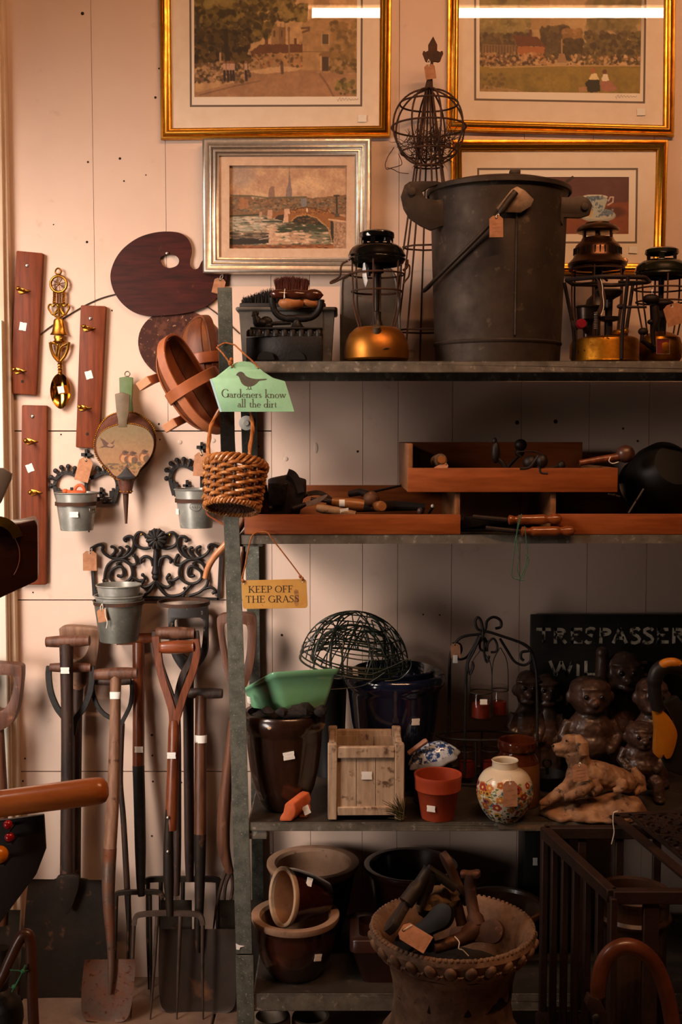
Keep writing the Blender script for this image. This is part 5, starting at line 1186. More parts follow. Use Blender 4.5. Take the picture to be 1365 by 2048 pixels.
def wicker_basket():
 Y = YF - .115; s = S(Y); c = P(464, 1014, Y)
 t = thing('wicker_basket', 'small round wicker basket hanging on the front post', 'basket', c)
 r0, r1, h = 52 * s, 60 * s, 96 * s; tilt = MX.Translation(c) @ MX.Rotation(R(-19), 4, 'X') @ MX.Rotation(R(4), 4, 'Y')
 rad = lambda z: r0 + (r1 - r0) * (z / h) ** .8
 ns = 17; rows = 10
 b = MB()
 for i in range(ns):
  a = 2 * PI * i / ns; b.tube([tilt @ V((rad(h * f) * math.cos(a), rad(h * f) * math.sin(a), h * f)) for f in [k / 8 for k in range(9)]], .0030, 6)
 b.build('stakes', M_['wicker_dark'], t)
 b = MB()
 for k in range(rows):
  z = h * (.06 + .74 * k / (rows - 1)); N = ns * 6; pts = []
  for i in range(N):
   a = 2 * PI * i / N; w = math.cos(a * ns / 2 + PI * k) ; r = rad(z) + .0050 * w
   pts.append(tilt @ V((r * math.cos(a), r * math.sin(a), z + .0012 * math.sin(a * ns / 2 + PI * k))))
  pts = pts if ns % 2 == 0 else pts
  b.tube(pts + [pts[0]], .0041, 7)
 b.build('weave', M_['wicker'], t)
 b = MB()
 for z, w, nn, rr in ((h * .0, .0045, 24, .0036), (h * .9, .0065, 11, .0042)):
  for ph in range(3 if z > .01 else 2):
   N = 132; pts = []
   for i in range(N):
    a = 2 * PI * i / N; f = nn * a + 2 * PI * ph / (3 if z > .01 else 2)
    pts.append(tilt @ V(((rad(z) + .001 + w * math.cos(f) * .7) * math.cos(a), (rad(z) + .001 + w * math.cos(f) * .7) * math.sin(a), z + w * math.sin(f) * 1.15)))
   b.tube(pts, rr, 7, closed=True)
 b.build('braided_rim', M_['wicker'], t)
 b = MB()
 for k in range(9):
  rr = r0 * (k + .6) / 9.2; N = max(12, int(60 * (k + 1) / 9)); b.tube([tilt @ V((rr * math.cos(2 * PI * i / N), rr * math.sin(2 * PI * i / N), .003 + .0015 * math.cos(i * PI))) for i in range(N)], .0032, 6, closed=True)
 b.lathe([(0, .004), (r0 * .97, .004), (r0 * .97, .006), (0, .006)], 30, T=tilt); b.build('base', M_['wicker_dark'], t)
 b = MB(); L = smooth_pts([P(421, 925, Y), P(417, 890, Y + .025), P(424, 850, Y + .078), P(445, 812, Y + .088), P(470, 800, Y + .088), P(495, 812, Y + .09), P(505, 840, Y + .084), P(503, 880, Y + .03), P(497, 922, Y)], 8)
 b.tube(L, .0040, 8); b.tube([p + V((.003 * math.cos(i * .6), .003 * math.sin(i * .6), 0)) for i, p in enumerate(L)], .0028, 6); b.build('handle', mat('wicker_handle', '#b4703a', '#8a4e22', scale=40, rough=.4, coat=.2), t)
wicker_basket()
def sign_gardeners():
 z4 = zmap(400, 440, 2.73); Y = YF - .055; n = V((0, -1, 0))
 t = thing('hanging_sign', 'pale green wooden sign with a bird, reading Gardeners know all the dirt', 'sign', P(510, 824, Y))
 pts = z4([(66, 868), (100, 856), (140, 824), (185, 788), (215, 775), (243, 771), (275, 776), (310, 795), (350, 830), (400, 862), (465, 880), (517, 1047), (122, 1047)])
 o = PP(pts, Y); b = MB(); holes = [[P(400 + x / 2.73, 440 + y / 2.73, Y) + V((.0028 * math.cos(a), 0, .0028 * math.sin(a))) for a in [2 * PI * i / 10 for i in range(10)]] for x, y in ((178, 803), (322, 808))]
 b.prism(o, holes, t=V((-.006, .011, 0))); b.build('board', M_['mint'], t, bevel=.0008, seg=1)
 b = MB(); A, B = o[0], o[-1]; d = V((-.0004, -.0003, 0)); b.hull8([A + d, B + d, B + V((-.0062, .0105, 0)), A + V((-.0062, .0105, 0))], [A + V((.0004, .0003, 0)), B + V((.0004, .0003, 0)), B + V((-.0058, .0108, 0)), A + V((-.0058, .0108, 0))]); b.build('painted_edge', M_['mint_edge'], t, sharp=None)
 b = MB(); ux = V((1, 0, -.008)).normalized(); uz = V((.008, 0, 1)).normalized(); s = S(Y)
 og = P(443, 795, Y - .0001); writing(b, 'Gardeners know', 0, 129 * s, 0, 17 * s, og, ux, uz, n, GS)
 og = P(475, 814.5, Y - .0001); writing(b, 'all the dirt', 0, 79 * s, 0, 17 * s, og, ux, uz, n, GS)
 b.build('lettering', M_['sign_ink'], t, sharp=None)
 bird = z4([(198, 848), (208, 833), (225, 828), (240, 836), (250, 850), (275, 862), (310, 868), (362, 867), (360, 873), (325, 878), (312, 890), (290, 905), (262, 910), (240, 902), (225, 885), (215, 860), (206, 850)])
 b = MB(); b.prism(PS(bird, Y - .0004, 3, True), t=V((0, .0004, 0)))
 for x in (262, 276):
  b.ribbon(PP(z4([(x, 905), (x + 2, 922)]), Y - .0003), .0012, .0004, n); b.ribbon(PP(z4([(x - 9, 926), (x + 2, 921), (x + 9, 927)]), Y - .0003), .001, .0004, n)
 b.build('bird_silhouette', M_['sign_ink'], t, sharp=None)
 b = MB(); k = P(466, 705, Y + .02)
 for pts in ([P(400 + 178 / 2.73, 440 + 803 / 2.73, Y - .003), P(457, 722, Y - .002), P(445, 706, Y + .004), P(434, 695, Y + .04)], [P(400 + 322 / 2.73, 440 + 808 / 2.73, Y - .003), P(505, 722, Y), P(487, 706, Y + .004), P(470, 690, YF - .008)], [P(434, 695, Y + .04), P(450, 686, YF - .008), P(470, 690, YF - .008)]):
  b.tube(smooth_pts(pts, 5), .0019, 6)
 b.ell(P(461, 726, Y - .003), (.005, .004, .006), n=8, m=6); b.ell(P(463, 719, Y - .003), (.004, .004, .005), n=8, m=6)
 b.build('cord', M_['twine'], t)
 return t
sign_gardeners()
lf = MB(); p = [P(462, 722, YF - .012), P(472, 712, YF - .02), P(482, 706, YF - .022), P(492, 706, YF - .018), P(486, 714, YF - .012)]
def sign_grass():
 Y = YF - .012; n = V((0, -1, 0)); s = S(Y)
 t = thing('hanging_sign', 'tan metal sign on a string reading KEEP OFF THE GRASS', 'sign', P(549, 1217, Y))
 C4 = [(483, 1161), (613, 1158), (616, 1216), (486, 1218)]; r = 7; pts = []
 for i in range(4):
  a, b_, c = V((*C4[i - 1], 0)), V((*C4[i], 0)), V((*C4[(i + 1) % 4], 0)); d0 = (a - b_).normalized() * r; d1 = (c - b_).normalized() * r
  for f in range(6):
   u = f / 5; q = (b_ + d0) * (1 - u) ** 2 + b_ * 2 * u * (1 - u) + (b_ + d1) * u ** 2; pts.append((q.x, q.y))
 hs = [[P(x, y, Y) + V((.0022 * math.cos(a), 0, .0022 * math.sin(a))) for a in [2 * PI * i / 10 for i in range(10)]] for x, y in ((487, 1167), (605, 1163))]
 b = MB(); b.prism(PP(pts, Y), hs, t=V((0, .0022, 0))); b.build('plate', M_['sign_tan'], t, bevel=.0006, seg=1)
 b = MB(); ux = V((1, 0, .012)).normalized(); uz = V((-.012, 0, 1)).normalized()
 writing(b, 'KEEP OFF', 0, 91 * s, 0, 13.6 * s, P(496.5, 1185.5, Y - .0001), ux, uz, n, GS); writing(b, 'THE GRASS', 0, 108 * s, 0, 14 * s, P(491.5, 1205.5, Y - .0001), ux, uz, n, GS)
 b.build('lettering', M_['letter_black'], t, sharp=None)
 b = MB(); rr = random.Random(5)
 st = [(588, 1181), (592, 1178), (597, 1181), (598, 1196), (597, 1210), (592, 1213), (589, 1206), (590, 1194)]
 b.prism(PP(st, Y - .0003), t=V((0, .0003, 0))); b.build('stain', mat('stain_brown', '#8a5e38', '#a87840', scale=60, rough=.8, lo=.45, hi=.55), t, sharp=None)
 b = MB()
 b.tube(smooth_pts([P(487, 1167, Y - .002), P(484, 1158, Y - .001), P(491, 1130, Y + .002), P(500, 1085, Y + .004), P(507, 1069, YF - .004), P(520, 1064.5, YF + .004), P(535, 1065, YF - .003), P(545, 1078, Y), P(570, 1110, Y - .001), P(600, 1150, Y - .001), P(605, 1163, Y - .002)], 5), .0017, 6)
 for x, y in ((486, 1161), (601, 1153), (605, 1157)): b.ell(P(x, y, Y - .003), (.0035, .003, .0045), n=8, m=6)
 b.build('string', M_['twine'], t)
sign_grass()
Y = YF + .055
t = thing('curved_wooden_handle', 'pale curved wooden handle poking out left of the post', 'handle', P(411, 1158, Y))
b = MB(); b.tube(smooth_pts([P(411, 1157, Y), P(417, 1135, Y), P(430, 1113, Y), P(452, 1089, Y), P(474, 1064, Y + .006), P(488, 1040, Y + .010), P(494, 1012, Y + .012)], 6), [.0072] * 12 + [.0078] * 12 + [.0074] * 12 + [.007], 12); b.build('grip', mat('handle_peach', '#c88456', '#b06e42', scale=20, stretch=(1, 4, 1), rough=.38, coat=.15), t)
b = MB(); b.tube([P(494, 1012, Y + .012), P(496, 1000, Y + .012)], [.006, .0065], 10); b.build('ferrule', M_['brass_dull'], t)
Y = YF + .03
t = thing('wooden_strap', 'thin orange-brown bent wooden strip behind the post under the basket', 'strap', P(418, 1040, Y))
b = MB(); b.ribbon(smooth_pts([P(478, 1062, Y), P(455, 1052, Y), P(424, 1035, Y), P(414, 1026, Y), P(419, 1019, Y), P(445, 1028, Y), P(478, 1030, Y)], 5), .013, .0035, V((0, 0, 1))); b.build('strip', M_['trug'], t)
Y = YF + .065
t = thing('wooden_stick', 'reddish-brown wooden stick hanging just right of the post', 'stick', P(482, 1162, Y))
b = MB(); b.tube(smooth_pts([P(488, 1092, Y), P(487, 1110, Y), P(484, 1140, Y), P(482, 1164, Y)], 5), [.004] * 4 + [.006] * 8 + [.0055] * 4, 10); b.build('shaft', M_['tool_red'], t)
b = MB(); b.tube(smooth_pts([P(488, 1092, Y), P(484, 1086, Y), P(489, 1078, Y), P(493, 1086, Y), P(489, 1093, Y)], 4), .0012, 6); b.build('loop', M_['twine'], t)
# ================= top shelf
Z1 = ZS[1]
def quad_box(mb, px0, px1, ytop, zb, Yf, dep, taper=0):
 x0, x1 = P(px0, ytop, Yf).x, P(px1, ytop, Yf).x; zt = Zp(ytop, Yf)
 a = [V((x0 + taper, Yf + taper, zb)), V((x1 - taper, Yf + taper, zb)), V((x1, Yf, zt)), V((x0, Yf, zt))]
 b = [V((x0 + taper, Yf + dep - taper, zb)), V((x1 - taper, Yf + dep - taper, zb)), V((x1, Yf + dep, zt)), V((x0, Yf + dep, zt))]
 mb.hull8(a, b); return x0, x1, zt
def zinc_box():
 Yf = -.30; dep = .15
 t = thing('zinc_trough', 'tapered grey zinc trough on the top shelf behind the charcoal iron', 'trough', P(576, 720, Yf))
 x0, x1, zt = P(478, 620, Yf).x, P(669, 620, Yf).x, Zp(619, Yf); tp = .008; th = .0025
 def ringq(z, f, i=0):
  return [V((x0 + tp * f + i, Yf + tp * f + i, z)), V((x1 - tp * f - i, Yf + tp * f + i, z)), V((x1 - tp * f - i, Yf + dep - tp * f - i, z)), V((x0 + tp * f + i, Yf + dep - tp * f - i, z))]
 b = MB(); L = [ringq(Z1, 1), ringq(zt, 0), ringq(zt, 0, th), ringq(Z1 + th, 1, th)]
 vs = [p for l in L for p in l]; fs = []
 for k in range(3):
  for j in range(4): fs.append((k * 4 + j, k * 4 + (j + 1) % 4, k * 4 + 4 + (j + 1) % 4, k * 4 + 4 + j))
 fs += [(0, 1, 2, 3), (12, 13, 14, 15)]
 b.add(vs, fs); zm = mat('zinc_grey', '#6e6a64', '#524e4a', scale=12, rough=.5, metal=.5, bump=.1, c3='#857f76', s3=30); b.build('body', zm, t)
 b = MB(); r = ringq(zt + .001, 0, -.003); r = [p for i in range(4) for p in (r[i].lerp(r[(i + 1) % 4], .01), r[i].lerp(r[(i + 1) % 4], .99))]
 b.tube(r, .0048, 8, closed=True); b.build('rolled_rim', zm, t)
 for x in (.14, .86):
  b = MB(); xx = x0 + (x1 - x0) * x; b.hull8([V((xx - .004, Yf + tp - .002, Z1)), V((xx + .004, Yf + tp - .002, Z1)), V((xx + .004, Yf - .002, zt - .004)), V((xx - .004, Yf - .002, zt - .004))], [V((xx - .004, Yf + tp + .001, Z1)), V((xx + .004, Yf + tp + .001, Z1)), V((xx + .004, Yf + .001, zt - .004)), V((xx - .004, Yf + .001, zt - .004))]); b.build('seam', zm, t)
 return zt, Yf, dep
def bristles(name, mtl, t, base, d, n, rad, seed, spread, jit=.15):
 """base: function u,v -> point; d: function u,v -> tip vector"""
 r_ = random.Random(seed); b = MB()
 for i in range(n):
  u, v = r_.random(), r_.random(); p = base(u, v); q = d(u, v) * r_.uniform(1 - jit, 1 + jit * .4) + V((r_.uniform(-1, 1), r_.uniform(-1, 1), r_.uniform(-1, 1))) * spread
  b.tube([p, p + q * .55, p + q + V((r_.uniform(-1, 1), r_.uniform(-1, 1), 0)) * spread * .6], [rad, rad, rad * .4], 4)
 o = b.build(name, mtl, t, weld=False); o['kind'] = 'stuff'; return o
def brushes(zt, Yf, dep):
 Y = Yf + .05
 t = thing('broom_head', 'black-bristled broom head lying upside down across the zinc trough', 'broom', P(566, 618, Y))
 a, c = P(481, 612, Y), P(652, 612, Y); z = zt + .0065; b = MB(); b.box(((a.x + c.x) / 2, Y, z + .006), (c.x - a.x, .05, .012)); b.build('stock', mat('broom_black', '#1f1916', rough=.6), t, bevel=.003)
 pr = lambda u: .012 + .022 * min(1, u / .32) if u < .5 else .018 - .01 * (u - .5) * 2
 bristles('bristles', mat('bristle_black', '#15110f', rough=.8), t, lambda u, v: V((a.x + .004 + (c.x - a.x - .008) * u, Y - .02 + .04 * v, z + .011)), lambda u, v: V((0, 0, pr(u))), 1100, .0007, 2, .004)
 Y2 = Yf - .022; t = thing('hand_brush', 'hand brush with upright reddish bristles and pale wooden stock', 'brush', P(584, 622, Y2))
 s = S(Y2); c = P(584, 598, Y2)
 b = MB(); b.ell(P(583, 606, Y2), (26 * s, .016, 14 * s)); b.ell(P(622, 606, Y2 + .004), (20 * s, .014, 9 * s), rot=MX.Rotation(R(12), 3, 'Y')); b.build('stock', mat('brush_wood', '#b0703e', '#94582c', scale=20, rough=.5), t)
 b0 = P(584, 596, Y2)
 bristles('bristles', mat('bristle_red', '#5a2416', '#421a10', scale=80, rough=.85), t, lambda u, v: b0 + V(((u - .5) * 56 * s, (v - .5) * .03, 0)), lambda u, v: V(((u - .5) * .012, 0, 41 * s * (1 - .25 * abs(u - .45)))), 1300, .0006, 3, .0035, .12)
def charcoal_iron():
 Yf = -.435; dep = .085; mi = mat('iron_sooty', '#1c1715', '#120e0d', scale=40, rough=.5, metal=.4, bump=.2, bscale=140)
 t = thing('charcoal_iron', 'black antique charcoal iron with rooster latch and wooden handle', 'iron', P(566, 720, Yf)); s = S(Yf)
 x0, x1 = P(489, 690, Yf).x, P(645, 690, Yf).x; zl = Zp(672, Yf); b = MB()
 def outl(z, g=0, sc=1):
  ym = Yf + dep / 2; L = x1 - x0; pts = []
  for f in [i / 12 for i in range(13)]: pts.append(V((x1 - L * f, ym - dep / 2 * (1 - f ** 3.5) * sc + .0, z)))
  return pts + [V((p.x, 2 * ym - p.y, z)) for p in reversed(pts[:-1])]
 lo = outl(Z1); b.prism(lo, t=V((0, 0, zl - Z1))); b.build('body', mi, t, bevel=.002)
 for x in (532, 594):
  b = MB(); p = P(x, 716, Yf); b.lathe([(0, 0), (17 * s, 0), (17 * s, .002), (0, .004)], 24, T=MX.Translation((p.x, Yf - .0005, Z1 + .004)) @ MX.Rotation(R(90), 4, 'X') , a0=0, a1=PI); b.build('air_vent', mat('soot', '#070606', rough=.9), t)
 zu = Zp(657, Yf); N = 9; b = MB()
 for i in range(N):
  xx = x0 + .012 + (x1 - x0 - .02) * i / (N - 1)
  b.lathe([(.0085, 0), (.0085, zu - zl - .006), (.006, zu - zl - .002), (0, zu - zl)], 12, c=(xx, Yf + .012, zl))
 b.box(((x0 + x1) / 2, Yf + .012, zl + .003), (x1 - x0 - .02, .012, .006)); b.build('scalloped_rim', mi, t)
 b = MB()
 for i in range(2, N): b.lathe([(.0085, 0), (.0085, zu - zl - .006), (.006, zu - zl - .002), (0, zu - zl)], 12, c=(x0 + .012 + (x1 - x0 - .02) * i / (N - 1), Yf + dep - .012, zl))
 b.box(((x0 + x1) / 2 + .01, Yf + dep - .012, zl + .003), (x1 - x0 - .05, .012, .006)); b.build('scalloped_rim', mi, t)
 b = MB(); b.box(((x0 + x1) / 2 + .006, Yf + dep / 2, zu + .002), (x1 - x0 - .012, dep * .72, .005)); b.build('lid', mi, t, bevel=.002)
 b = MB(); k = 6.205; q = lambda *l: [(460 + x / k, 540 + y / k) for x, y in l]; Yh = Yf + dep / 2
 b.tube(PS(q((525, 345), (535, 440), (570, 530), (650, 590), (770, 605), (835, 600), (910, 600), (1010, 585), (1085, 530), (1125, 450), (1128, 370)), Yh, 5), [.0075] * 18 + [.009] * 15 + [.0078] * 18, 10); b.tube(PS(q((835, 590), (830, 640), (835, 712)), Yh, 4), [.010, .009, .008, .0085, .009, .010, .012, .014, .017], 12); b.build('handle_yoke', mi, t)
 b = MB(); A, B = P(*q((497, 300))[0], Yh - .004), P(*q((1165, 312))[0], Yh - .004)
 pr = [0, .8, .95, 1, .95, .8, .85, .95, 1.02, 1.0, .85, .8, .95, 1.15, 1.2, 1.1, .8, 0]
 b.tube([A.lerp(B, i / (len(pr) - 1)) for i in range(len(pr))], [max(.0002, x * .0112) for x in pr], 16); b.build('wooden_grip', mat('grip_red_brown', '#4a2214', '#341509', scale=10, stretch=(1, 6, 6), rough=.25, coat=.4), t)
 b = MB()
 for x in (672, 690): pass
 c = P(*q((680, 300))[0], Yh - .004); b.tube(ring(c, .0118, 16, V((0, 1, 0)), V((.1, 0, 1))), .0009, 5, closed=True); b.tube([c + V((0, -.012, 0)), c + V((.001, -.013, -.010))], .0009, 5); b.build('string', M_['string_white'], t)
 b = MB(); Yr = Yf + dep / 2; u = 1 / k
 def rr(x, y): return P(460 + x * u, 540 + y * u, Yr)
 b.ell(rr(390, 660), (.016, .009, .011)); b.ell(rr(340, 640), (.010, .008, .013)); b.tube([rr(350, 660), rr(320, 600), rr(315, 565)], [.009, .0075, .006], 10); b.ell(rr(312, 560), (.0075, .006, .007)); b.tube([rr(300, 560), rr(262, 572)], [.004, .0005], 8)
 for x, y in ((295, 540), (318, 532), (340, 536)): b.ell(rr(x, y), (.004, .003, .005))
 b.ell(rr(450, 645), (.015, .006, .013)); b.ell(rr(470, 690), (.012, .006, .008)); b.tube([rr(370, 690), rr(370, 715)], .005, 8); b.tube([rr(480, 668), rr(760, 655)], .0045, 8); b.build('rooster_latch', mi, t)
def zinc_panel():
 Y = -.17; t = thing('zinc_wall_tank', 'grey zinc tank with arched back standing behind the brass lantern', 'tank', P(742, 720, Y))
 o = PS([(683, 723), (683, 640), (684, 566), (692, 554), (712, 543), (742, 534), (772, 534), (790, 552), (797, 600), (800, 660), (801, 723)], Y, 3); o = [p for p in o]
 for p in o: p.z = max(p.z, Z1)
 zm = mat('zinc_panel', '#77706a', '#5b5550', scale=9, rough=.48, metal=.45, bump=.05)
 b = MB(); b.prism(o, t=V((0, .07, 0))); b.build('body', zm, t, bevel=.003); b = MB(); b.tube(o, .0035, 8); b.build('rolled_rim', zm, t)
def lantern(label, ax, Y, k_, capm, tankm, spec, glass=True, grp='old pressure lanterns'):
 """spec: list of pixel data (see call)"""
 t = thing('pressure_lantern', label, 'lantern', V((P(ax, 700, Y).x, Y, Z1)), grp); s = S(Y); X = P(ax, 700, Y).x
 z = lambda py: P(ax, py, Y).z
 def lat(nm, prof, m, n=40, **k):
  b = MB(); b.lathe([(max(0, r) * s, z(y) if y is not None else Z1) for r, y in prof], n, T=MX.Translation((X, Y, 0)), **k); return b.build(nm, m, t)
 sp = spec
 lat('tank', sp['tank'], tankm);
 lat('hood', sp['hood'], capm)
 b = MB(); b.lathe([(r * s, z(y)) for r, y in sp['cap']], 40, T=MX.Translation((X, Y, 0)))
 for i in range(sp.get('posts', 6)):
  a = 2 * PI * i / sp.get('posts', 6) + .25; r = sp['pr'] * s
  b.ribbon([V((X + r * math.cos(a), Y + r * math.sin(a), z(sp['py'][0]))), V((X + r * math.cos(a), Y + r * math.sin(a), z(sp['py'][1])))], sp.get('pw', .012), .002, V((math.cos(a), math.sin(a), 0)))
 b.build('chimney_cap', capm, t)
 if glass:
  b = MB(); g = sp['glass']; b.lathe([(r * s, z(y)) for r, y in g], 40, T=MX.Translation((X, Y, 0))); b.build('glass_globe', M_['lamp_glass'], t)
 b = MB()
 for y, r in sp['rings']: b.tube(ring(V((X, Y, z(y))), r * s, 40), .0022, 7, closed=True)
 for a in sp['bars']:
  c = V((math.cos(a), math.sin(a), 0)); b.tube(smooth_pts([V((X, Y, z(y))) + c * r * s for r, y in sp['barp']], 4), .0021, 7)
 b.build('wire_cage', M_['iron_rust'], t)
 b = MB(); b.lathe([(r * s, z(y)) for r, y in sp['burner']], 18, T=MX.Translation((X, Y, 0))); b.build('burner_tube', mat('burner_dark', '#2a2320', rough=.45, metal=.5), t)
 return t, X, s, z
def lamp1():
 Y = -.37; bg = M_['black_gloss']
 tankm = mat('tank_brass', '#b4742a', '#8f5a22', scale=7, rough=.34, rough2=.46, metal=.85, c3='#6a3e18', s3=16, lo3=.62, hi3=.8)
 sp = dict(tank=[(0, 722), (60, 722), (64, 718), (64.5, 705), (63.5, 693), (60, 680), (54, 668), (46, 660), (40, 655.5), (34, 654.5), (0, 654)],
    hood=[(30, 490), (33, 489.5), (40, 490.5), (49, 496), (54, 503), (55.5, 508), (57.5, 512), (56, 514), (55, 516), (57, 519), (56, 522), (54, 524), (52, 528), (47, 531), (47, 526), (50, 515), (48, 500), (30, 493)],
    cap=[(0, 462), (20, 462.2), (29, 463), (34, 466.5), (35, 471), (34.5, 476), (32, 478), (31.5, 475), (30, 470), (0, 468)], pr=31.5, py=(474, 491), posts=6, pw=.011,
    glass=[(46, 524), (47.5, 535), (48, 560), (47.5, 580), (46, 586), (40, 591), (30, 594)],
    rings=[(549, 54.5), (583, 49.5)], bars=[.35, 1.4, 2.45, 3.5, 4.55, 5.6], barp=[(52, 522), (52, 545), (50, 583), (49.5, 605), (45, 630), (39, 650), (38, 657)],
    burner=[(0, 524), (14, 524), (14, 546), (7, 548), (6.5, 560), (5.5, 622), (9, 624), (9, 640), (13, 652), (16, 656), (0, 657)])
 t, X, s, z = lantern('big brass-tanked pressure lantern with black hood, left of the metal bin', 753.8, Y, 1, bg, tankm, sp)
 b = MB(); c = P(754, 672, Y - .050); d = V((0, -.62, .78)); a = MX.Translation(c) @ d.to_track_quat('Z', 'Y').to_matrix().to_4x4()
 b.lathe([(0, -.02), (.0115, -.02), (.0125, -.008), (.0125, .002), (.0105, .006), (.0105, .016), (.008, .020), (.008, .026), (0, .028)], 20, T=a); b.build('filler_cap', mat('filler_grey', '#6a5a48', '#4c4034', scale=40, rough=.5, metal=.6), t)
 b = MB(); q = zmap(660, 440, 6.825)
 b.tube(PS(q([(245, 560), (175, 595), (150, 660), (142, 760), (100, 800), (30, 835), (8, 862), (60, 850), (160, 800), (255, 745)]), Y, 4), .0024, 7)
 b.tube(PS(q([(1025, 600), (1065, 605), (1092, 640), (1082, 760), (1040, 820), (1005, 870)]), Y, 4), .0022, 7); b.tube(PS(q([(1000, 690), (1055, 640), (1060, 540)]), Y, 4), .003, 7); b.build('bail_handle', M_['iron_rust'], t)
 b = MB(); b.ell(P(738, 524, Y - .012), (.010, .006, .022)); b.tube([P(738, 500, Y - .012), P(738, 552, Y - .012)], .005, 8); b.build('mantle_holder', MATS['burner_dark'], t)
 sticker(t, P(768, 498, Y - .0545), .024, .014, rot=-4, nrm=V((.2, -1, .55)))
 b = MB(); b.ribbon(smooth_pts([P(766, 700, Y - .0735), P(773, 697, Y - .0732), P(781, 695.5, Y - .0715)], 4), [.0006, .001, .0025, .003, .003, .0025, .0015, .001, .0004], .0006, V((0, -1, 0))); b.build('scratch', mat('soot', ''), t)
def obelisk():
 Y = -.105; X = P(857, 500, Y).x; s = S(Y); z = lambda py: P(857, py, Y).z; m = M_['iron_rust']
 t = thing('topiary_frame', 'rusty wire topiary frame with ball top and fleur-de-lis finial', 'plant frame', V((X, Y, Z1)))
 c = V((X, Y, z(255))); r = 73 * s; b = MB()
 for i in range(4):
  a = PI * i / 4 + .25; b.tube(ring(c, r, 44, V((math.cos(a), math.sin(a), 0)), V((0, 0, 1))), .0024, 7, closed=True)
 for dz, rr in ((.62, .78), (.0, 1.0), (-.66, .75)):
  b.tube(ring(c + V((0, 0, dz * r)), r * rr, 44), .0024, 7, closed=True)
 b.build('ball_cage', m, t)
 n = 8; zt, zb = z(176), Z1 + .003
 def rad(zz):
  y0, y1 = z(338), zb
  if zz > y0: return (6 + 22 * (zt - zz) / (zt - y0)) * s
  return (28 + 54 * (y0 - zz) / (y0 - y1)) * s
 for i in range(n):
  a = 2 * PI * i / n + .15; b = MB(); b.tube([V((X + rad(zz) * math.cos(a), Y + .7 * rad(zz) * math.sin(a), zz)) for zz in [zt + (zb - zt) * k / 12 for k in range(13)]], .0024, 7); b.build('leg', m, t)
 for py in (333, 495, 662):
  b = MB(); zz = z(py); pts = [V((X + (rad(zz) + .002) * math.cos(2 * PI * i / n + .15), Y + .7 * (rad(zz) + .002) * math.sin(2 * PI * i / n + .15), zz)) for i in range(n)]
  b.tube([p for i in range(n) for p in (pts[i], pts[i].lerp(pts[(i + 1) % n], .5))], .0024, 7, closed=True); b.build('hoop', m, t)
 q = zmap(780, 60, 6.825); b = MB()
 half = [(594, 85), (650, 200), (648, 280), (690, 300), (702, 285), (722, 285), (733, 320), (715, 360), (690, 425), (660, 438), (612, 425), (590, 440), (590, 480)]
 o = q(half) + [(2 * (780 + 580 / 6.825) - x, y) for x, y in reversed(q([(580 + (x - 594) * .95, y) for x, y in half[1:]]))]
 b.prism([P(x, y, Y - .003) for x, y in o], t=V((0, .006, 0))); b.build('finial', m, t, bevel=.0015, seg=1)
 b = MB(); b.tube(PS(q([(575, 430), (565, 560), (545, 700), (535, 800)]), Y, 3), [.004, .004, .0045, .0045, .005, .006, .008, .009, .010, .011][:10], 8); b.build('stem', m, t)
 price_tag(t, P(780 + 540 / 6.825, 60 + 490 / 6.825, Y - .010), .026, .036, rot=-9, knot=P(780 + 530 / 6.825, 60 + 400 / 6.825, Y - .006), seed=21, lines=3)
 r_ = random.Random(12); b = MB()
 for i in range(230):
  a, th, rr = r_.uniform(0, 2 * PI), r_.uniform(.25, 1.2), r * r_.uniform(.45, 1.0)
  p = c + V((math.cos(a) * math.sin(th) * rr * 1.0, math.sin(a) * math.sin(th) * rr, -math.cos(th) * rr * .95)); pts = [p]
  d = V((r_.uniform(-1, 1), r_.uniform(-1, 1), r_.uniform(-.3, 1.0))).normalized()
  for k in range(4):
   d = (d + V((r_.uniform(-.7, .7), r_.uniform(-.7, .7), r_.uniform(-.5, .7)))).normalized(); pts.append(pts[-1] + d * .010)
  b.tube(pts, [.0009, .0009, .0008, .0006, .0004], 4)
 o = b.build('twigs', M_['straw'], t, weld=False); o['kind'] = 'stuff'
 b = MB(); b.tube(PS(q([(60, 1600), (20, 1660), (-20, 1720), (-60, 1830), (-40, 1900), (30, 1880), (110, 1860), (165, 1830), (150, 1760), (120, 1690)]), Y - .07, 5), .0011, 5); b.tube(PS(q([(-40, 1880), (40, 1900), (130, 1945), (260, 1960)]), Y - .06, 5), .001, 5); b.build('trailing_wire', m, t)
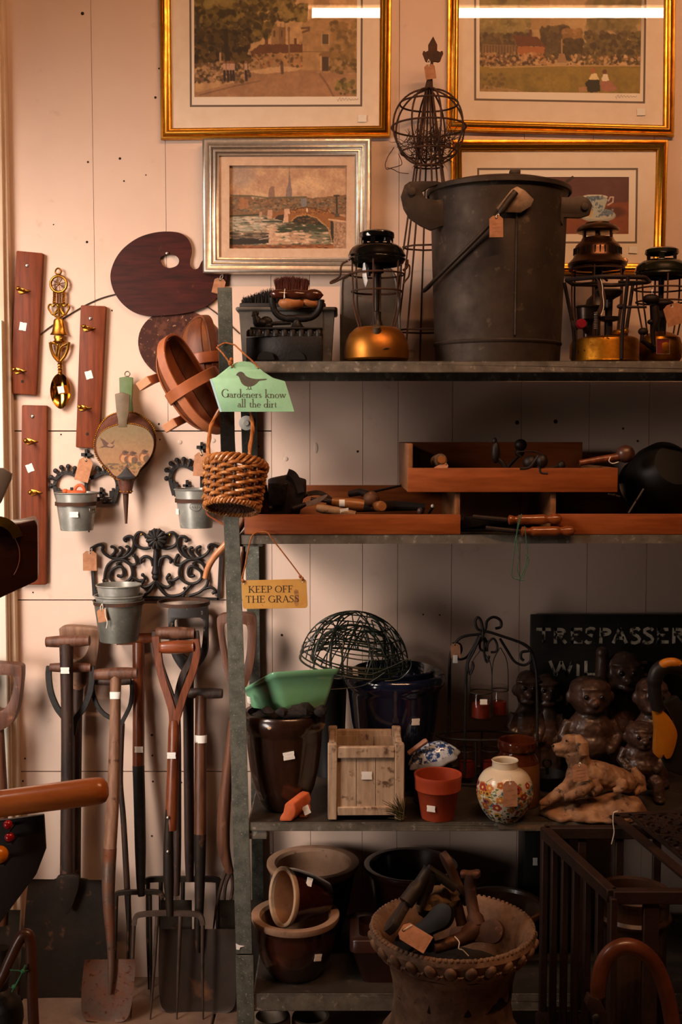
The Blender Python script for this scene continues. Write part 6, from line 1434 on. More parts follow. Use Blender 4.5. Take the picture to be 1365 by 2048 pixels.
def coal_bin():
 Y = -.295; s = S(Y); ax = 996; X = P(ax, 600, Y).x; z = lambda py: P(ax, py, Y).z; m = M_['galv_dark']
 t = thing('lidded_coal_bin', 'large dark galvanised coal bin with lid and bail handle on top shelf', 'bin', V((X, Y, Z1)))
 prof = [(0, Z1 + .004), (121 * s, Z1 + .004), (122 * s, Z1), (122.5 * s, Z1 + .004), (124 * s, z(694)), (126 * s, z(692)), (126.5 * s, z(688.5)), (124.5 * s, z(686)), (134 * s, z(395)), (136.5 * s, z(392)), (137 * s, z(386)), (134 * s, z(384)), (132 * s, z(392)), (121 * s, Z1 + .008), (0, Z1 + .008)]
 b = MB(); b.lathe(prof, 72, T=MX.Translation((X, Y, 0))); b.build('body', m, t)
 b = MB(); b.tube([V((X + .02, Y - rr * s - .001, z(py))) for rr, py in ((133, 405), (129, 540), (125, 680))], .003, 6); b.build('side_seam', m, t)
 b = MB(); zl = z(384); b.lathe([(0, zl + .022), (60 * s, zl + .021), (110 * s, zl + .014), (133 * s, zl + .006), (139 * s, zl + .004), (142 * s, zl + .001), (142 * s, zl - .008), (139.5 * s, zl - .010), (138 * s, zl - .006), (138 * s, zl - .001), (130 * s, zl + .002), (0, zl + .018)], 72, T=MX.Translation((X, Y, 0)))
 b.build('lid', m, t); b = MB(); b.box((X + .025, Y - 70 * s, zl + .026), (.024, .02, .012)); b.build('lid_clip', m, t, bevel=.003)
 q = zmap(665, 0, 1.95); Yl = Y - .02
 left = q([(282, 722), (302, 708), (345, 706), (405, 706), (430, 712), (380, 730), (350, 748), (362, 772), (400, 780), (445, 776), (446, 884), (425, 882), (385, 898), (345, 880), (300, 850), (278, 812), (268, 765)])
 b = MB(); b.prism(PP(left, Yl - .06), t=V((0, .012, 0))); p = P(*q([(311, 748)])[0], Yl - .062); b.lathe([(0, -.004), (.008, -.004), (.009, .004), (0, .004)], 16, T=MX.Translation(p) @ MX.Rotation(R(90), 4, 'X')); b.build('ear_bracket', m, t, bevel=.002)
 right = q([(845, 768), (930, 768), (975, 762), (1003, 775), (1016, 800), (1005, 838), (968, 850), (905, 848), (900, 880), (880, 835), (846, 832)])
 b = MB(); b.prism(PP(right, Yl - .07), t=V((0, .012, 0))); p = P(*q([(986, 806)])[0], Yl - .072); b.lathe([(0, -.004), (.008, -.004), (.009, .004), (0, .004)], 16, T=MX.Translation(p) @ MX.Rotation(R(90), 4, 'X')); b.build('ear_bracket', m, t, bevel=.002)
 Yf = Y - 139 * s
 fr = q([(640, 812), (700, 738), (722, 726), (752, 742), (788, 778), (775, 805), (735, 830), (690, 828), (660, 832)])
 b = MB(); b.prism(PP(fr, Yf - .004), t=V((0, .006, 0))); b.build('handle_lug', mat('lug_worn', '#8a7460', '#5f4c3c', scale=30, rough=.5, metal=.5, bump=.2), t, bevel=.0015)
 b = MB(); b.tube(smooth_pts([P(1032, 384, Yf - .012), P(1015, 405, Yf - .014), P(1000, 426, Yf - .012), P(960, 470, Yf + .004), P(905, 525, Yf + .045), P(862, 568, Yf + .11), P(848, 582, Y), P(862, 570, Y + .06), P(880, 540, Y + .12)], 6), [.0075] * 12 + [.0045] * 37, 10); b.build('bail_handle', m, t)
 b = MB(); b.ribbon(smooth_pts([P(1125, 374, Y - .02), P(1136, 362, Y - .02), P(1148, 354, Y - .02)], 4), .007, .002, V((0, -1, 0))); b.build('lid_chain_strap', m, t)
 price_tag(t, P(993, 436, Yf - .022), .030, .046, rot=-1, knot=P(998, 428, Yf - .016), seed=31)
def stove_group():
 Y = -.185; s = S(Y); bm = mat('lamp_bronze', '#5a3c26', '#3a2618', scale=14, rough=.24, rough2=.4, metal=.85)
 sp = dict(tank=[(0, 722), (48, 722), (52, 716), (52, 690), (46, 680), (30, 676), (0, 675)],
    hood=[(30, 476), (31, 478), (33, 482), (38, 487), (43, 492), (45, 500), (46, 512), (48, 517), (53, 522), (57.5, 527), (57.5, 531), (53, 536), (50, 536), (46, 524), (42, 500), (30, 482)],
    cap=[(0, 446), (24, 446), (25, 449), (34, 452), (41, 458), (42.5, 462), (40, 465), (33, 466), (0, 465)], pr=30, py=(464, 479), posts=6, pw=.008,
    rings=[(540, 54)], bars=[.2, 1.3, 2.3, 3.4, 4.4, 5.5], barp=[(54, 536), (54, 600), (50, 640), (46, 682)], burner=[(0, 530), (10, 530), (10, 590), (20, 600), (24, 615), (8, 625), (8, 678), (0, 679)])
 t, X, s, z = lantern('pressure lantern with bronze ribbed hood and no globe, right of the metal bin', 1193, Y, 1, bm, M_['brass_dull'], sp, glass=False)
 b = MB()
 for i in range(30):
  a = 2 * PI * i / 30; d = V((math.cos(a), math.sin(a), 0)); b.tube([V((X, Y, z(497))) + d * 45.3 * s, V((X, Y, z(510))) + d * 46.5 * s], [.0022, .0012], 6)
 b.build('hood_slots', mat('soot', ''), t)
 b = MB(); p = P(1249, 523, Y - .01); b.lathe([(0, -.008), (.006, -.008), (.009, -.004), (.009, .004), (.006, .008), (0, .008)], 16, T=MX.Translation(p) @ MX.Rotation(R(75), 4, 'X')); b.tube([p, p + V((-.01, .004, 0))], .003, 7); b.build('hood_knob', bm, t)
 b = MB(); b.tube(smooth_pts([P(1245, 532, Y - .03), P(1243, 543, Y - .03), P(1241, 552, Y - .03)], 4), .0009, 5); b.build('string', M_['string_white'], t)
 Y = -.393; ax = 1216; X = P(ax, 650, Y).x; s = S(Y); z = lambda py: P(ax, py, Y).z
 t = thing('paraffin_stove', 'brass paraffin stove with hexagonal pan ring, in front of the bronze lantern', 'stove', V((X, Y, Z1)))
 b = MB(); b.lathe([(0, Z1), (60 * s, Z1), (63 * s, Z1 + .003), (62 * s, Z1 + .007), (62 * s, z(685)), (60 * s, z(679)), (52 * s, z(675)), (20 * s, z(672)), (0, z(671))], 48, T=MX.Translation((X, Y, 0))); b.build('fuel_tank', M_['brass_dull'], t)
 k = mat('stove_iron', '#2b1d18', '#1b1210', scale=30, rough=.6, metal=.4)
 for i in range(3):
  a = 2 * PI * i / 3 - 1.35; d = V((math.cos(a), math.sin(a), 0)); b = MB(); b.tube(smooth_pts([V((X, Y, Z1 + .004)) + d * 64 * s, V((X, Y, z(660))) + d * 66 * s, V((X, Y, z(600))) + d * 78 * s, V((X, Y, z(562))) + d * 86 * s], 4), .0042, 8); b.build('leg', k, t)
 b = MB(); hx_ = [V((X + 88 * s * math.cos(2 * PI * i / 6 + .22), Y + 88 * s * math.sin(2 * PI * i / 6 + .22) * .8, z(562))) for i in range(6)]
 b.tube([p for i in range(6) for p in (hx_[i].lerp(hx_[(i + 1) % 6], .06), hx_[i].lerp(hx_[(i + 1) % 6], .94))], .0048, 8, closed=True)
 for i in (0, 2, 4): b.tube([hx_[i], V((X, Y, z(563))) + (hx_[i] - V((X, Y, z(562)))) * .25], .003, 7)
 b.build('pan_ring', k, t)
 q = zmap(1120, 430, 5.571); b = MB(); b.lathe([(0, z(578)), (26 * s, z(580)), (28 * s, z(583)), (22 * s, z(592)), (14 * s, z(596)), (8 * s, z(600)), (7 * s, z(632)), (22 * s, z(634)), (20 * s, z(641)), (8 * s, z(644)), (8 * s, z(672)), (0, z(673))], 24, T=MX.Translation((X + .002, Y, 0))); b.build('burner', MATS['burner_dark'], t)
 b = MB(); xx = P(1175, 620, Y).x; b.lathe([(0, z(613)), (24 * s, z(613)), (26 * s, z(616)), (23 * s, z(618)), (21 * s, z(640)), (10 * s, z(645)), (9 * s, z(676)), (0, z(676))], 24, T=MX.Translation((xx, Y - .012, 0))); b.build('spirit_cup', mat('cup_metal', '#4c4038', '#332a24', scale=30, rough=.3, metal=.8), t)
 b = MB(); p = P(1163, 648, Y - .05); b.lathe([(0, -.01), (.010, -.01), (.0115, -.004), (.0115, .006), (.009, .01), (0, .01)], 18, T=MX.Translation(p) @ MX.Rotation(R(90), 4, 'X')); b.build('red_knob', mat('knob_red', '#7c1420', rough=.3, coat=.3), t)
 b = MB(); b.tube([p + V((.004, .006, 0)), V((xx, Y - .015, z(668)))], .006, 8); b.prism([p + V((dx * .001, .004, dz * .001)) for dx, dz in ((-8, 4), (-22, 10), (-20, -2), (-10, -16), (-4, -10))], t=V((0, .004, 0))); b.build('valve', k, t)
 b = MB(); cs = P(1193, 640, Y - .055); b.tube([cs + V((.0042 * math.cos(i * .7), .0042 * math.sin(i * .7), .018 - .038 * i / 90)) for i in range(91)], .0011, 5); b.build('spring', mat('spring_steel', '#b0a498', rough=.3, metal=.9), t)
 b = MB(); b.ribbon(PS(q([(430, 690), (450, 760), (470, 850), (485, 940), (470, 1020), (440, 1090)]), Y - .07, 4), [.010] * 5 + [.013] * 8 + [.011] * 8, .002, V((.3, -1, 0))); b.build('leather_strap', mat('strap_brown', '#3e2418', rough=.6), t)
 b = MB(); b.tube(PS(q([(455, 700), (478, 800), (480, 880), (492, 980), (485, 1060), (460, 1115)]), Y - .074, 4), .0009, 5); b.build('string', M_['string_white'], t)
 b = MB(); b.lathe([(0, 0), (.014, 0), (.016, .004), (.012, .010), (0, .012)], 18, c=(P(1232, 668, Y).x, Y - .03, z(672))); b.tube([P(1236, 666, Y - .035), P(1256, 660, Y - .05)], [.006, .007], 10); b.build('filler_cap', M_['brass_dull'], t)
 b = MB(); b.tube([P(1238, 614, Y - .02), P(1294, 614, Y - .02)], .003, 8); b.ell(P(1243, 613, Y - .02), (.010, .007, .006)); b.build('control_rod', k, t)
 gm = mat('hood_green_black', '#1a1c12', rough=.14, coat=.5)
 sp = dict(tank=[(0, 722), (38, 722), (42, 716), (42, 690), (38, 676), (26, 668), (14, 664), (0, 663)],
    hood=[(30, 520), (36, 522), (46, 528), (50, 535), (51, 541), (53, 544), (51, 547), (52, 550), (49, 554), (44, 556), (44, 550), (46, 536), (30, 524)],
    cap=[(0, 496), (26, 496.5), (32, 500), (33, 507), (31, 509), (29.5, 503), (0, 501)], pr=29, py=(505, 523), posts=6, pw=.013,
    glass=[(43, 550), (44, 562), (44, 588), (42, 600), (30, 606)], rings=[(578, 52), (604, 48)], bars=[.5, 1.55, 2.6, 3.65, 4.7, 5.75], barp=[(49, 552), (49, 580), (47, 604), (40, 640), (34, 672)],
    burner=[(0, 552), (6, 552), (5, 600), (20, 606), (22, 612), (10, 622), (9, 664), (0, 665)])
 t, X, s, z = lantern('pressure lantern with greenish-black hood cut by the photo right edge', 1321, -.24, 1, gm, M_['brass_dull'], sp)
 Yt = -.24 - .050
 b = MB(); a = P(1314, 678, Yt), P(1340, 678, Yt), P(1340, 708, Yt), P(1314, 708, Yt); b.hull8(a, [p + V((0, .001, 0)) for p in a]); lb = b.build('maker_label', mat('label_red', '#6e1424', '#5c101c', scale=60, rough=.5), t)
 b = MB()
 for i in range(4): b.tube([a[i] + V((0, -.0004, 0)), a[(i + 1) % 4] + V((0, -.0004, 0))], .0005, 4)
 b.build('label_border', mat('label_grey', '#a09890', rough=.6), lb)
 price_tag(t, P(1345, 612, Yt - .03), .044, .050, rot=-17, knot=P(1350, 606, Yt - .02), seed=40)
 b = MB(); b.ell(P(1303, 598, -.31), (.020, .014, .012)); b.ell(P(1330, 606, -.30), (.022, .012, .008)); b.tube([P(1309, 612, -.30), P(1312, 640, -.30), P(1306, 662, -.30), P(1308, 690, -.30)], [.010, .012, .006, .005], 10); b.ell(P(1302, 644, -.305), (.008, .006, .006)); b.ell(P(1287, 663, -.30), (.012, .010, .009)); b.tube([P(1287, 663, -.30), P(1284, 680, -.30), P(1312, 700, -.28)], [.006, .005, .008], 8); b.build('pump_valve', k, t)
zt, Yf_, dep_ = zinc_box(); brushes(zt, Yf_, dep_); charcoal_iron(); zinc_panel(); lamp1(); obelisk(); coal_bin(); stove_group()
# ================= second shelf: shallow wooden trays of old hand tools
Z2 = ZS[2]
def tray(label, px0, px1, yf, yend, Yf, Yb, zb, panels=(True, True)):
 zf, ze = Zp(yf, Yf), Zp(yend, Yf); x0, x1 = P(px0, yf, Yf).x, P(px1, yf, Yf).x; th = .012
 t = thing('wooden_tray', label, 'tray', V(((x0 + x1) / 2, (Yf + Yb) / 2, zb)), 'wooden tool trays')
 b = MB(); b.box(((x0 + x1) / 2, Yf + th / 2, (zb + zf) / 2), (x1 - x0, th, zf - zb)); b.build('front_board', M_['oak_orange'], t, bevel=.0015)
 b = MB(); b.box(((x0 + x1) / 2, Yb - th / 2, (zb + ze) / 2), (x1 - x0, th, ze - zb)); b.build('back_board', M_['oak_orange'], t, bevel=.0015)
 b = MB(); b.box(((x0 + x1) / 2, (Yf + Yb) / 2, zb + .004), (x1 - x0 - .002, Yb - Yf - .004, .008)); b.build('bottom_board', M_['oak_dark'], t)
 for i, x in enumerate((x0 + th / 2, x1 - th / 2)):
  if panels[i]:
   zt_ = zf if panels[i] == 'low' else ze
   b = MB(); b.box((x, (Yf + Yb) / 2, (zb + zt_) / 2), (th, Yb - Yf - th * 2.02, zt_ - zb)); b.build('end_board', mat('oak_end', '#8a5a36', '#6c4426', scale=10, stretch=(7, 1, 5), rough=.5, bump=.05), t, bevel=.0015)
 return t, x0, x1, zf, ze
Y2f, Y2b = YF + .005, -.10
TL = tray('lower left wooden tray on the middle shelf, full of planes and chisels', 489, 922, 1029, 985, Y2f, Y2b, Z2)
TR = tray('lower right wooden tray on the middle shelf, behind the shears', 1104, 1470, 1028, 985, Y2f, Y2b, Z2)
zu = TL[4] + .0008
TU = tray('upper wooden tray resting across the two lower trays', 816, 1237, 936, 887, Y2f, Y2b + .03, zu, (True, 'low'))
zi, zui = Z2 + .0095, zu + .0088       # inside floors
ik = mat('old_iron', '#221a17', '#2f211b', scale=30, rough=.5, metal=.5, bump=.25, bscale=120)
wk = mat('handle_honey', '#9c6230', '#7c4720', scale=16, stretch=(1, 5, 5), rough=.38, coat=.2)
pk = mat('handle_pale', '#a8825c', '#886444', scale=30, rough=.5, c3='#4a3020', s3=60, lo3=.62, hi3=.7)
def turned(name_t, label, cat, a, b_, prof, mtl, grp='old tools in the trays', ferr=None):
 """turned handle from a to b (world), prof radii"""
 A, B = V(a), V(b_); t = thing(name_t, label, cat, (A + B) / 2 - V((0, 0, max(prof))), grp)
 mb = MB(); n = len(prof); pts = [A] + [A.lerp(B, i / (n - 1)) for i in range(n)] + [B]
 mb.tube(pts, [.0003] + list(prof) + [.0003], 14); mb.build('handle', mtl, t)
 return t, A, B
t = thing('iron_plane', 'black iron plane standing in the left tray beside the basket', 'plane', V((P(562, 1020, -.36).x, -.36, zi)), 'old tools in the trays'); Y = -.36
b = MB(); q = lambda *l: PP(l, Y)
b.prism(PP([(536, 958), (575, 950), (612, 960), (612, 985), (606, 1000), (598, 1033), (536, 1033)], Y), t=V((0, .05, 0))); b.build('body', ik, t, bevel=.004)
b = MB(); b.prism(PP([(536, 966), (576, 966), (570, 1010), (540, 1012)], Y - .014), t=V((0, .014, 0))); b.build('throat_plate', mat('iron_sheen', '#39302a', '#241c18', scale=60, rough=.35, metal=.8, bump=.3, bscale=90), t, bevel=.003)
b = MB(); b.ribbon(PS([(576, 944), (588, 950), (598, 968), (603, 985)], Y - .006, 4), .016, .006, V((0, -1, 0))); b.ell(P(541, 1016, Y - .016), .006); b.build('lever', ik, t)
b = MB(); b.ell(P(524, 985, Y + .01), (.014, .02, .030)); b.ell(P(519, 1008, Y + .005), (.013, .02, .028)); b.build('horn', ik, t)
for (lab, pts, w, Yq, mm) in (('rusty knife blade lying against the iron plane', [(612, 1008), (630, 1004), (655, 990)], .012, -.37, mat('blade_grey', '#8a7264', '#5c4638', scale=30, rough=.45, metal=.6)),
      ('dark iron strip lying behind the knife blade', [(615, 988), (640, 986), (668, 1000)], .011, -.33, ik)):
 t = thing('knife', lab, 'knife', P(pts[1][0], 1022, Yq), 'old tools in the trays'); b = MB(); p = PS(pts, Yq, 5); k = len(p)
 b.ribbon(p, [w * min(1, .25 + 2.2 * (1 - i / (k - 1))) for i in range(k)], .0028, V((0, -1, .25))); b.build('blade', mm, t)
 b = MB(); d = (p[0] - p[3]).normalized(); b.tube([p[0] + d * .03 - V((0, 0, .006)), p[0] + d * .015 - V((0, 0, .004)), p[0]], [.007, .0075, .005], 10); b.build('handle', ik, t)
Y = -.40; t, A, B = turned('chisel', 'pale worn wooden chisel handle lying at the front of the left tray', 'chisel', P(634, 1016, Y), P(712, 1029, Y - .02), [.008, .0105, .010, .0095, .0105, .0098, .009, .0085, .0078], pk)
sticker(t, P(689, 1021, Y - .021), .020, .009, rot=-10)
Y = -.34; t, A, B = turned('chisel', 'honey-coloured chisel handle with white label in the left tray', 'chisel', P(728, 1011, Y), P(664, 1003, Y), [.013, .0145, .0145, .014, .013, .012, .0115, .0105, .010], wk)
b = MB(); b.tube([B, B + (B - A).normalized() * .012], [.0095, .009], 14); b.build('ferrule', ik, t); b = MB(); d = (B - A).normalized(); b.tube([B + d * .012, B + d * .05], [.005, .004], 8); b.build('shank', ik, t)
b = MB(); c = A.lerp(B, .68); n_ = V((0, -1, .3)).normalized(); pts = [c + V((0, -math.cos(a), math.sin(a))) * .0124 for a in [-.7 + 1.4 * i / 8 for i in range(9)]]; b.ribbon(pts, .013, .0005, [V((0, -math.cos(a), math.sin(a))) for a in [-.7 + 1.4 * i / 8 for i in range(9)]]); b.build('paper_label', M_['paper_white'], t)
Y = -.30; t = thing('wooden_mallet', 'small wooden mallet with dark round head in the left tray', 'mallet', P(742, 1022, Y), 'old tools in the trays')
b = MB(); b.ell(P(743, 998, Y), (.020, .018, .019)); b.build('head', mat('mallet_dark', '#6a4328', '#3e2616', scale=40, rough=.6, c3='#8a6040', s3=60), t)
b = MB(); b.tube([P(738, 990, Y), P(722, 984, Y + .03), P(700, 988, Y + .05)], [.010, .009, .008], 10); b.build('handle', ik, t)
Y = -.385; t = thing('chisel', 'round orange butt of a chisel handle pointing out of the left tray', 'chisel', P(764, 1024, Y), 'old tools in the trays')
b = MB(); A = P(765, 1013, Y); B = P(748, 1012, Y + .12); pts = [A + (B - A) * f for f in (0, 0, .05, .2, .6, .9, 1)]; b.tube(pts, [.0003, .010, .0125, .013, .0115, .010, .0003], 14); b.build('handle', wk, t); b = MB(); b.tube([B, B + (B - A) * .8], [.006, .004], 8); b.build('shank', ik, t)
Y = -.19; t = thing('iron_rod', 'thin dark iron rod lying across the back of the left tray', 'rod', P(770, 1000, Y), 'old tools in the trays'); b = MB(); b.tube([P(724, 992, Y), P(736, 986, Y), P(808, 970, Y)], .0028, 8); b.build('rod', ik, t)
Y = -.40
for (px, py, lab, mm, r) in ((842, 1022, 'dull round knob handle of a gimlet at the right of the left tray', mat('knob_brown', '#4c3426', rough=.45), .0085), (866, 1012, 'bright pale tipped gimlet handle at the right of the left tray', mat('knob_pale', '#d8c8b4', rough=.3), .0045)):
 t = thing('gimlet', lab, 'gimlet', P(px, py + 9, Y), 'old tools in the trays'); b = MB(); b.ell(P(px, py, Y), (r, r, r)); b.build('knob', mm, t); b = MB(); b.tube([P(px, py + 2, Y), P(px - 5, py + 10, Y + .01), P(px - 8, py + 14, Y + .09)], [.004, .0035, .003], 8); b.build('shank', ik, t)
Y = -.25; t = thing('chisel_roll', 'dark canvas tool roll lying low in the left tray', 'tool roll', V((P(700, 1020, Y).x, Y, zi)), 'old tools in the trays')
b = MB(); b.tube([P(690, 1017, Y), P(720, 1014, Y), P(790, 1012, Y), P(850, 1014, Y)], [.012, .018, .018, .012], 12, sq=.7); b.build('canvas', mat('canvas_dark', '#2c211b', rough=.9), t)
Y = -.40; t = thing('twine_spool', 'spool of grey twine with wooden core in the upper tray', 'spool', V((P(876, 936, Y).x, Y, zui)), 'old tools in the trays')
c = P(878, 922, Y); M3 = MX.Translation(c) @ MX.Rotation(R(82), 4, 'X') @ MX.Rotation(R(12), 4, 'Y')
b = MB(); b.lathe([(0, -.02), (.0085, -.02), (.0095, -.015), (.0095, .02), (.0088, .026), (0, .0265)], 16, T=M3); b.build('core', wk, t)
b = MB(); pts = [M3 @ V(((.0125 + .002 * math.sin(i * .09)) * math.cos(i * .5), (.0125 + .002 * math.sin(i * .09)) * math.sin(i * .5), -.016 + .032 * (.5 + .5 * math.sin(i * .033)))) for i in range(420)]; b.tube(pts, .0012, 5); b.build('twine', mat('twine_grey', '#7a6450', '#5c4836', scale=200, rough=.9), t)
price_tag(t, P(893, 930, Y - .022), .016, .030, rot=60, seed=50, lines=2, nrm=V((0, -1, .6)))
Y = -.33
def darklump(name, label, cat, blobs, tubes=(), Yq=-.33, mm=None):
 t = thing(name, label, cat, P(blobs[0][0], 936, Yq) if blobs else P(tubes[0][0][0], 936, Yq), 'old tools in the trays'); b = MB()
 for px, py, r in blobs: b.ell(P(px, py, Yq), tuple(x * S(Yq) for x in r))
 if blobs: b.build('head', mm or ik, t)
 for i, (pts, r) in enumerate(tubes):
  b = MB(); b.tube(PS(pts, Yq, 4), r, 9); b.build('shank', mm or ik, t)
 return t
darklump('brace_drill', 'black iron brace drill upright in the upper tray, its chuck showing', 'drill', [(992, 905, (9, 9, 22)), (990, 882, (5, 5, 7))], [([(992, 915), (1005, 925), (1012, 938)], .006)])
darklump('plumb_bob', 'dark round plumb weight in the upper tray right of the brace drill', 'weight', [(1042, 890, (13, 13, 12)), (1040, 905, (10, 10, 9))], [([(1040, 910), (1025, 925), (1015, 938)], .004)], -.22)
darklump('drawknife', 'dark drawknife with bulbous handle end over the upper tray front', 'knife', [(1062, 925, (16, 15, 15))], [([(1045, 915), (1035, 905), (1070, 903), (1088, 912)], .002)], -.40)
darklump('pliers', 'dark iron pliers hooked over the front of the upper tray', 'pliers', [(1085, 922, (12, 11, 14))], [([(1080, 932), (1082, 945), (1096, 947)], .004), ([(1078, 912), (1060, 935), (1040, 938)], .004)], -.462)
darklump('awl', 'dark pear-handled awl at the back of the upper tray', 'awl', [(1124, 930, (8, 8, 9))], [([(1120, 932), (1100, 936), (1080, 938)], .003)], -.30)
Y = -.36; t = thing('wooden_maul', 'wooden ball-headed tool leaning over the right end of the upper tray', 'maul', P(1225, 940, Y), 'old tools in the trays')
b = MB(); b.ell(P(1252, 908, Y), (.022, .020, .021)); b.build('ball_head', mat('maul_brown', '#5c3a2a', '#38221a', scale=40, rough=.4, coat=.2), t); b = MB(); b.tube([P(1240, 914, Y), P(1200, 919, Y), P(1160, 926, Y)], [.010, .008, .007], 10); b.build('shaft', MATS['tool_red'], t)
b = MB(); b.tube(smooth_pts([P(1222, 914, Y - .012), P(1219, 922, Y - .014), P(1226, 927, Y - .012), P(1238, 924, Y - .016)], 4), .0012, 5); b.build('string', M_['string_white'], t)
Y = YF - .0145; t = thing('hedge_shears', 'pair of shears with two turned orange-brown handles over the shelf edge', 'shears', P(1082, 1062, Y))
hm = mat('shear_handle', '#8a4a22', '#68300f', scale=14, stretch=(1, 5, 5), rough=.25, coat=.4)
for (a, b_, Yq) in (((1126, 1038), (1014, 1040), YF - .0085), ((1152, 1062), (1040, 1063), Y)):
 A, B = P(*a, Yq), P(*b_, Yq); mb = MB(); pr = [0, .85, 1, 1, .98, .8, .72, .98, 1, 1, .98, .95, .95, .95, .95, .95, .95, .98, .7, .72, .95, .95, 0]; n = len(pr)
 mb.tube([A.lerp(B, i / (n - 1)) for i in range(n)], [max(.0003, x * .0115) for x in pr], 14); mb.build('handle', hm, t)
 mb = MB(); d = (B - A).normalized(); mb.tube(smooth_pts([B, B + d * .04 + V((0, .002, .004)), B + d * .075 + V((0, .006, .008))], 4), .0055, 9); mb.build('tang', ik, t)
mb = MB(); mb.prism([P(930, 1034, YF + .022), P(960, 1030, YF + .022), P(1014, 1034, YF + .022), P(1014, 1044, YF + .022), P(960, 1052, YF + .022), P(924, 1058, YF + .022)], t=V((0, .004, 0))); mb.build('blade', mat('shear_blade', '#2c2622', '#1c1816', scale=20, rough=.35, metal=.8), t, bevel=.001)
mb = MB(); mb.prism([P(924, 1060, YF + .016), P(970, 1057, YF + .016), P(1030, 1054, YF + .016), P(1030, 1060, YF + .016), P(960, 1063, YF + .016)], t=V((0, .004, 0))); mb.build('blade', MATS['shear_blade'], t, bevel=.001)
gs = mat('string_green', '#3c6a4c', '#2a4a36', scale=80, rough=.8); Yq = Y - .013
b = MB()
for l in ([(1044, 1028), (1036, 1060), (1030, 1090), (1026, 1130), (1024, 1152), (1034, 1158), (1042, 1160)], [(1040, 1030), (1034, 1070), (1038, 1110), (1036, 1140), (1042, 1158)], [(1050, 1052), (1055, 1100), (1052, 1130), (1044, 1150), (1040, 1160), (1050, 1160)], [(1053, 1110), (1058, 1120), (1052, 1140), (1046, 1156)]): b.tube(PS(l, Yq, 5), .0011, 5)
b.build('string_loop', gs, t)['label'] = 'loop of green garden string'
Y = -.27; t = thing('iron_cauldron', 'black round iron pot on its side in the right tray', 'pot', V((P(1312, 1020, Y).x, Y, zi)), 'old tools in the trays'); c = P(1320, 956, Y); s = S(Y)
M3 = MX.Translation(c) @ MX.Rotation(R(-118), 4, 'X') @ MX.Rotation(R(-14), 4, 'Y')
b = MB(); b.lathe([(0, -.075), (.05, -.072), (.072, -.05), (.080, -.01), (.076, .03), (.066, .045), (.070, .052), (.078, .056), (.078, .060), (.066, .058), (.060, .044), (.07, .0), (.06, -.045), (0, -.06)], 44, T=M3); b.build('body', mat('cauldron_black', '#100e0d', rough=.5, metal=.3), t)
b = MB(); b.tube(arc(P(1350, 920, Y - .01), .016, -60, 150, 10), .0035, 8); b.build('ear', MATS['cauldron_black'], t)
for px0, py0, px1, py1, lab in ((1258, 1026, 1288, 978, 'bright thin steel scriber leaning in the right tray'), (1218, 988, 1240, 993, 'short bright steel bar lying in the right tray')):
 t = thing('steel_scriber', lab, 'tool', P(px0, 1030, -.36), 'old tools in the trays'); b = MB(); b.tube([P(px0, py0, -.40), P(px1, py1, -.36)], .0022, 8); b.build('rod', mat('steel_bright', '#9a948c', rough=.3, metal=.8), t)
 b = MB(); b.ell(P((px0 + px1) / 2, (py0 + py1) / 2, -.379), .0045); b.build('collar', ik, t)
# ================= third shelf: garden pots and ornaments
Z3 = ZS[3]
def on3(px, py): return PZ(px, py, Z3)
def pot(name, label, cat, c, prof, m, group=None, n=56, wob=None, T=None):
 """prof (r,z) outer from base centre up and back inside; c base centre"""
 t = thing(name, label, cat, c, group); b = MB(); b.lathe(prof, n, wob=wob); b.build('body', m, t, local=True, sharp=50)
 return t
def lsticker(t, c, prof, az, z, w=.022, h=.016, rot=0):
 """sticker on a turned pot; az measured from the direction facing the camera (+ right)"""
 r = np.interp(z, [p[1] for p in prof], [p[0] for p in prof]); a = -PI / 2 + az
 d = V((math.cos(a), math.sin(a), 0)); sticker(t, V(c) + d * (r + .0018) + V((0, 0, z)), w, h, rot, d)
brown = mat('glaze_brown', '#24120b', '#2e1a10', scale=7, stretch=(3, 3, .5), rough=.22, rough2=.3, coat=.5)
Yc = on3(570, 1614).y; c = V((P(569, 1600, Yc).x, Yc, Z3)); s = S(Yc) * 1.02
zz = lambda py: Zp(py, Yc) - Z3
op = [(36 * s, 0), (40 * s, .004), (50 * s, zz(1595)), (60 * s, zz(1570)), (68 * s, zz(1535)), (73 * s, zz(1495)), (76 * s, zz(1462)), (77 * s, zz(1456)), (82 * s, zz(1450)), (83 * s, zz(1436)), (82 * s, zz(1424)), (78 * s, zz(1420))]
pr = [(0, 0)] + op + [(72 * s, zz(1422)), (68 * s, zz(1450)), (64 * s, zz(1500)), (45 * s, .03), (0, .03)]
wob = lambda a, z: 1 + (.014 * math.cos(a * 11) if z < zz(1462) else 0)
bp = pot('planter', 'large dark brown glazed planter under the green trough', 'planter', c, pr, brown, 'glazed garden pots', wob=wob)
lsticker(bp, c, op, .17, zz(1491), .026, .018, -8)
b = MB(); b.ell(c + V((-.028, -80 * s, zz(1436))), (.005, .002, .004), n=8, m=6); b.build('glaze_chip', mat('chip_pale', '#c8a888', rough=.7), bp)
b = MB(); rs = 70 * s
b.lathe([(0, zz(1408)), (rs * .3, zz(1412)), (rs * .7, zz(1425)), (rs * .98, zz(1434)), (rs, zz(1440)), (0, zz(1445))], 40, T=MX.Translation(c), wob=lambda a, z: 1 + .04 * math.sin(a * 5 + z * 90))
for px, py, rx, rz in ((538, 1424, 14, 8), (565, 1423, 16, 7), (608, 1418, 24, 14), (640, 1421, 15, 9), (590, 1426, 40, 8)): b.ell(P(px, py, Yc - .070), (rx * s, .014, rz * s), n=14, m=8)
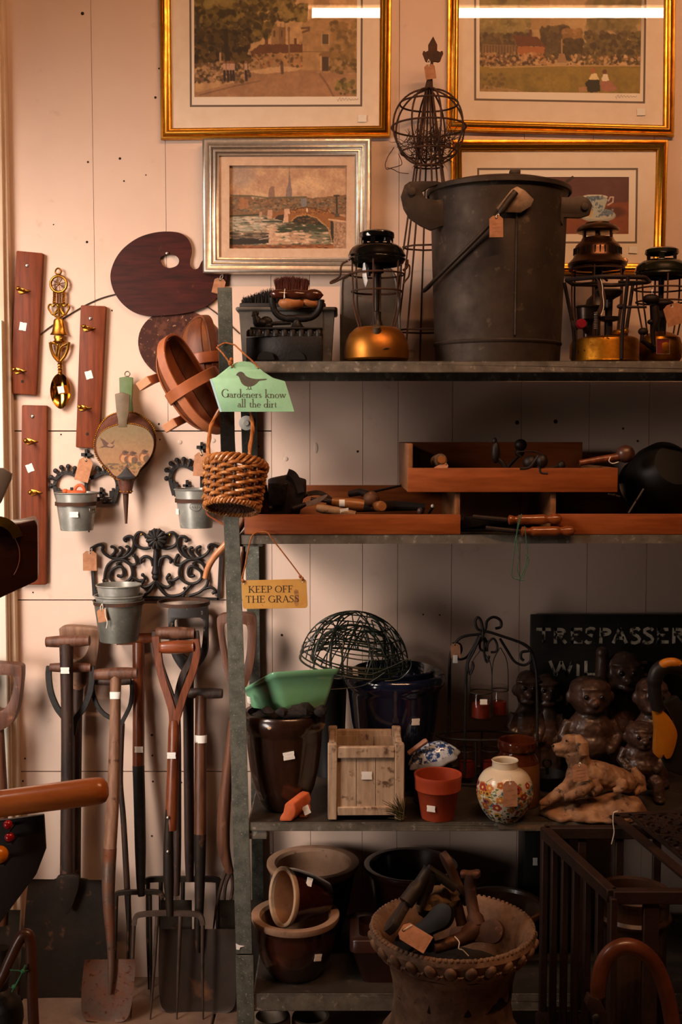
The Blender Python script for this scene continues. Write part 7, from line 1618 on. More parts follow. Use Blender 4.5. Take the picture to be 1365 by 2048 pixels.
so = b.build('compost', mat('soil', '#140e0b', '#241812', scale=80, rough=.95, bump=.6, bscale=140), bp, noise=.010, nscale=55); so['kind'] = 'stuff'
t = thing('glazed_trough', 'apple-green glazed rectangular trough tilted on top of the brown planter', 'trough', P(575, 1420, Yc))
Ya = Yc
A, B, Cc, D = P(487, 1379, Ya + .01), P(549, 1346, Ya - .078), P(676, 1338, Ya - .045), P(612, 1349, Ya + .055)
a, b_, c_, d = P(500, 1415, Ya + .012), P(571, 1424, Ya - .052), P(654, 1414, Ya - .028), P(590, 1412, Ya + .04)
def loop(f, g=0):
 o = [A.lerp(a, f), B.lerp(b_, f), Cc.lerp(c_, f), D.lerp(d, f)]; cen = sum(o, V((0, 0, 0))) / 4
 o = [p + (p - cen).normalized() * g for p in o]; out = []
 for i in range(4):
  p, q_, r = o[i - 1], o[i], o[(i + 1) % 4]
  e0 = q_ + (p - q_).normalized() * .012; e1 = q_ + (r - q_).normalized() * .012
  for k in range(5):
   u = k / 4; out.append(e0 * (1 - u) ** 2 + q_ * 2 * u * (1 - u) + e1 * u * u)
 return out
mb = MB(); Ls = [loop(1.0, -.012), loop(1.0, -.001), loop(.9, .001), loop(.5, .002), loop(.16, .002), loop(.14, .0065), loop(.03, .010), loop(-.015, .007), loop(-.01, -.003), loop(.15, -.006), loop(.9, -.008), loop(.92, -.02)]
vs = [p for l in Ls for p in l]; n = len(Ls[0]); fs = []
for i in range(len(Ls) - 1):
 for j in range(n): fs.append((i * n + j, i * n + (j + 1) % n, (i + 1) * n + (j + 1) % n, (i + 1) * n + j))
fs += [tuple(reversed(range(n))), tuple(range((len(Ls) - 1) * n, len(Ls) * n))]
mb.add(vs, fs); gg = mat('glaze_green', '#6fa582', '#6f9c5e', scale=5, rough=.12, coat=.7, lo=.4, hi=.7); mb.build('body', gg, t, sharp=60)
mb = MB()
for p in (a.lerp(b_, .5), b_.lerp(c_, .12), b_.lerp(c_, .8), c_.lerp(d, .4)): mb.ell(p + V((0, .004, -.002)), (.014, .010, .008), n=12, m=8)
mb.build('feet', mat('glaze_green_dark', '#2c5434', '#6a4a2c', scale=30, rough=.3, coat=.4), t)
sticker(t, P(499, 1400, Ya - .026), .014, .016, rot=8, nrm=V((-.75, -.6, -.2)))
Y = -.10; c = V((P(660, 1500, Y).x, Y, Z3)); s = S(Y)
pot('planter', 'tall black planter in the gap between brown and navy planters', 'planter', c, [(0, 0), (28 * s, 0), (35 * s, Zp(1362, Y) - Z3), (38 * s, Zp(1358, Y) - Z3), (38 * s, Zp(1350, Y) - Z3), (34 * s, Zp(1350, Y) - Z3), (26 * s, .02), (0, .02)], mat('plastic_black', '#141211', rough=.45), 'glazed garden pots')
Y = -.180; c = V((P(788, 1500, Y).x, Y, Z3)); s = S(Y); zz = lambda py: Zp(py, Y) - Z3
op = [(54 * s, 0), (58 * s, .006), (76 * s, zz(1490)), (86 * s, zz(1440)), (93 * s, zz(1382)), (97 * s, zz(1372)), (103 * s, zz(1364)), (104.5 * s, zz(1355)), (102 * s, zz(1346)), (97 * s, zz(1343))]
navy = mat('glaze_navy', '#0d1122', '#161a30', scale=40, rough=.12, rough2=.2, coat=.7)
nv = pot('planter', 'big navy blue glazed planter holding the wire basket rim', 'planter', c, [(0, 0)] + op + [(90 * s, zz(1348)), (86 * s, zz(1375)), (78 * s, zz(1440)), (50 * s, .02), (0, .02)], navy, 'glazed garden pots')
lsticker(nv, c, op, .45, zz(1424), .022, .016, 4)
sticker(nv, P(711, 1344, Y - .060), .013, .018, rot=0, nrm=V((.3, -1, .3)))
b = MB(); zt = zz(1338); b.lathe([(40 * s, zt - .10), (78 * s, zt - .02), (82 * s, zt), (80 * s, zt + .003), (76 * s, zt - .004), (38 * s, zt - .09)], 48); t = thing('planter', 'smaller dark blue pot nested inside the navy planter', 'planter', c + V((0, .004, .0)), 'glazed garden pots'); b.build('body', navy, t, local=True)
def wire_basket(label, c, r, M3, seed, z_sq=.95):
 t = thing('wire_hanging_basket', label, 'basket', c, 'green wire hanging baskets'); r_ = random.Random(seed); T = MX.Translation(c) @ M3
 wm = mat('wire_green', '#1c2a1c', '#141d14', scale=60, rough=.45, coat=.2)
 b = MB(); b.tube([T @ p for p in ring((0, 0, 0), r, 56)], .0026, 7, closed=True); b.tube([T @ p for p in ring((0, 0, .012), r * .995, 56)], .002, 7, closed=True); b.build('rim_wire', wm, t)
 for h in (.2, .42, .62, .8):
  b = MB(); b.tube([T @ p for p in ring((0, 0, r * h * z_sq), r * math.sqrt(1 - h * h), 48)], .0017, 6, closed=True); b.build('hoop', wm, t)
 b = MB()
 for i in range(13):
  a0 = 2 * PI * i / 13 + r_.uniform(-.08, .08); sp = r_.uniform(.55, 1.1); top = r_.uniform(.72, .95); pts = []
  for k in range(33):     # looping arches: up the dome and down again further round
   u = k / 32; ph = math.sin(PI * u) * top; a = a0 + sp * u
   pts.append(T @ V((r * math.cos(ph * PI / 2) * math.cos(a), r * math.cos(ph * PI / 2) * math.sin(a), r * z_sq * math.sin(ph * PI / 2))))
  b.tube(pts, .0017, 6)
 for i in range(5):
  d = V((r_.uniform(-.4, .4), r_.uniform(-.4, .4), 1)).normalized(); off = r_.uniform(-.55, .55); x, y = frame_of(d); n_ = x * math.cos(i * 1.3) + y * math.sin(i * 1.3); n_.normalize()
  rr = math.sqrt(1 - off * off); e, f = frame_of(n_); pts = [n_ * off + e * rr * math.cos(q) + f * rr * math.sin(q) for q in [2 * PI * k / 64 for k in range(64)]]
  pts = [p for p in pts if p.z > .0]
  pts.sort(key=lambda p: math.atan2(p.dot(f), p.dot(e)) if f.z > 0 else math.atan2(p.dot(f), p.dot(e)))
  run = []
  for p in pts:
   if run and (run[-1] - p).length > .3: b.tube([T @ V((q_.x * r, q_.y * r, q_.z * r * z_sq)) for q_ in run], .0017, 6) if len(run) > 2 else None; run = []
   run.append(p)
  if len(run) > 2: b.tube([T @ V((q_.x * r, q_.y * r, q_.z * r * z_sq)) for q_ in run], .0017, 6)
 b.build('woven_wires', wm, t)
 return t
Y = -.175
cb = P(708, 1326, Y); wire_basket('outer green wire hanging basket upturned over the navy planter', cb, 110 * S(Y), MX.Rotation(R(7), 4, 'Y') @ MX.Rotation(R(4), 4, 'X'), 5)
wire_basket('inner green wire hanging basket, nested askew under the outer one', cb + V((.004, -.003, .002)), 90 * S(Y), MX.Rotation(R(8), 4, 'Y') @ MX.Rotation(R(6), 4, 'X') @ MX.Rotation(R(30), 4, 'Z'), 8, .84)
t = thing('wire_hoop', 'loose thin wire hoops of the hanging chains lying over the navy rim', 'wire', P(740, 1385, Y - .1)); b = MB(); Yq = Y - .13
for l in ([(660, 1356), (690, 1358), (740, 1350), (790, 1330), (818, 1318), (822, 1335), (800, 1358), (770, 1362)], [(655, 1379), (690, 1377), (730, 1370), (770, 1345)], [(752, 1318), (756, 1340), (764, 1358)]): b.tube(PS(l, Yq + (.03 if l[0][0] > 700 else 0), 5), .0013, 5)
b.build('wire', MATS['wire_green'], t)
stone = mat('stone_wood', '#bba084', '#937860', scale=10, stretch=(6, 6, .8), rough=.8, bump=.3, bscale=40, c3='#5c4332', s3=30, lo3=.6, hi3=.7)
Yf = on3(733, 1643).y + .002; s = S(Yf); x0, x1 = P(656, 1560, Yf).x, P(809, 1560, Yf).x; zt = Zp(1494, Yf); w = x1 - x0; Yb_ = Yf + w * .98; xm, ym = (x0 + x1) / 2, (Yf + Yb_) / 2
t = thing('square_planter', 'square weathered panelled planter standing at the shelf front', 'planter', V((xm, ym, Z3)))
pw = .021
for sx in (x0 + pw / 2, x1 - pw / 2):
 for sy in (Yf + pw / 2, Yb_ - pw / 2): b = MB(); b.box((sx, sy, (Z3 + zt) / 2 + .0045), (pw, pw, zt - Z3 + .004)); b.build('corner_post', stone, t, bevel=.002, seg=1, noise=.0012, nscale=60)
L = w - 2 * pw
for (cx, cy, dx, dy) in ((xm, Yf + .009, L, .012), (xm, Yb_ - .009, L, .012), (x0 + .009, ym, .012, L), (x1 - .009, ym, .012, L)):
 for zc_, hh_ in ((zt - .014, .026), (Z3 + .022, .020)): b = MB(); b.box((cx, cy, zc_), (max(dx, .014), max(dy, .014), hh_)); b.build('rail', stone, t, bevel=.002, seg=1)
b = MB()
for (cx, cy, dx, dy) in ((xm, Yf + .014, L, .01), (xm, Yb_ - .014, L, .01), (x0 + .014, ym, .01, L), (x1 - .014, ym, .01, L)):
 N = 3
 for i in range(N):
  o = (i - 1) / N
  if dx > dy: b.box((cx + o * L, cy, (Z3 + zt) / 2), (L / N - .0012, dy, zt - Z3 - .03))
  else: b.box((cx, cy + o * L, (Z3 + zt) / 2), (dx, L / N - .0012, zt - Z3 - .03))
b.build('panel', stone, t)
b = MB(); b.box((xm, ym, zt - .05), (L, L, .02)); so = b.build('compost', mat('soil_grey', '#3c3026', '#54443a', scale=60, rough=.95, bump=.4), t); so['kind'] = 'stuff'
sticker(t, P(734, 1551, Yf + .0075), .024, .018)
t = thing('dry_sprig', 'sprig of dry greenish moss at the foot of the square planter', 'plant', on3(803, 1644)); b = MB(); r_ = random.Random(4); o = on3(804, 1643) + V((0, -.004, .004))
for i in range(46):
 a = R(r_.uniform(85, 165)); L_ = r_.uniform(.015, .05); p = o + V((r_.uniform(-.006, .006), r_.uniform(-.004, .006), r_.uniform(0, .02))); d = V((math.cos(a), r_.uniform(-.35, .1), math.sin(a))); b.tube([p, p + d * L_ * .5 + V((0, 0, .002)), p + d * L_], [.0012, .0010, .0004], 4)
b.build('stems', mat('moss', '#5c5028', '#3c3418', scale=100, rough=.9), t, weld=False)
t = thing('terracotta_pot_foot', 'small orange terracotta pot foot lying at the shelf front edge', 'pot foot', on3(590, 1644)); q = zmap(450, 1180, 3.033); Yq = on3(590, 1645).y + .002
b = MB(); pl = [(330, 1402), (352, 1350), (358, 1330), (375, 1318), (430, 1322), (448, 1340), (440, 1402), (405, 1404), (398, 1400)]
pl = [(330, 1404), (332, 1380), (352, 1350), (362, 1300), (378, 1288), (420, 1296), (432, 1340), (424, 1372), (404, 1404)]
b.prism([P(x, y, Yq) for x, y in q(pl)], t=V((.034, .050, .012))); b.v = [V((p.x, p.y, max(p.z, Z3))) for p in b.v]; b.build('body', M_['terra_orange'], t, bevel=.003)
b = MB(); pl = [(450, 1400), (455, 1350), (475, 1318), (505, 1312), (512, 1340), (500, 1400)]; b.prism([P(x, y, Yq + .03) for x, y in q(pl)], t=V((.004, .022, 0))); b.v = [V((p.x, p.y, max(p.z, Z3))) for p in b.v]; b.build('toe', M_['terra_orange'], t, bevel=.003)
sticker(t, P(613, 1620, Yq + .026), .016, .020, rot=-20, nrm=V((.3, -1, .2)))
Yc = on3(874, 1634).y; c = V((P(876, 1600, Yc).x, Yc, Z3)); s = S(Yc); zz = lambda py: Zp(py, Yc) - Z3
op = [(33 * s, 0), (34 * s, .003), (42.5 * s, zz(1579)), (47 * s, zz(1576)), (48 * s, zz(1556)), (49 * s, zz(1551)), (48.5 * s, zz(1547))]
terr = mat('terra_red', '#a8401f', '#983617', scale=20, rough=.6, bump=.04)
t = pot('flower_pot', 'plain red terracotta flower pot at the shelf front', 'flower pot', c, [(0, 0)] + op + [(44 * s, zz(1548)), (40 * s, zz(1580)), (30 * s, .01), (0, .01)], terr)
lsticker(t, c, op, -.42, zz(1606), .020, .014); b = MB(); b.lathe([(0, zz(1580)), (40 * s, zz(1581)), (38 * s, zz(1590)), (0, zz(1590))], 24, T=MX.Translation(c)); b.build('compost', MATS['soil'], t)
b = MB(); o = c + V((0, 0, zz(1580)))
for i in range(5): b.tube([o, o + V(((i - 2) * .003, -.004, .012)), o + V(((i - 2) * .007, -.006, .020))], [.0015, .003, .0004], 6)
b.build('seedling', mat('leaf_green', '#2c5a34', rough=.6), t)
t = thing('ceramic_shell_dish', 'blue and white spattered ceramic shell dish propped behind the terracotta pot', 'dish', P(870, 1530, Yc + .07)); Yd = Yc + .115; c = P(868, 1512, Yd); s = S(Yd)
sb = mat('spatter_blue', '#c4ccd4', '#2c4474', scale=90, rough=.12, coat=.6, lo=.46, hi=.52); wg = mat('spatter_white', '#b8bcc0', '#8e98a8', scale=24, rough=.14, coat=.6)
T3 = MX.Translation(c) @ MX.Rotation(R(-17), 4, 'Y') @ MX.Rotation(R(12), 4, 'X'); b = MB(); vs = []; N = 60; rows = [(.02, .034), (.3, .032), (.55, .026), (.75, .016), (.9, .004), (1.0, -.006), (1.02, -.010), (.98, -.012), (.85, -.006), (.4, .012), (.02, .02)]
fs = []
for f, z in rows:
 for j in range(N):
  a_ = 2 * PI * j / N; fl = 1 + .05 * f * math.cos(a_ * 9); vs.append(T3 @ V((54 * s * f * fl * math.cos(a_) * (1 if math.cos(a_) < 0 else .95), 34 * s * f * fl * math.sin(a_), z)))
for i in range(len(rows) - 1):
 for j in range(N): fs.append((i * N + j, i * N + (j + 1) % N, (i + 1) * N + (j + 1) % N, (i + 1) * N + j))
b.add(vs[:5 * N], [f for f in fs if max(f) < 5 * N]); b.build('blue_crown', sb, t, sharp=60)
b = MB(); b.add(vs[4 * N:], [tuple(i - 4 * N for i in f) for f in fs if min(f) >= 4 * N]); b.build('white_rim', wg, t, sharp=60)
b = MB(); A, B = P(816, 1508, Yd - .03), P(855, 1480, Yd - .03); b.tube([A, A.lerp(B, .05), A.lerp(B, .5), A.lerp(B, .9), B], [.004, .0085, .009, .010, .006], 10, sq=.7); b.build('handle', mat('handle_terra', '#8c6a58', '#a8765a', scale=30, rough=.35, coat=.3), t)
b = MB(); b.lathe([(0, 0), (34 * s, 0), (40 * s, .004), (38 * s, Zp(1530, Yd) - Z3), (0, Zp(1530, Yd) - Z3)], 32, T=MX.Translation(V((c.x, Yd, Z3)))); t2 = thing('black_dish', 'black dish under the blue spattered ceramic', 'dish', V((c.x, Yd, Z3))); b.build('body', MATS['plastic_black'], t2)
Yc = on3(1010, 1637).y; c = V((P(1010, 1600, Yc).x, Yc, Z3)); s = S(Yc); zz = lambda py: Zp(py, Yc) - Z3
prof = smooth_pts([V((29 * s, 0, 0)), V((33 * s, 0, zz(1634))), V((46 * s, 0, zz(1618))), V((56 * s, 0, zz(1594))), V((58 * s, 0, zz(1578))), V((54 * s, 0, zz(1560))), V((44 * s, 0, zz(1545))), V((30 * s, 0, zz(1537)))], 5)
prof = [(p.x, p.z) for p in prof] + [(26.5 * s, zz(1534)), (26 * s, zz(1524)), (27.5 * s, zz(1520)), (26.5 * s, zz(1519)), (23.5 * s, zz(1522)), (23 * s, zz(1534)), (30 * s, zz(1545)), (30 * s, zz(1600)), (0, zz(1610))]
t = thing('ginger_jar', 'cream round ginger jar painted with colourful flowers, brown tag on front', 'jar', c)
pc = Pic(0, 0, 364, 120, .75, '#d8c8ae')     # unrolled: 1 unit = 1 degree around, vertical px
def paint_jar(p):
 g = np.random.RandomState(6); p.put(p.n(30) - .3, '#cbb798', .4)
 fl = ['#b8642c', '#c88a3a', '#54788c', '#9c3a34', '#7c2c34', '#d09a40', '#44688c', '#8a4a5c', '#c47a3c']
 for i in range(110):
  x, y = g.uniform(0, 360), g.uniform(26, 118); p.line([(x, y), (x + g.uniform(-8, 8), y - g.uniform(4, 12)), (x + g.uniform(-14, 14), y - g.uniform(10, 20))], 1.2, '#4c5a34', .8)
 for i in range(220):
  x, y = g.uniform(0, 360), g.uniform(20, 118); p.el(x, y, g.uniform(2.4, 5), g.uniform(1.8, 3.4), ['#5c7038', '#3c5430', '#7c8a44', '#44544c'][g.randint(4)], .9, 0, .2)
 for i in range(120):
  x, y = g.uniform(2, 360), g.uniform(22, 116); c_ = fl[g.randint(len(fl))]; r = g.uniform(5, 10)
  for k in range(5):
   a = 2 * PI * k / 5; p.el(x + math.cos(a) * r * .6 * 1.1, y + math.sin(a) * r * .55, r * .55, r * .5, c_, .95, 0, .2)
  p.el(x, y, r * .35, r * .35, '#e0c078' if g.rand() < .6 else '#3c2420', 1, 0, .2)
  if g.rand() < .5: p.el(x, y, r * .75, r * .75, '#2c1c1c', .25, 0, .5)
 for i in range(120): p.el(g.uniform(0, 360), g.uniform(92, 119), g.uniform(2, 5), g.uniform(1.4, 3), ['#1c2434', '#2c2c24', '#d8c8ae', '#54282c', '#34502c'][g.randint(5)], .9, 0, .2)
paint_jar(pc)
hmax = zz(1537)
def wrap(co):
 out = np.array(co); H, W, _ = out.shape
 zs = np.array([p[1] for p in prof[:36]]); rs = np.array([p[0] for p in prof[:36]])
 for i in range(H):
  z = hmax * (1 - i / (H - 1)); r = float(np.interp(z, zs, rs)); a = np.linspace(0, 2 * PI, W); out[i, :, 0] = c.x + r * np.cos(a); out[i, :, 1] = c.y + r * np.sin(a); out[i, :, 2] = c.z + z
 return out
pn = pc.panel('painted_body', [c, c, c, c], t, None, .18, wrap)
b = MB(); k = 35; b.lathe(prof[k:], 48); jm = mat('jar_cream', '#d8c8ae', rough=.15, coat=.4); b.build('neck', jm, t, local=True)
b = MB(); b.lathe([(0, 0), (29 * s, 0), (29.2 * s, .001), (0, .002)], 40); b.build('foot', jm, t, local=True)
price_tag(t, P(1021, 1567, Yc - 62 * s), .032, .058, rot=-1, knot=P(1021, 1548, Yc - 58 * s), seed=60)
Y = on3(1036, 1606).y; c = V((P(1035, 1560, Y).x, Y, Z3)); s = S(Y); zz = lambda py: Zp(py, Y) - Z3
op = [(44 * s, 0), (46 * s, .004), (46 * s, zz(1535)), (45 * s, zz(1522)), (41 * s, zz(1512)), (36 * s, zz(1504)), (36 * s, zz(1499)), (40 * s, zz(1496)), (41.5 * s, zz(1489)), (40.5 * s, zz(1480)), (37 * s, zz(1478))]
t = thing('stoneware_jar', 'glossy brown-shouldered stoneware jar behind the painted ginger jar', 'jar', c)
b = MB(); b.lathe([(0, 0)] + op[:4], 48); b.build('body', mat('stoneware_tan', '#7a4e2a', '#643c1e', scale=20, rough=.3, coat=.3), t, local=True)
b = MB(); b.lathe(op[3:] + [(34 * s, zz(1480)), (31 * s, zz(1500)), (36 * s, zz(1525)), (36 * s, .02), (0, .02)], 48); b.build('glazed_neck', mat('stoneware_brown', '#4c200d', '#35140a', scale=14, rough=.1, coat=.6), t, local=True)
sticker(t, c + V((.043, -.024, zz(1545))), .014, .018, nrm=V((.85, -.5, 0)))
Y = -.16; t = thing('candle_stand', 'black scrolled iron stand with hanging glass candle jars', 'candle holder', V((P(965, 1560, Y).x, Y, Z3))); q = zmap(865, 1180, 2.73); im = M_['iron_black']; b = MB()
for l, yy in (([(92, 800), (92, 600), (95, 400), (110, 320), (150, 265), (200, 248), (262, 240), (290, 215), (300, 170), (335, 148), (372, 165), (375, 200), (345, 210)], Y), ([(345, 150)], Y)):
 if len(l) > 1: b.tube(PS(q(l), yy, 5), .0036, 8)
b.tube(PS(q([(178, 1010), (180, 700), (185, 480), (195, 380), (230, 310), (275, 262), (270, 180), (250, 150), (235, 175), (250, 215), (290, 225), (330, 235), (390, 255), (450, 275), (510, 300), (535, 330), (490, 340), (485, 370), (500, 385)]), Y - .03, 5), .0036, 8)
b.tube(PS(q([(575, 850), (572, 500), (560, 400), (535, 325), (470, 280)]), Y - .02, 5), .0036, 8)
b.tube(PS(q([(370, 265), (410, 330), (450, 390), (500, 410), (535, 390), (540, 350)]), Y + .004, 5), .0034, 8); b.tube(PS(q([(255, 250), (215, 330), (180, 372), (140, 375), (160, 330), (150, 295), (110, 292)]), Y + .01, 5), .003, 8)
b.tube(PS(q([(262, 255), (225, 340), (195, 400), (205, 460), (225, 420), (218, 390)]), Y - .035, 5), .003, 8)
b.tube(PS(q([(290, 225), (265, 265), (262, 320), (290, 330), (300, 290), (285, 260)]), Y - .02, 4), .003, 8); b.tube(PS(q([(300, 335), (305, 290), (335, 265), (355, 300), (350, 335), (320, 340)]), Y - .02, 4), .003, 8); b.tube(PS(q([(285, 260), (285, 350), (300, 395), (312, 360)]), Y - .024, 4), .003, 8)
b.build('scroll_frame', im, t)
b = MB(); cc = V((P(958, 1500, Y).x, Y - .005, Z3 + .05)); zq = P(960, 1470, Y).z
for zz_, rr in ((zq, .108), (Z3 + .006, .10)): b.tube(ring(V((cc.x, cc.y, zz_)), rr, 48, ry=.045), .003, 8, closed=True)
for a in (0, 1, 2, 3, 4, 5):
 d = V((math.cos(a * PI / 3 + .4) * .103, math.sin(a * PI / 3 + .4) * .043, 0)); b.tube([V((cc.x, cc.y, zq)) + d, V((cc.x, cc.y, Z3 + .006)) + d * .92], .0025, 7)
b.build('base_ring', im, t)
price_tag(t, P(911, 1290, Y - .012), .024, .036, rot=-4, seed=70, lines=1); sticker(t, P(911, 1318, Y - .0145), .012, .020)
def candle_jar(label, px, yt, yb, rpx, Yj, stick=False, wire=True, ztop=None):
 s = S(Yj); c = V((P(px, yb, Yj).x, Yj, Zp(yb, Yj))); h = Zp(yt, Yj) - c.z; r = rpx * s
 t = thing('candle_jar', label, 'candle jar', c, 'glass candle jars')
 b = MB(); b.lathe([(0, 0), (r * .86, 0), (r * .98, .004), (r, .010), (r, h * .72), (r * .9, h * .80), (r * .9, h * .86), (r * .96, h * .88), (r * .96, h), (r * .90, h), (r * .88, h * .82), (r * .95, h * .7), (r * .95, .008), (0, .005)], 32); b.build('glass', M_['lamp_glass'], t, local=True)
 b = MB(); b.lathe([(0, .006), (r * .74, .006), (r * .74, h * .48), (r * .5, h * .46), (0, h * .45)], 24); b.tube([V((0, 0, h * .45)), V((.001, 0, h * .55))], .0008, 5); b.build('candle', mat('candle_red', '#7c2c1c', '#5c1c12', scale=20, rough=.4), t, local=True)
 b = MB(); b.tube(ring((0, 0, h * .84), r * .95, 28), .0014, 6, closed=True)
 if wire:
  zt_ = Zp(ztop, Yj) - c.z; b.tube(smooth_pts([V((-r * .95, 0, h * .84)), V((-r * .8, 0, h + (zt_ - h) * .6)), V((-r * .2, 0, zt_ - .006)), V((0, 0, zt_)), V((r * .2, 0, zt_ - .006)), V((r * .8, 0, h + (zt_ - h) * .6)), V((r * .95, 0, h * .84))], 5), .0013, 6)
 b.build('wire_bail', im, t, local=True)
 if stick: sticker(t, c + V((.003, -r - .002, h * .62)), .018, .013)
 return t
candle_jar('glass candle jar with price sticker hanging at front of the scroll stand', 962, 1373, 1438, 24.5, Y - .036, True, True, 1300)
candle_jar('glass candle jar hanging behind its stickered twin on the scroll stand', 1000, 1370, 1432, 18, Y - .005, False, True, 1296)
for px, Yj, lab in ((934, Y - .006, 'dark glass candle jar standing left in the base of the scroll stand'), (982, Y - .004, 'dark glass candle jar standing right in the base of the scroll stand')):
 c_ = candle_jar(lab, px, 1492, 1560, 22, Yj, False, False); dz = Z3 + .010 - c_.location.z; c_.location.z += dz
Yt = -.030; t = thing('warning_board', 'black wooden board with worn white letters reading TRESPASSERS WILL BE', 'sign', V((P(1250, 1540, Yt).x, Yt, Z3)))
x0 = P(1061, 1400, Yt).x; x1 = P(1425, 1400, Yt).x; z1 = Zp(1230, Yt); n = V((0, -1, 0))
b = MB(); b.box(((x0 + x1) / 2, Yt + .008, (Z3 + z1) / 2), (x1 - x0, .016, z1 - Z3)); b.build('board', mat('board_black', '#17130f', '#201a15', scale=14, stretch=(.6, 1, 6), rough=.6, bump=.1, c3='#3a302a', s3=60, lo3=.66, hi3=.72), t, bevel=.002)
b = MB(); ux, uz = V((1, 0, 0)), V((0, 0, 1)); s = S(Yt)
writing(b, 'TRESPASSERS', 0, 332 * s, 0, 32 * s, P(1072, 1287, Yt - .0002), ux, uz, n, GN, .0008)
writing(b, 'WILL BE', 0, 203 * s, 0, 31 * s, P(1098, 1352, Yt - .0002), ux, uz, n, GN, .0008)
writing(b, 'PRO', 0, 110 * s, 0, 31 * s, P(1096, 1418, Yt - .0002), ux, uz, n, GN, .0008)
b.build('lettering', mat('worn_white', '#c8bca6', '#1a1511', scale=30, rough=.7, lo=.5, hi=.57, detail=8), t, sharp=None)
clay = mat('clay_glazed', '#4a3226', '#2c1d16', scale=30, rough=.42, coat=.1, c3='#6a4c3a', s3=60, lo3=.6, hi3=.7)
def troll(label, px, ytop, ybot, Yq, wide=1.0, pose='stand', lean=0, m=clay):
 s = S(Yq); zt, zb = Zp(ytop, Yq), Z3; H = (zt - zb); c = V((P(px, ybot, Yq).x, Yq, Z3)); t = thing('clay_figure', label, 'figurine', c, 'brown clay figures'); b = MB(); w = wide
 q = lambda x, y, z: V((x * H * w + lean * H * z, y * H * w, z * H))
 hz = .80 if pose != 'sit' else .72; hr = .17
 b.ell(q(0, -.01, hz), (H * hr * 1.05 * w, H * hr * w, H * hr * 1.0)); b.ell(q(0, 0, .48), (H * .20 * w, H * .17 * w, H * .22)); b.ell(q(0, -.03, .38), (H * .20 * w, H * .18 * w, H * .15))
 for sx in (-1, 1):
  if pose == 'sit': b.tube([q(sx * .10, -.02, .26), q(sx * .16, -.20, .20), q(sx * .15, -.24, .06)], [H * .09, H * .08, H * .07], 12); b.ell(q(sx * .15, -.28, .035), (H * .07, H * .10, H * .035))
  else: b.tube([q(sx * .09, 0, .30), q(sx * .10, -.01, .14), q(sx * .10, 0, .04)], [H * .095, H * .08, H * .075], 12); b.ell(q(sx * .11, -.05, .03), (H * .075, H * .11, H * .032))
  if pose == 'raise' and sx < 0: b.tube([q(sx * .17, 0, .58), q(sx * .26, -.02, .74), q(sx * .25, -.02, .95)], [H * .06, H * .055, H * .05], 12); b.ell(q(sx * .25, -.02, .98), H * .055)
  else: b.tube([q(sx * .17, 0, .58), q(sx * .24, -.03, .45), q(sx * .17, -.13, .36)], [H * .06, H * .055, H * .045], 12); b.ell(q(sx * .15, -.15, .36), H * .05)
  b.ell(q(sx * .17, .01, hz), (H * .045, H * .03, H * .06))
  b.ell(q(sx * .065, -.145, hz + .035), (H * .042, H * .025, H * .04))
 b.ell(q(0, -.18, hz - .02), (H * .045, H * .055, H * .04)); b.ell(q(0, -.135, hz - .09), (H * .085, H * .05, H * .03)); b.ell(q(0, -.11, hz + .10), (H * .13, H * .06, H * .025)); b.ell(q(0, .01, hz + .08), (H * hr * 1.06 * w, H * hr * w, H * .11))
 b.build('body', m, t, local=True, remesh=H * .014, noise=.0012, nscale=140, sharp=80, fn=lambda co: V((co.x, co.y, max(co.z, .0004))))
 b = MB()
 for sx in (-1, 1): b.ell(q(sx * .065, -.165, hz + .035), H * .022, n=10, m=8)
 b.build('eyes', mat('clay_dark', '#140d0a', rough=.2), t, local=True)
troll('left clay figure of the embracing pair beside the candle stand', 1050, 1338, 1540, -.100, .60, lean=.02); troll('right clay figure of the embracing pair beside the candle stand', 1100, 1344, 1540, -.092, .58, lean=-.05)
troll('broad brown clay figure standing in front of the warning board', 1179, 1350, 1530, -.185, 1.05)
troll('tall dark clay figure raising one arm against the warning board', 1246, 1300, 1540, -.095, .72, 'raise')
troll('brown clay figure standing behind the small seated one', 1302, 1352, 1540, -.195, .82); troll('small seated clay figure in front of the others', 1281, 1428, 1556, -.276, 1.05, 'sit')
Y = -.21; c = V((P(1098, 1570, Y).x, Y, Z3)); t = thing('iron_pan', 'small black iron pan with ring handle behind the dog', 'pan', c); b = MB(); b.lathe([(0, 0), (.035, 0), (.045, .012), (.047, .035), (.044, .035), (.040, .012), (0, .006)], 36); b.build('body', mat('cauldron_black', ''), t, local=True); b = MB(); b.tube(ring(P(1095, 1526, Y - .045), .010, 20, V((1, 0, 0)), V((0, 0, 1))), .0028, 8, closed=True); b.tube([P(1095, 1534, Y - .045), P(1096, 1548, Y - .045)], .004, 8); b.build('ring_handle', mat('cauldron_black', ''), t)
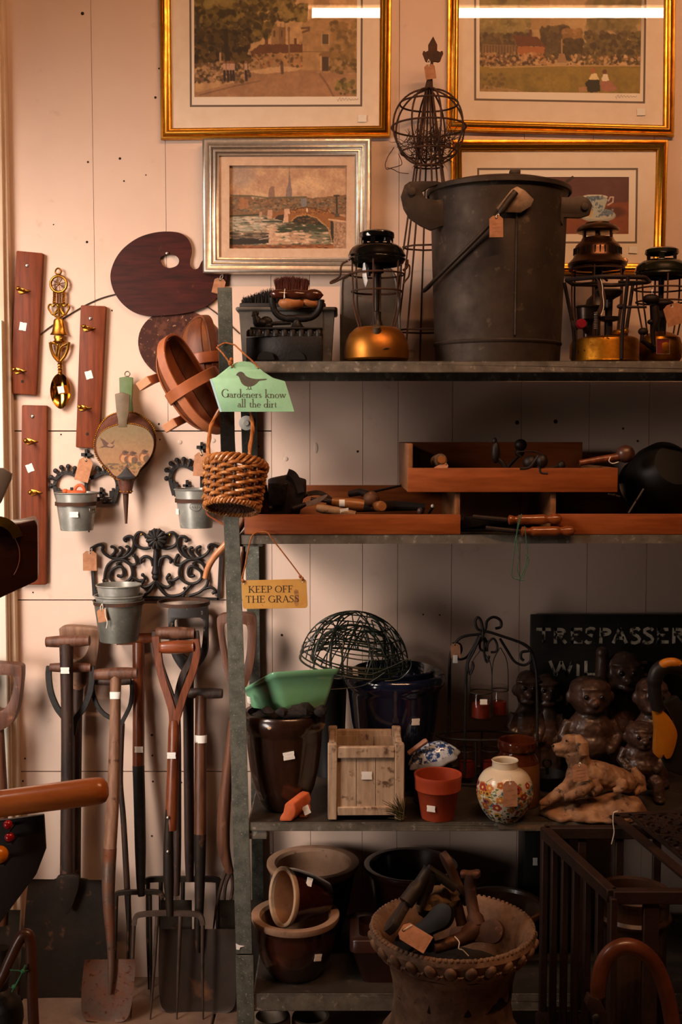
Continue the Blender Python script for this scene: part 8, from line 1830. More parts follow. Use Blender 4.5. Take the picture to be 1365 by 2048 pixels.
def dog():
 Y = on3(1185, 1622).y; s = S(Y); k = 3.74; q = lambda x, y, d=0: P(1000 + x / k, 1220 + y / k, Y - d)
 dm = mat('dog_stone', '#a47a56', '#6e4c34', scale=26, rough=.7, bump=.25, bscale=80, c3='#3c2a1e', s3=45, lo3=.58, hi3=.68); c = V((P(1190, 1620, Y).x, Y, Z3))
 t = thing('stone_dog', 'weathered stone dog lying on a rock base with a tag on its chest', 'ornament', c); b = MB(); u = s / k
 b.ell(q(560, 1010), (95 * u, 75 * u, 85 * u)); b.ell(q(520, 985), (60 * u, 62 * u, 58 * u)); b.tube([q(520, 1020), q(455, 1035), q(405, 1030)], [58 * u, 46 * u, 32 * u], 14); b.ell(q(402, 1018), (14 * u, 16 * u, 13 * u)); b.tube([q(480, 1070), q(420, 1075)], [36 * u, 20 * u], 12)
 b.tube([q(565, 1050), q(590, 1130), q(620, 1220)], [88 * u, 90 * u, 110 * u], 16); b.ell(q(625, 1240), (135 * u, 110 * u, 110 * u)); b.tube([q(620, 1220), q(760, 1235), q(900, 1270), q(980, 1290)], [112 * u, 105 * u, 92 * u, 70 * u], 16)
 b.ell(q(930, 1290), (100 * u, 95 * u, 80 * u)); b.tube([q(930, 1300, .03), q(900, 1340, .05), q(850, 1352, .05)], [50 * u, 34 * u, 22 * u], 12)
 b.tube([q(560, 1260, .03), q(500, 1330, .045), q(400, 1400, .05), q(330, 1445, .05)], [60 * u, 52 * u, 42 * u, 32 * u], 14); b.ell(q(325, 1442, .05), (34 * u, 30 * u, 24 * u))
 b.tube([q(680, 1290, .05), q(600, 1360, .065), q(520, 1395, .07), q(480, 1405, .07)], [56 * u, 46 * u, 36 * u, 28 * u], 14); b.tube([q(700, 1290, .04), q(740, 1340, .055), q(690, 1375, .06)], [50 * u, 42 * u, 30 * u], 12)
 b.tube([q(1000, 1180, -.02), q(1040, 1260, -.02), q(1070, 1340, -.01), q(1000, 1370)], [22 * u, 52 * u, 40 * u, 26 * u], 12)
 b.build('body', dm, t, remesh=.0022, noise=.0016, nscale=90, sharp=80)
 b = MB(); b.tube([q(585, 940, .03), q(622, 1005, .056), q(630, 1080, .058), q(605, 1120, .05)], [26 * u, 48 * u, 44 * u, 18 * u], 12, sq=.5); b.build('ear', dm, t, noise=.001, nscale=120)
 b = MB(); b.ell(q(500, 978, 62 * u), (9 * u, 6 * u, 9 * u)); b.ell(q(398, 1016, 12 * u), (13 * u, 10 * u, 10 * u)); b.build('eye', mat('dog_dark', '#2a1c14', rough=.5), t)
 b = MB(); cb_ = Z3
 for x, z, rx, ry, rz in ((1175, 0, .105, .075, .030), (1120, 0, .05, .07, .018), (1230, 0, .07, .07, .042), (1200, 0, .09, .085, .014)):
  b.ell(V((P(x, 1620, Y).x, Y - .015, cb_ + .006)), (rx, ry, rz), n=24, m=10)
 b.build('rock_base', dm, t, remesh=.0035, noise=.006, nscale=38, sharp=80, fn=lambda co: V((co.x, co.y, max(co.z, 0))))
 price_tag(t, q(598, 1165, .075), .034, .040, rot=-6, knot=q(600, 1140, .06), seed=80)
dog()
# ================= bottom shelf
Z4 = ZS[4]
def on4(px, py): return PZ(px, py, Z4)
darkglaze = mat('glaze_dark', '#1a1210', '#261814', scale=8, rough=.3, coat=.3)
palein = mat('clay_pale', '#a07e64', '#86664e', scale=14, rough=.75, bump=.05, c3='#6c503c', s3=40, lo3=.64, hi3=.74)
def bowl(label, px, pyc, rpx, Y, inner, outer, depth, rimw, name='planter', base=.55, grp='glazed garden pots', round_=False, lip=True):
 s = S(Y); zr = Zp(pyc, Y); c = V((P(px, pyc, Y).x, Y, Z4)); h = zr - Z4; r = rpx * s; t = thing(name, label, 'planter', c, grp); d = min(depth, h - .01)
 if round_: op = [(r * base, 0), (r * (base + .04), .004), (r * .76, h * .22), (r * .885, h * .5), (r * .91, h * .66), (r * .885, h * .82), (r * .88, h * .92)]
 else: op = [(r * base, 0), (r * (base + .05), .004), (r * .8, h * .5), (r * .9, h - .03), (r * .93, h - .022)]
 b = MB(); b.lathe([(0, 0)] + op, 64); b.build('outside', outer, t, local=True, sharp=60)
 rim = [op[-1], (r * .97, h - .016), (r, h - .008), (r * .995, h - .001), (r * .97, h), (r - rimw, h - .002), (r - rimw * 1.25, h - .010)]
 b = MB(); b.lathe(rim, 64); b.build('rim', inner, t, local=True)
 b = MB(); b.lathe([rim[-1], (r * .80, h - d * .3), (r * .68, h - d * .75), (r * .5, h - d), (0, h - d)], 64); b.build('inside', inner, t, local=True)
 return t, c, h, r, op
bowl('wide dark-glazed bowl planter with pale inside at the back of the bottom shelf', 626.5, 1722, 95, -.157, palein, darkglaze, .13, .020)
darkred = mat('glaze_oxblood', '#2a0f0c', '#1d0a09', scale=8, rough=.28, coat=.3)
bowl('wide dark oxblood bowl planter at the back, under the shelf middle', 822, 1727, 96, -.17, darkred, darkred, .15, .014)
t, c, h, r, op = bowl('large round brown glazed pot with pale rim holding a smaller tipped pot', 591, 1826, 91, -.364, palein, mat('glaze_brown_red', '#34160c', '#1e0d08', scale=6, rough=.2, coat=.5, c3='#5a2c16', s3=8, lo3=.6, hi3=.75), .16, .020, round_=True)
lsticker(t, c, op, .62, Zp(1907, -.42) - Z4, .020, .016, 12)
Y = -.35; s = S(Y); c = P(566, 1794, Y - .03); ax_ = V((.80, .42, -.16)).normalized(); M3 = MX.Translation(c) @ ax_.to_track_quat('Z', 'Y').to_matrix().to_4x4()
t = thing('planter', 'small brown glazed pot tipped on its side in the large round pot', 'planter', c - V((0, 0, .06)), 'glazed garden pots'); r = 60 * s
b = MB(); b.lathe([(r * .50, .118), (r * .80, .070), (r * .95, .025), (r * .96, .010)], 48, T=M3); b.lathe([(0, .118), (r * .50, .118)], 48, T=M3); b.build('outside', mat('glaze_oxblood_light', '#3a130c', '#230c08', scale=8, rough=.16, coat=.6), t, sharp=60)
b = MB(); b.lathe([(r * .96, .010), (r, .004), (r, -.002), (r * .97, -.004), (r * .86, -.002), (r * .85, .006)], 48, T=M3); b.build('rim', mat('clay_rim', '#b89878', '#9c7c60', scale=30, rough=.75), t)
b = MB(); b.lathe([(r * .85, .006), (r * .78, .05), (r * .6, .09), (0, .1)], 48, T=M3); b.build('inside', mat('clay_inside', '#a06c44', '#80502f', scale=14, rough=.7, c3='#5c3a24', s3=50, lo3=.66, hi3=.74), t)
sticker(t, P(619, 1764, Y - .045), .014, .020, rot=25, nrm=V((.25, -.75, .6)))
Y = -.30; t = thing('square_planter', 'dark red-brown square planter between the round pot and the stone urn', 'planter', V((P(740, 1985, Y).x, Y, Z4)))
zr = Zp(1850, -.36); x0 = P(700, 1866, -.44).x; x1 = x0 + .235; y0, y1 = -.445, -.285
def sq(z, g, rr=.02):
 o = [V((x0 - g, y0 - g, z)), V((x1 + g, y0 - g, z)), V((x1 + g, y1 + g, z)), V((x0 - g, y1 + g, z))]; out = []
 for i in range(4):
  p, q_, r_ = o[i - 1], o[i], o[(i + 1) % 4]; e0 = q_ + (p - q_).normalized() * rr; e1 = q_ + (r_ - q_).normalized() * rr
  for k in range(5):
   u = k / 4; out.append(e0 * (1 - u) ** 2 + q_ * 2 * u * (1 - u) + e1 * u * u)
 return out
b = MB(); Ls = [sq(Z4, -.03), sq(zr - .035, -.006), sq(zr - .03, 0), sq(zr - .003, 0), sq(zr, -.003), sq(zr, -.022), sq(zr - .006, -.025), sq(Z4 + .02, -.045)]; vs = [p for l in Ls for p in l]; n = len(Ls[0]); fs = []
for i in range(len(Ls) - 1):
 for j in range(n): fs.append((i * n + j, i * n + (j + 1) % n, (i + 1) * n + (j + 1) % n, (i + 1) * n + j))
fs += [tuple(reversed(range(n))), tuple(range((len(Ls) - 1) * n, len(Ls) * n))]; b.add(vs, fs); b.build('body', mat('glaze_square', '#2a1a14', '#3c1a12', scale=5, rough=.35, coat=.2), t, sharp=50)
bowl('low dark dish with tan rim half hidden behind the stone urn', 1000, 1806, 92, -.275, mat('dish_tan', '#54341e', '#3a2416', scale=14, rough=.35, coat=.2), darkglaze, .06, .010)
Y = -.087; t = thing('black_crate', 'tall black box with a small white sticker at the back of the bottom shelf', 'box', V((P(1075, 1900, Y).x, Y, Z4))); b = MB(); xa, xb = P(1049, 1700, Y - .05).x, P(1140, 1700, Y - .05).x; zt = Zp(1664, Y - .05); b.box(((xa + xb) / 2, Y, (Z4 + zt) / 2), (xb - xa, .1, zt - Z4)); b.build('body', MATS['plastic_black'], t, bevel=.003); sticker(t, P(1071, 1723, Y - .0505), .012, .020)
for px, Yp_, lab in ((543, -.36, 'left pale clay drain pipe standing on the floor under the bottom shelf'), (622, -.34, 'right pale clay drain pipe standing on the floor under the bottom shelf')):
 c = V((P(px, 2046, Yp_).x, Yp_, 0)); t = thing('clay_pipe', lab, 'pipe', c, 'clay drain pipes'); zt = Zp(2031, Yp_); r = .046; b = MB(); b.lathe([(r * .8, 0), (r, 0), (r, zt - .006), (r * .97, zt), (r * .82, zt), (r * .8, zt - .006), (r * .8, 0)], 36); b.build('body', mat('clay_grey', '#9a8a7a', '#7c6c5e', scale=20, rough=.8), t, local=True)
# ================= stone urn in front of the shelving
def urn():
 Y = -.80; s = S(Y); X = P(906, 1850, Y).x; zr = Zp(1848, Y) ; c = V((X, Y, 0)); r = 170 * s
 st = mat('urn_stone', '#8a6a52', '#5c4434', scale=16, rough=.8, bump=.35, bscale=60, c3='#4a3628', s3=40, lo3=.56, hi3=.74)
 t = thing('stone_urn', 'big weathered stone garden urn with egg-moulded rim standing on the floor', 'urn', c)
 b = MB(); h = zr
 b.lathe([(0, 0), (.115, 0), (.115, .03), (.10, .04), (.075, .055), (.060, .085), (.062, .11), (.085, .125), (.09, .135), (0, .135)], 48, T=MX.Translation(c)); b.build('foot', st, t, noise=.0025, nscale=40)
 b = MB(); zb = .135
 wobg = lambda a, z: 1 + (.055 * (abs(math.cos(a * 9)) ** .7 - .5) * max(0, 1 - ((z - .235) / .085) ** 2) if abs(z - .235) < .085 else 0)
 b.lathe([(.07, zb), (.105, .165), (.142, .20), (.150, .235), (.140, .27), (.122, .30), (.117, .34), (.120, .385), (.128, h - .075), (.134, h - .060)], 144, T=MX.Translation(c), wob=wobg); b.build('bowl', st, t, noise=.0022, nscale=50)
 b = MB(); b.lathe([(.134, h - .060), (.150, h - .050), (r * .95, h - .030), (r * 1.0, h - .014), (r * .985, h - .003), (r * .95, h), (r * .90, h - .004), (r * .86, h - .014), (r * .80, h - .03), (.125, h - .055), (.115, h - .12), (.09, h - .18), (0, h - .19)], 96, T=MX.Translation(c)); b.build('rim', st, t, noise=.002, nscale=60)
 b = MB(); n = 26
 for i in range(n):
  a = 2 * PI * i / n; d = V((math.cos(a), math.sin(a), 0)); p = c + d * r * .955 + V((0, 0, h - .028)); rot = MX.Rotation(a, 3, 'Z') @ MX.Rotation(R(38), 3, 'Y')
  b.ell(p, (.009, .012, .017), rot=rot, n=12, m=8)
  tt = d.cross(V((0, 0, 1))); b.tube([p + tt * .017 * math.cos(q) + (V((0, 0, 1)) + d * .5).normalized() * .020 * math.sin(q) + d * .002 for q in [-.3 - 2.5 * k / 8 for k in range(9)]], .0034, 6)
 b.build('egg_moulding', st, t, noise=.0012, nscale=90)
 b = MB()
 for i in range(90):
  a = 2 * PI * i / 90; b.ell(c + V((math.cos(a) * r * .97, math.sin(a) * r * .97, h - .002)), .0045, n=8, m=6)
 b.build('bead_edge', st, t, noise=.001, nscale=90)
 b = MB(); b.lathe([(0, h - .095), (.06, h - .09), (.118, h - .10), (.118, h - .13), (0, h - .13)], 40, T=MX.Translation(c)); so = b.build('debris', MATS['soil'], t, noise=.008, nscale=50); so['kind'] = 'stuff'
 return c, h, r
uc, uh, ur = urn()
lm = mat('last_iron', '#3c332c', '#2a2420', scale=18, rough=.5, metal=.55, bump=.15, c3='#5c4c40', s3=30); lr = mat('last_rust', '#5c3c2c', '#3c281e', scale=18, rough=.65, metal=.35, bump=.25, c3='#8a5a40', s3=34, lo3=.62, hi3=.72)
def sole(b, c, fwd, up, L, w, th):
 fwd = V(fwd).normalized(); up = (V(up) - fwd * V(up).dot(fwd)).normalized(); sd = fwd.cross(up)
 ol = [(-.5, .0), (-.47, .28), (-.36, .38), (-.1, .30), (.1, .36), (.3, .48), (.43, .36), (.5, .1), (.5, -.1), (.43, -.34), (.3, -.42), (.1, -.30), (-.1, -.27), (-.36, -.36), (-.47, -.26)]
 pts = smooth_pts([V(c) + fwd * (u * L) + sd * (v * w) for u, v in ol], 3, True); b.prism(pts, t=up * -th)
Y = -.80
def cast_last(label, name, m, soles, arms, c):
 t = thing(name, label, "cobbler's last", c, 'iron shoe lasts in the urn')
 for a in soles: b = MB(); sole(b, *a); b.build('sole', m, t, bevel=.003, seg=2)
 for pts, r_ in arms: b = MB(); b.tube(smooth_pts(pts, 5), r_, 12); b.build('arm', m, t)
 return t
A = lambda x, y, d=0: P(x, y, Y - d)
cast_last('grey iron shoe last leaning over the left rim of the urn', 'shoe_last', lm, [(A(802, 1812, .03), V((-.55, -.5, -.62)), V((-.62, .1, .7)), .115, .052, .014)], [([A(812, 1806, .03), A(840, 1768, .01), A(860, 1738, 0)], [.016] * 5 + [.013] * 5 + [.015]), ([A(855, 1738, 0), A(878, 1752, 0), A(912, 1776, .0)], [.010] * 11), ([A(862, 1742, 0), A(852, 1780, 0), A(842, 1812, .01)], [.014] * 6 + [.010] * 5)], A(820, 1860))
cast_last('black iron shoe sole tilted toward the tagged front of the urn', 'shoe_last', mat('last_black', '#16120f', rough=.5, metal=.4), [(A(846, 1856, .07), V((.75, -.1, .62)), V((-.5, -.75, .5)), .135, .050, .016)], [([A(846, 1858, .06), A(856, 1878, .03), A(862, 1895, .02)], [.013] * 11)], A(850, 1885))
t3 = cast_last('rust-brown iron shoe last standing upright at the right of the urn', 'shoe_last', lr, [(A(941, 1744, .0), V((1, -.3, .12)), V((0, -.2, 1)), .040, .026, .008), (A(952, 1866, .05), V((.85, -.3, .28)), V((-.2, -.85, .5)), .11, .05, .015)], [([A(941, 1746), A(942, 1790), A(950, 1834, .02), A(958, 1858, .04)], [.012] * 5 + [.012] * 5 + [.017] * 5 + [.016]), ([A(957, 1850, .03), A(930, 1874, .05), A(895, 1888, .06), A(868, 1896, .07)], [.018] * 5 + [.013] * 5 + [.012] * 5 + [.010])], A(940, 1890))
cast_last('narrow iron last standing at the back of the urn with pointed toe', 'shoe_last', lr, [(A(905, 1760, -.04), V((-.42, .1, .9)), V((-.9, -.3, -.3)), .115, .044, .013)], [([A(905, 1765, -.04), A(915, 1810, -.03), A(925, 1850, -.02)], [.012] * 5 + [.011] * 5 + [.012])], A(915, 1860))
tg = thing('price_tag', 'large brown paper tag lying over the left rim of the urn', 'tag', A(786, 1880, .12)); price_tag(tg, A(808, 1861, .125), .036, .060, rot=-62, knot=A(826, 1850, .12), seed=90, nrm=V((-.1, -.7, .7)), name='paper')
b = MB(); b.tube(smooth_pts([A(910, 1873, .11), A(919, 1884, .12), A(918, 1897, .125), A(926, 1900, .12), A(938, 1912, .12)], 4), .0012, 5); b.build('string', M_['string_white'], t3)
t = thing('moss_lump', 'lump of pale dried moss inside the urn behind the shoe lasts', 'moss', A(870, 1815, -.02)); b = MB(); b.ell(A(868, 1810, -.02), (.035, .03, .028), n=24, m=14); b.ell(A(890, 1800, -.03), (.03, .03, .03), n=24, m=14); b.build('clump', mat('moss_pale', '#7a5c3c', '#4c3826', scale=60, rough=.95, bump=.5), t, noise=.012, nscale=60)
# ================= cast-iron fire basket with fretted plate, jar inside, crook stick
gi = mat('grate_iron', '#2c1d17', '#3a241a', scale=22, rough=.7, metal=.35, bump=.3, bscale=120)
def grate():
 z = P(1090, 1664, -.53).z; b0 = P(1090, 1664, -.53); f0 = PZ(1226, 1792, z); W = .50; zb = .17
 t = thing('fire_basket', 'rusty cast-iron fire basket with upright bars on the floor at right', 'fire basket', V(((f0.x + W / 2), (b0.y + f0.y) / 2, 0)))
 b1, f1 = b0 + V((W, 0, 0)), f0 + V((W, 0, 0)); side = (f0 - b0)
 def rail(nm, a, c, w=.022, h=.026):
  mb = MB(); mb.ribbon([a, c], w, h, V((0, 0, 1))); return mb.build(nm, gi, t, bevel=.002, seg=1)
 for (a, c) in ((b0, f0), (f0, f1), (b0, b1), (b1, f1)): rail('top_rail', a, c)
 for (a, c) in ((b0, f0), (f0, f1), (b0, b1), (b1, f1)): rail('bottom_rail', V((a.x, a.y, zb)), V((c.x, c.y, zb)))
 for i in range(7):
  p = b0 + side * (i / 6); mb = MB(); w = .020 if 0 < i < 6 else .03; mb.box((p.x, p.y, (z + zb) / 2), (.014, w, z - zb)); mb.build('bar', gi, t, bevel=.002, seg=1)
 for i in range(1, 7):
  p = f0 + (f1 - f0) * (i / 6 - .02); mb = MB(); mb.box((p.x, p.y, (z + zb) / 2), (.030, .014, z - zb)); mb.build('bar', gi, t, bevel=.002, seg=1)
  p = b0 + (b1 - b0) * (i / 6); mb = MB(); mb.box((p.x, p.y, (z + zb) / 2), (.018, .012, z - zb)); mb.build('bar', gi, t, bevel=.002, seg=1)
 for p in (b0, f0, b1, f1): mb = MB(); mb.tube([V((p.x, p.y, zb)), V((p.x, p.y, .05)), V((p.x, p.y, 0))], [.016, .012, .018], 10); mb.build('foot', gi, t)
 mb = MB(); mb.box(((f0.x + f1.x) / 2, (b0.y + f0.y) / 2, zb), (W, abs(side.y), .012)); mb.build('floor_plate', gi, t)
 mb = MB(); o = P(1226, 1636, -.50); mb.tube(smooth_pts([P(1237, 1622, -.56), P(1228, 1626, -.56), P(1227, 1645, -.56), P(1229, 1665, -.56), P(1224, 1688, -.56)], 4), .0011, 5); mb.build('string', M_['string_white'], t)
 return b0, f0, z
b0, f0, gz = grate()
def fret():
 A_, B_ = P(1236, 1638, -.60), P(1368, 1748, -.86); zt = gz + .03
 t = thing('fretted_plate', 'flat rusty iron plate pierced with scrollwork lying over the fire basket', 'plate', (A_ + B_) / 2)
 A_ = PZ(1236, 1638, zt); B_ = PZ(1372, 1752, zt); u = (B_ - A_); L = u.length; u.normalize(); v = V((0, 0, 1)).cross(u); v = v if v.x > 0 else -v; n = V((0, 0, 1)); Wd = .30
 o = A_ + u * -.02; b = MB()
 b.ribbon([o, o + u * (L + .1)], .022, .006, n); b.ribbon([o + v * Wd, o + u * (L + .1) + v * Wd], .022, .006, n); b.ribbon([o, o + v * Wd], .022, .006, n); b.ribbon([o + v * .036, o + u * (L + .1) + v * .036], .006, .006, n)
 b.build('border', gi, t)
 b = MB(); nx, ny = int((L + .1) / .045), int(Wd / .05)
 for i in range(nx):
  for j in range(ny):
   c = o + u * (.03 + .045 * i) + v * (.062 + .05 * j); k = 1 if (i + j) % 2 else -1
   b.ribbon([c + u * (.020 * math.cos(q)) + v * (.022 * math.sin(q)) for q in [2 * PI * z_ / 18 for z_ in range(18)]], .007, .006, n, closed=True)
   b.ribbon(smooth_pts([c + u * .020 * k, c + u * .008 * k + v * .010, c - u * .006 * k + v * .002, c - u * .002 * k - v * .008], 3), .0055, .006, n)
   b.ribbon([c + u * .018 + v * .016, c + u * .030 + v * .032], .008, .006, n)
 b.build('scroll_fret', gi, t)
fret()
Y = -.72; s = S(Y); z0 = .178; X = P(1268, 1800, Y).x; t = thing('crock_jar', 'brown two-rimmed crock standing inside the fire basket', 'jar', V((X, Y, z0))); zz = lambda py: Zp(py, Y) - z0
cm = mat('crock_brown', '#4c3222', '#35231a', scale=12, rough=.35, coat=.2); b = MB(); r = 76 * s
b.lathe([(0, 0), (r * .82, 0), (r * .88, .01), (r * .88, zz(1852)), (r * .92, zz(1840)), (r * 1.0, zz(1834)), (r * 1.01, zz(1828)), (r * .94, zz(1822)), (r * .93, zz(1800)), (r * .99, zz(1793)), (r * 1.02, zz(1783)), (r * .98, zz(1779)), (r * .90, zz(1783)), (r * .86, zz(1800)), (r * .84, .02), (0, .02)], 56); b.build('body', cm, t, local=True)
Y = -1.12; t = thing('walking_stick', 'brown wooden walking stick with crook handle in front of the fire basket', 'walking stick', P(1362, 2060, Y)); b = MB(); L_ = smooth_pts([P(1196, 1990, Y), P(1198, 1965, Y), P(1207, 1928, Y), P(1225, 1903, Y), P(1252, 1892, Y), P(1285, 1902, Y), P(1312, 1932, Y), P(1330, 1975, Y), P(1341, 2020, Y), P(1348, 2070, Y), P(1352, 2150, Y), P(1356, 2300, Y)], 5)
ks = len(L_); b.tube([L_[0] + V((0, 0, -.0005))] + L_, [.006] + [.0130 if i < 3 else .0138 for i in range(ks)], 16); b.build('crook', mat('crook_wood', '#6c3820', '#4c2412', scale=14, rough=.35, coat=.25, bump=.05), t)
zend = L_[-1]; b = MB(); b.tube([zend, V((zend.x + .02, zend.y - .0, .02))], [.0135, .010], 14); b.build('shaft', MATS['crook_wood'], t); b = MB(); b.tube([V((zend.x + .02, zend.y, .022)), V((zend.x + .02, zend.y, .0005))], [.0112, .0115], 12); b.build('ferrule', M_['iron_black'], t)
Y = -1.05; t = thing('iron_bracket', 'dark iron fire-basket bracket with a bolt under the walking stick crook', 'bracket', P(1190, 2048, Y)); b = MB(); b.prism(PP([(1178, 1992), (1200, 2000), (1216, 2030), (1216, 2560), (1196, 2560), (1190, 2040), (1172, 2010)], Y), t=V((0, .02, 0))); b.build('plate', gi, t, bevel=.003)
b = MB(); b.ell(P(1193, 2036, Y - .002), (.008, .005, .008)); b.build('bolt', M_['iron_black'], t)
# ================= things standing nearer the camera
def case():
 Y = -1.15; wm = mat('case_wood', '#3c1a10', '#2a110a', scale=8, stretch=(.8, 5, 5), rough=.3, coat=.3)
 t = thing('wooden_case', 'dark brown wooden case end with brass corner poking in at the left edge', 'case', P(20, 1190, Y))
 b = MB(); o = PP([(-120, 1075), (-20, 1052), (40, 1047), (70, 1040), (75, 1052), (76, 1158), (70, 1164), (-120, 1252)], Y); b.prism(o, t=V((-.012, .05, .004))); b.build('body', wm, t, bevel=.004)
 b = MB(); c = P(-6, 1086, Y - .006); pts = arc(c, 44 * S(Y), 15, 125, 14); b.ribbon(pts, .016, .006, V((0, -1, .25))); b.build('brass_corner', M_['brass'], t)
 b = MB(); c2 = P(-30, 1110, Y - .001); b.tube(arc(c2, 70 * S(Y), -35, 30, 12), .0009, 6); b.build('inlay_line', mat('inlay', '#7c4c2c', rough=.4), t)
 for px in (-110, -60):
  p = P(px, 1180, Y); mb = MB(); mb.box((p.x, Y + .037, p.z / 2), (.03, .022, p.z)); mb.build('leg', wm, t)
 return t
case()
Y = -1.128; t = thing('hand_saw', 'grey steel saw blade edge leaning in at the left edge above the case', 'saw', P(5, 1000, Y)); b = MB(); b.prism(PP([(-40, 935), (6, 936), (23, 947), (22, 958), (2, 1003), (-30, 1050)], Y), t=V((0, .006, 0))); b.build('plate', mat('steel_plain', '#9a8a7c', '#80705f', scale=14, rough=.4, metal=.5), t, bevel=.001)
b = MB(); b.prism(PP([(-60, 1030), (-40, 960), (-20, 1010), (-30, 1052)], Y + .01), t=V((0, .02, 0))); b.build('haft', M_['tool_dark'], t)
Y = -1.214; s = S(Y); t = thing('mallet_handle', 'polished orange wooden handle lying across the left foreground', 'handle', P(100, 1620, Y)); om = mat('handle_polished', '#b0642e', '#985020', scale=8, stretch=(1, 6, 6), rough=.3, coat=.25)
A, B = P(-140, 1626, Y), P(216, 1579, Y); b = MB(); fr = [0, .2, .5, .75, .9, .955, .98, .995, 1.0]; rr = [26, 27, 27.5, 28, 28, 27, 24, 16, 3]; b.tube([A.lerp(B, f) for f in fr], [x * s for x in rr], 24); b.build('grip', om, t)
b = MB(); A2 = A - (B - A) * .25; b.tube([A2, A], [26 * s, 26 * s], 20); b.build('shaft', M_['tool_red'], t)
def ballbox():
 Y = -1.22; wm = MATS['case_wood']; t = thing('wooden_box', 'dark brown slope-sided wooden box holding red and orange balls at left', 'box', P(30, 1860, Y))
 dk = mat('box_dark', '#1f110b', '#160c08', scale=8, rough=.5); b = MB(); b.prism(PP([(-160, 1664), (86, 1631), (90, 1700), (70, 1752), (0, 1846), (-160, 1900)], Y), t=V((0, .012, 0))); b.build('end_panel', dk, t, bevel=.002)
 L = [(90, 1700), (70, 1752), (0, 1846), (-160, 1900)]; q = PP(L, Y + .012); q2 = PP(L, Y + .07); e = V((-.008, 0, .006))
 for k in range(3): b = MB(); b.hull8([q[k] + e, q[k], q[k + 1], q[k + 1] + e], [q2[k] + e, q2[k], q2[k + 1], q2[k + 1] + e]); b.build('side_panel', dk, t)
 b = MB(); b.prism(PP([(-160, 1664), (86, 1631), (90, 1700), (70, 1752), (0, 1846), (-160, 1900)], Y + .07), t=V((0, .012, 0))); b.build('end_panel', dk, t, bevel=.002)
 for px in (-150, -75):
  for yy in (Y + .03,):
   p = P(px, 1870, Y); mb = MB(); mb.box((p.x, yy, p.z / 2 + .01), (.03, .03, p.z + .02)); mb.build('leg', dk, t)
 return t
BBOX = ballbox()
Y = -1.245; s = S(Y)
for px, py, r, col, lab in ((16, 1649, 9, 'ball_red', 'upper shiny red ball at the left edge in the dark box'), (19, 1674, 9.5, 'ball_red', 'lower shiny red ball at the left edge in the dark box'), (-1, 1709, 18, 'ball_orange', 'large orange-yellow ball at the left edge below the red ones')):
 t = thing('croquet_ball', lab, 'ball', P(px, py + r, Y - r * s), 'coloured wooden balls'); m_ = mat(col, '#a01018' if col == 'ball_red' else '#d8780c', rough=.25, coat=.4); b = MB(); b.ell(P(px, py, Y - r * s * .9), r * s, n=24, m=16); b.build('body', m_, t)
 p = P(px, py + r, Y - r * s * .9); b = MB(); b.box((p.x, (p.y - .004 - 1.219) / 2, p.z - .0022), (r * s * 1.2, abs(p.y - .004 + 1.219), .004)); b.build('ball_ledge', MATS['box_dark'], BBOX)
Y = -1.33; t = thing('bent_handle_tool', 'dark bent wooden handle tied with green wire at the lower left corner', 'tool', P(66, 2060, Y)); b = MB(); bw = mat('bent_wood', '#5a3420', '#3c2014', scale=12, rough=.4, coat=.2); b.tube(smooth_pts([P(-40, 2010, Y), P(0, 1962, Y), P(20, 1920, Y), P(38, 1882, Y), P(50, 1868, Y), P(60, 1880, Y), P(63, 1940, Y), P(66, 2020, Y), P(70, 2120, Y), P(74, 2400, Y)], 6), [.0085] * 55, 12); b.build('handle', bw, t)
b = MB(); gw = mat('wire_garden_green', '#3c8a5c', '#2c6a46', scale=60, rough=.5); b.tube(smooth_pts([P(20, 1940, Y - .01), P(36, 1941, Y - .011), P(45, 1943, Y - .011), P(56, 1941, Y - .010)], 4), .001, 5); b.tube(smooth_pts([P(51, 1930, Y - .011), P(46, 1942, Y - .012), P(36, 1962, Y - .012), P(28, 1976, Y - .012), P(24, 1984, Y - .01)], 4), .0016, 6); b.ell(P(46, 1943, Y - .012), .004, n=8, m=6); b.ell(P(28, 1974, Y - .012), .004, n=8, m=6); b.build('green_tie', gw, t)
t = thing('cast_iron_stand', 'dark cast-iron stand at the bottom left corner of the photo', 'stand', P(0, 2048, Y + .06)); b = MB(); Yq = Y + .05; b.tube(smooth_pts([P(4, 1895, Yq), P(2, 1930, Yq), P(-4, 1985, Yq), P(10, 2010, Yq), P(14, 2060, Yq), P(10, 2300, Yq)], 5), [.012] * 5 + [.016] * 5 + [.022] * 5 + [.026] * 5 + [.022] * 6, 14); b.ell(P(12, 2016, Yq), (.018, .018, .018)); b.build('column', M_['iron_black'], t)
b = MB(); b.tube([P(10, 2300, Yq), V((P(10, 2300, Yq).x, Yq, .03)), V((P(10, 2300, Yq).x, Yq, 0))], [.02, .02, .07], 14); b.build('base', M_['iron_black'], t)
Y = -.80; s = S(Y); q = zmap(1000, 1220, 3.74); t = thing('garden_shears', 'black and yellow handled garden tool out of focus at the right edge', 'shears', P(1325, 1530, Y)); bk = mat('rubber_black', '#1a1716', rough=.45); yl = mat('plastic_yellow', '#b8741a', '#a3620f', scale=14, rough=.45)
b = MB(); b.tube(PS(q([(1185, 740), (1165, 640), (1160, 540), (1185, 460), (1245, 420), (1320, 420), (1400, 450), (1440, 560)]), Y, 5), [26 * s / 1.9] * 10 + [30 * s / 1.9] * 26, 14); b.build('black_grip', bk, t)
b = MB(); b.tube(PS(q([(1200, 430), (1250, 402), (1310, 400), (1365, 420)]), Y - .005, 5), [.006, .009, .010, .011, .011, .011, .011, .011, .011, .011, .011, .010, .010, .009, .008, .006], 12); b.build('yellow_insert', yl, t)
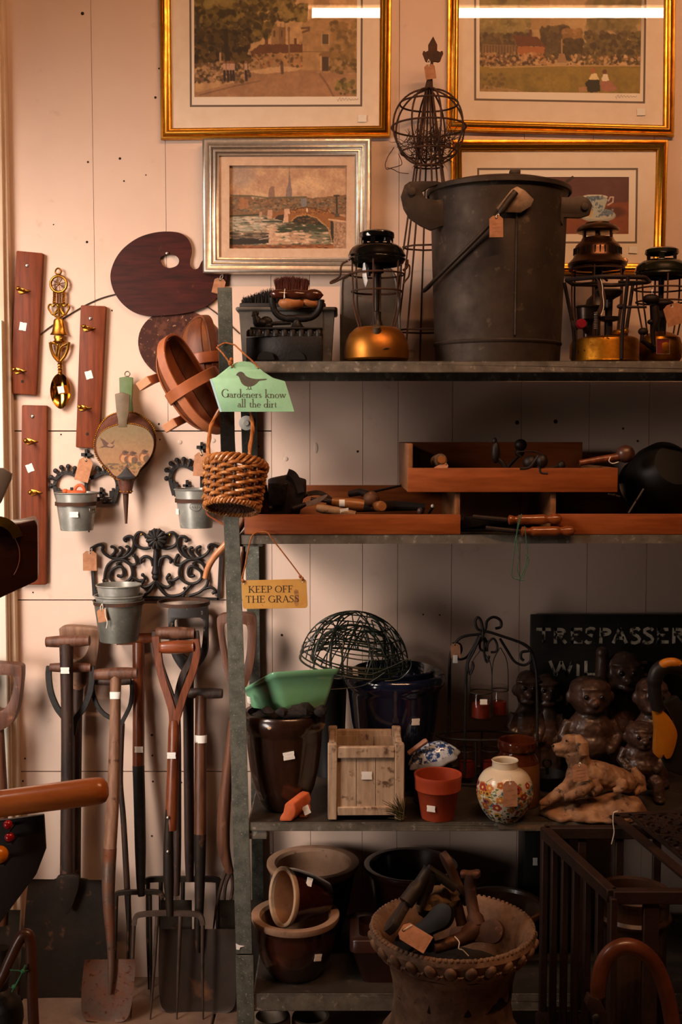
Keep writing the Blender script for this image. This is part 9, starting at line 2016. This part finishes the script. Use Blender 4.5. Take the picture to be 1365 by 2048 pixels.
b = MB(); pl = [(1160, 735), (1205, 745), (1270, 800), (1325, 900), (1325, 980), (1290, 1090), (1262, 1112), (1245, 1110), (1228, 1080), (1212, 1108), (1180, 1100), (1165, 1060), (1172, 900)]
b.prism(PS(q(pl), Y - .008, 3, True), t=V((0, .022, 0))); b.build('yellow_handle', yl, t, bevel=.005)
b = MB(); b.prism(PP(q([(1235, 700), (1330, 640), (1450, 800), (1450, 1240), (1380, 1250), (1250, 1200), (1215, 1110), (1260, 1100), (1330, 960), (1310, 830)]), Y + .004), t=V((0, .02, 0))); b.build('black_body', bk, t, bevel=.004)
p = P(1392, 1545, Y + .01); b = MB(); b.tube([p, V((p.x, p.y, gz + .034))], [.012, .010], 12); b.build('shaft', bk, t)
# ================= light and camera
tubem = mat('tube_emit', '#ffffff', rough=.5, emit='#ffc08e', estr=TUBE)
ct = thing('ceiling_light', 'long fluorescent ceiling tube hanging in front of the shelves', 'lamp', (.68, -1.9, 3.2))
tb = MB(); tb.tube([(-.12, -1.9, 3.205), (1.5, -1.9, 3.205)], .019, 12); tb.build('tube', tubem, ct)
bt = MB(); bt.box((.69, -1.9, 3.265), (1.76, .06, .075)); bt.box((-.15, -1.9, 3.21), (.03, .04, .06)); bt.box((1.53, -1.9, 3.21), (.03, .04, .06))
bt.build('batten', mat('batten_white', '#d8d0c4', rough=.5), ct, bevel=.003)
def area(name, loc, target, sx, sy, power, col):
 l = bpy.data.lights.new(name, 'AREA'); l.shape = 'RECTANGLE'; l.size = sx; l.size_y = sy; l.energy = power; l.color = col
 o = bpy.data.objects.new(name, l); C.objects.link(o); o.location = loc
 o.rotation_euler = (V(target) - V(loc)).to_track_quat('-Z', 'Z').to_euler(); return o
wl = area('window_light', (-1.3, -1.15, 2.0), (-.38, 0, 1.25), .5, .8, WIN, (1, .815, .70)); wl.data.spread = R(96)
fl = area('fill_light', (-1.6, -1.8, .82), (-.32, 0, .78), .5, .9, FILL, (1, .87, .78)); fl.data.spread = R(56)  # unseen fill lamp, added to brighten the wall behind the lower shelves; no door
w = bpy.data.worlds.new('World'); bpy.context.scene.world = w; w.use_nodes = True
w.node_tree.nodes['Background'].inputs[0].default_value = (1, .6, .4, 1); w.node_tree.nodes['Background'].inputs[1].default_value = AMB
cam = bpy.data.cameras.new('Camera'); co = bpy.data.objects.new('Camera', cam); C.objects.link(co)
cam.sensor_fit = 'VERTICAL'; cam.sensor_height = 36; cam.lens = F / 2048 * 36
co.location = (0, CAMY, CAMH); co.rotation_euler = (R(90) - PITCH, 0, 0)
sc = bpy.context.scene; sc.camera = co
sc.view_settings.view_transform = 'Standard'; sc.view_settings.look = 'None'; sc.view_settings.gamma = 1; sc.view_settings.use_curve_mapping = False
sc.view_settings.exposure = 0
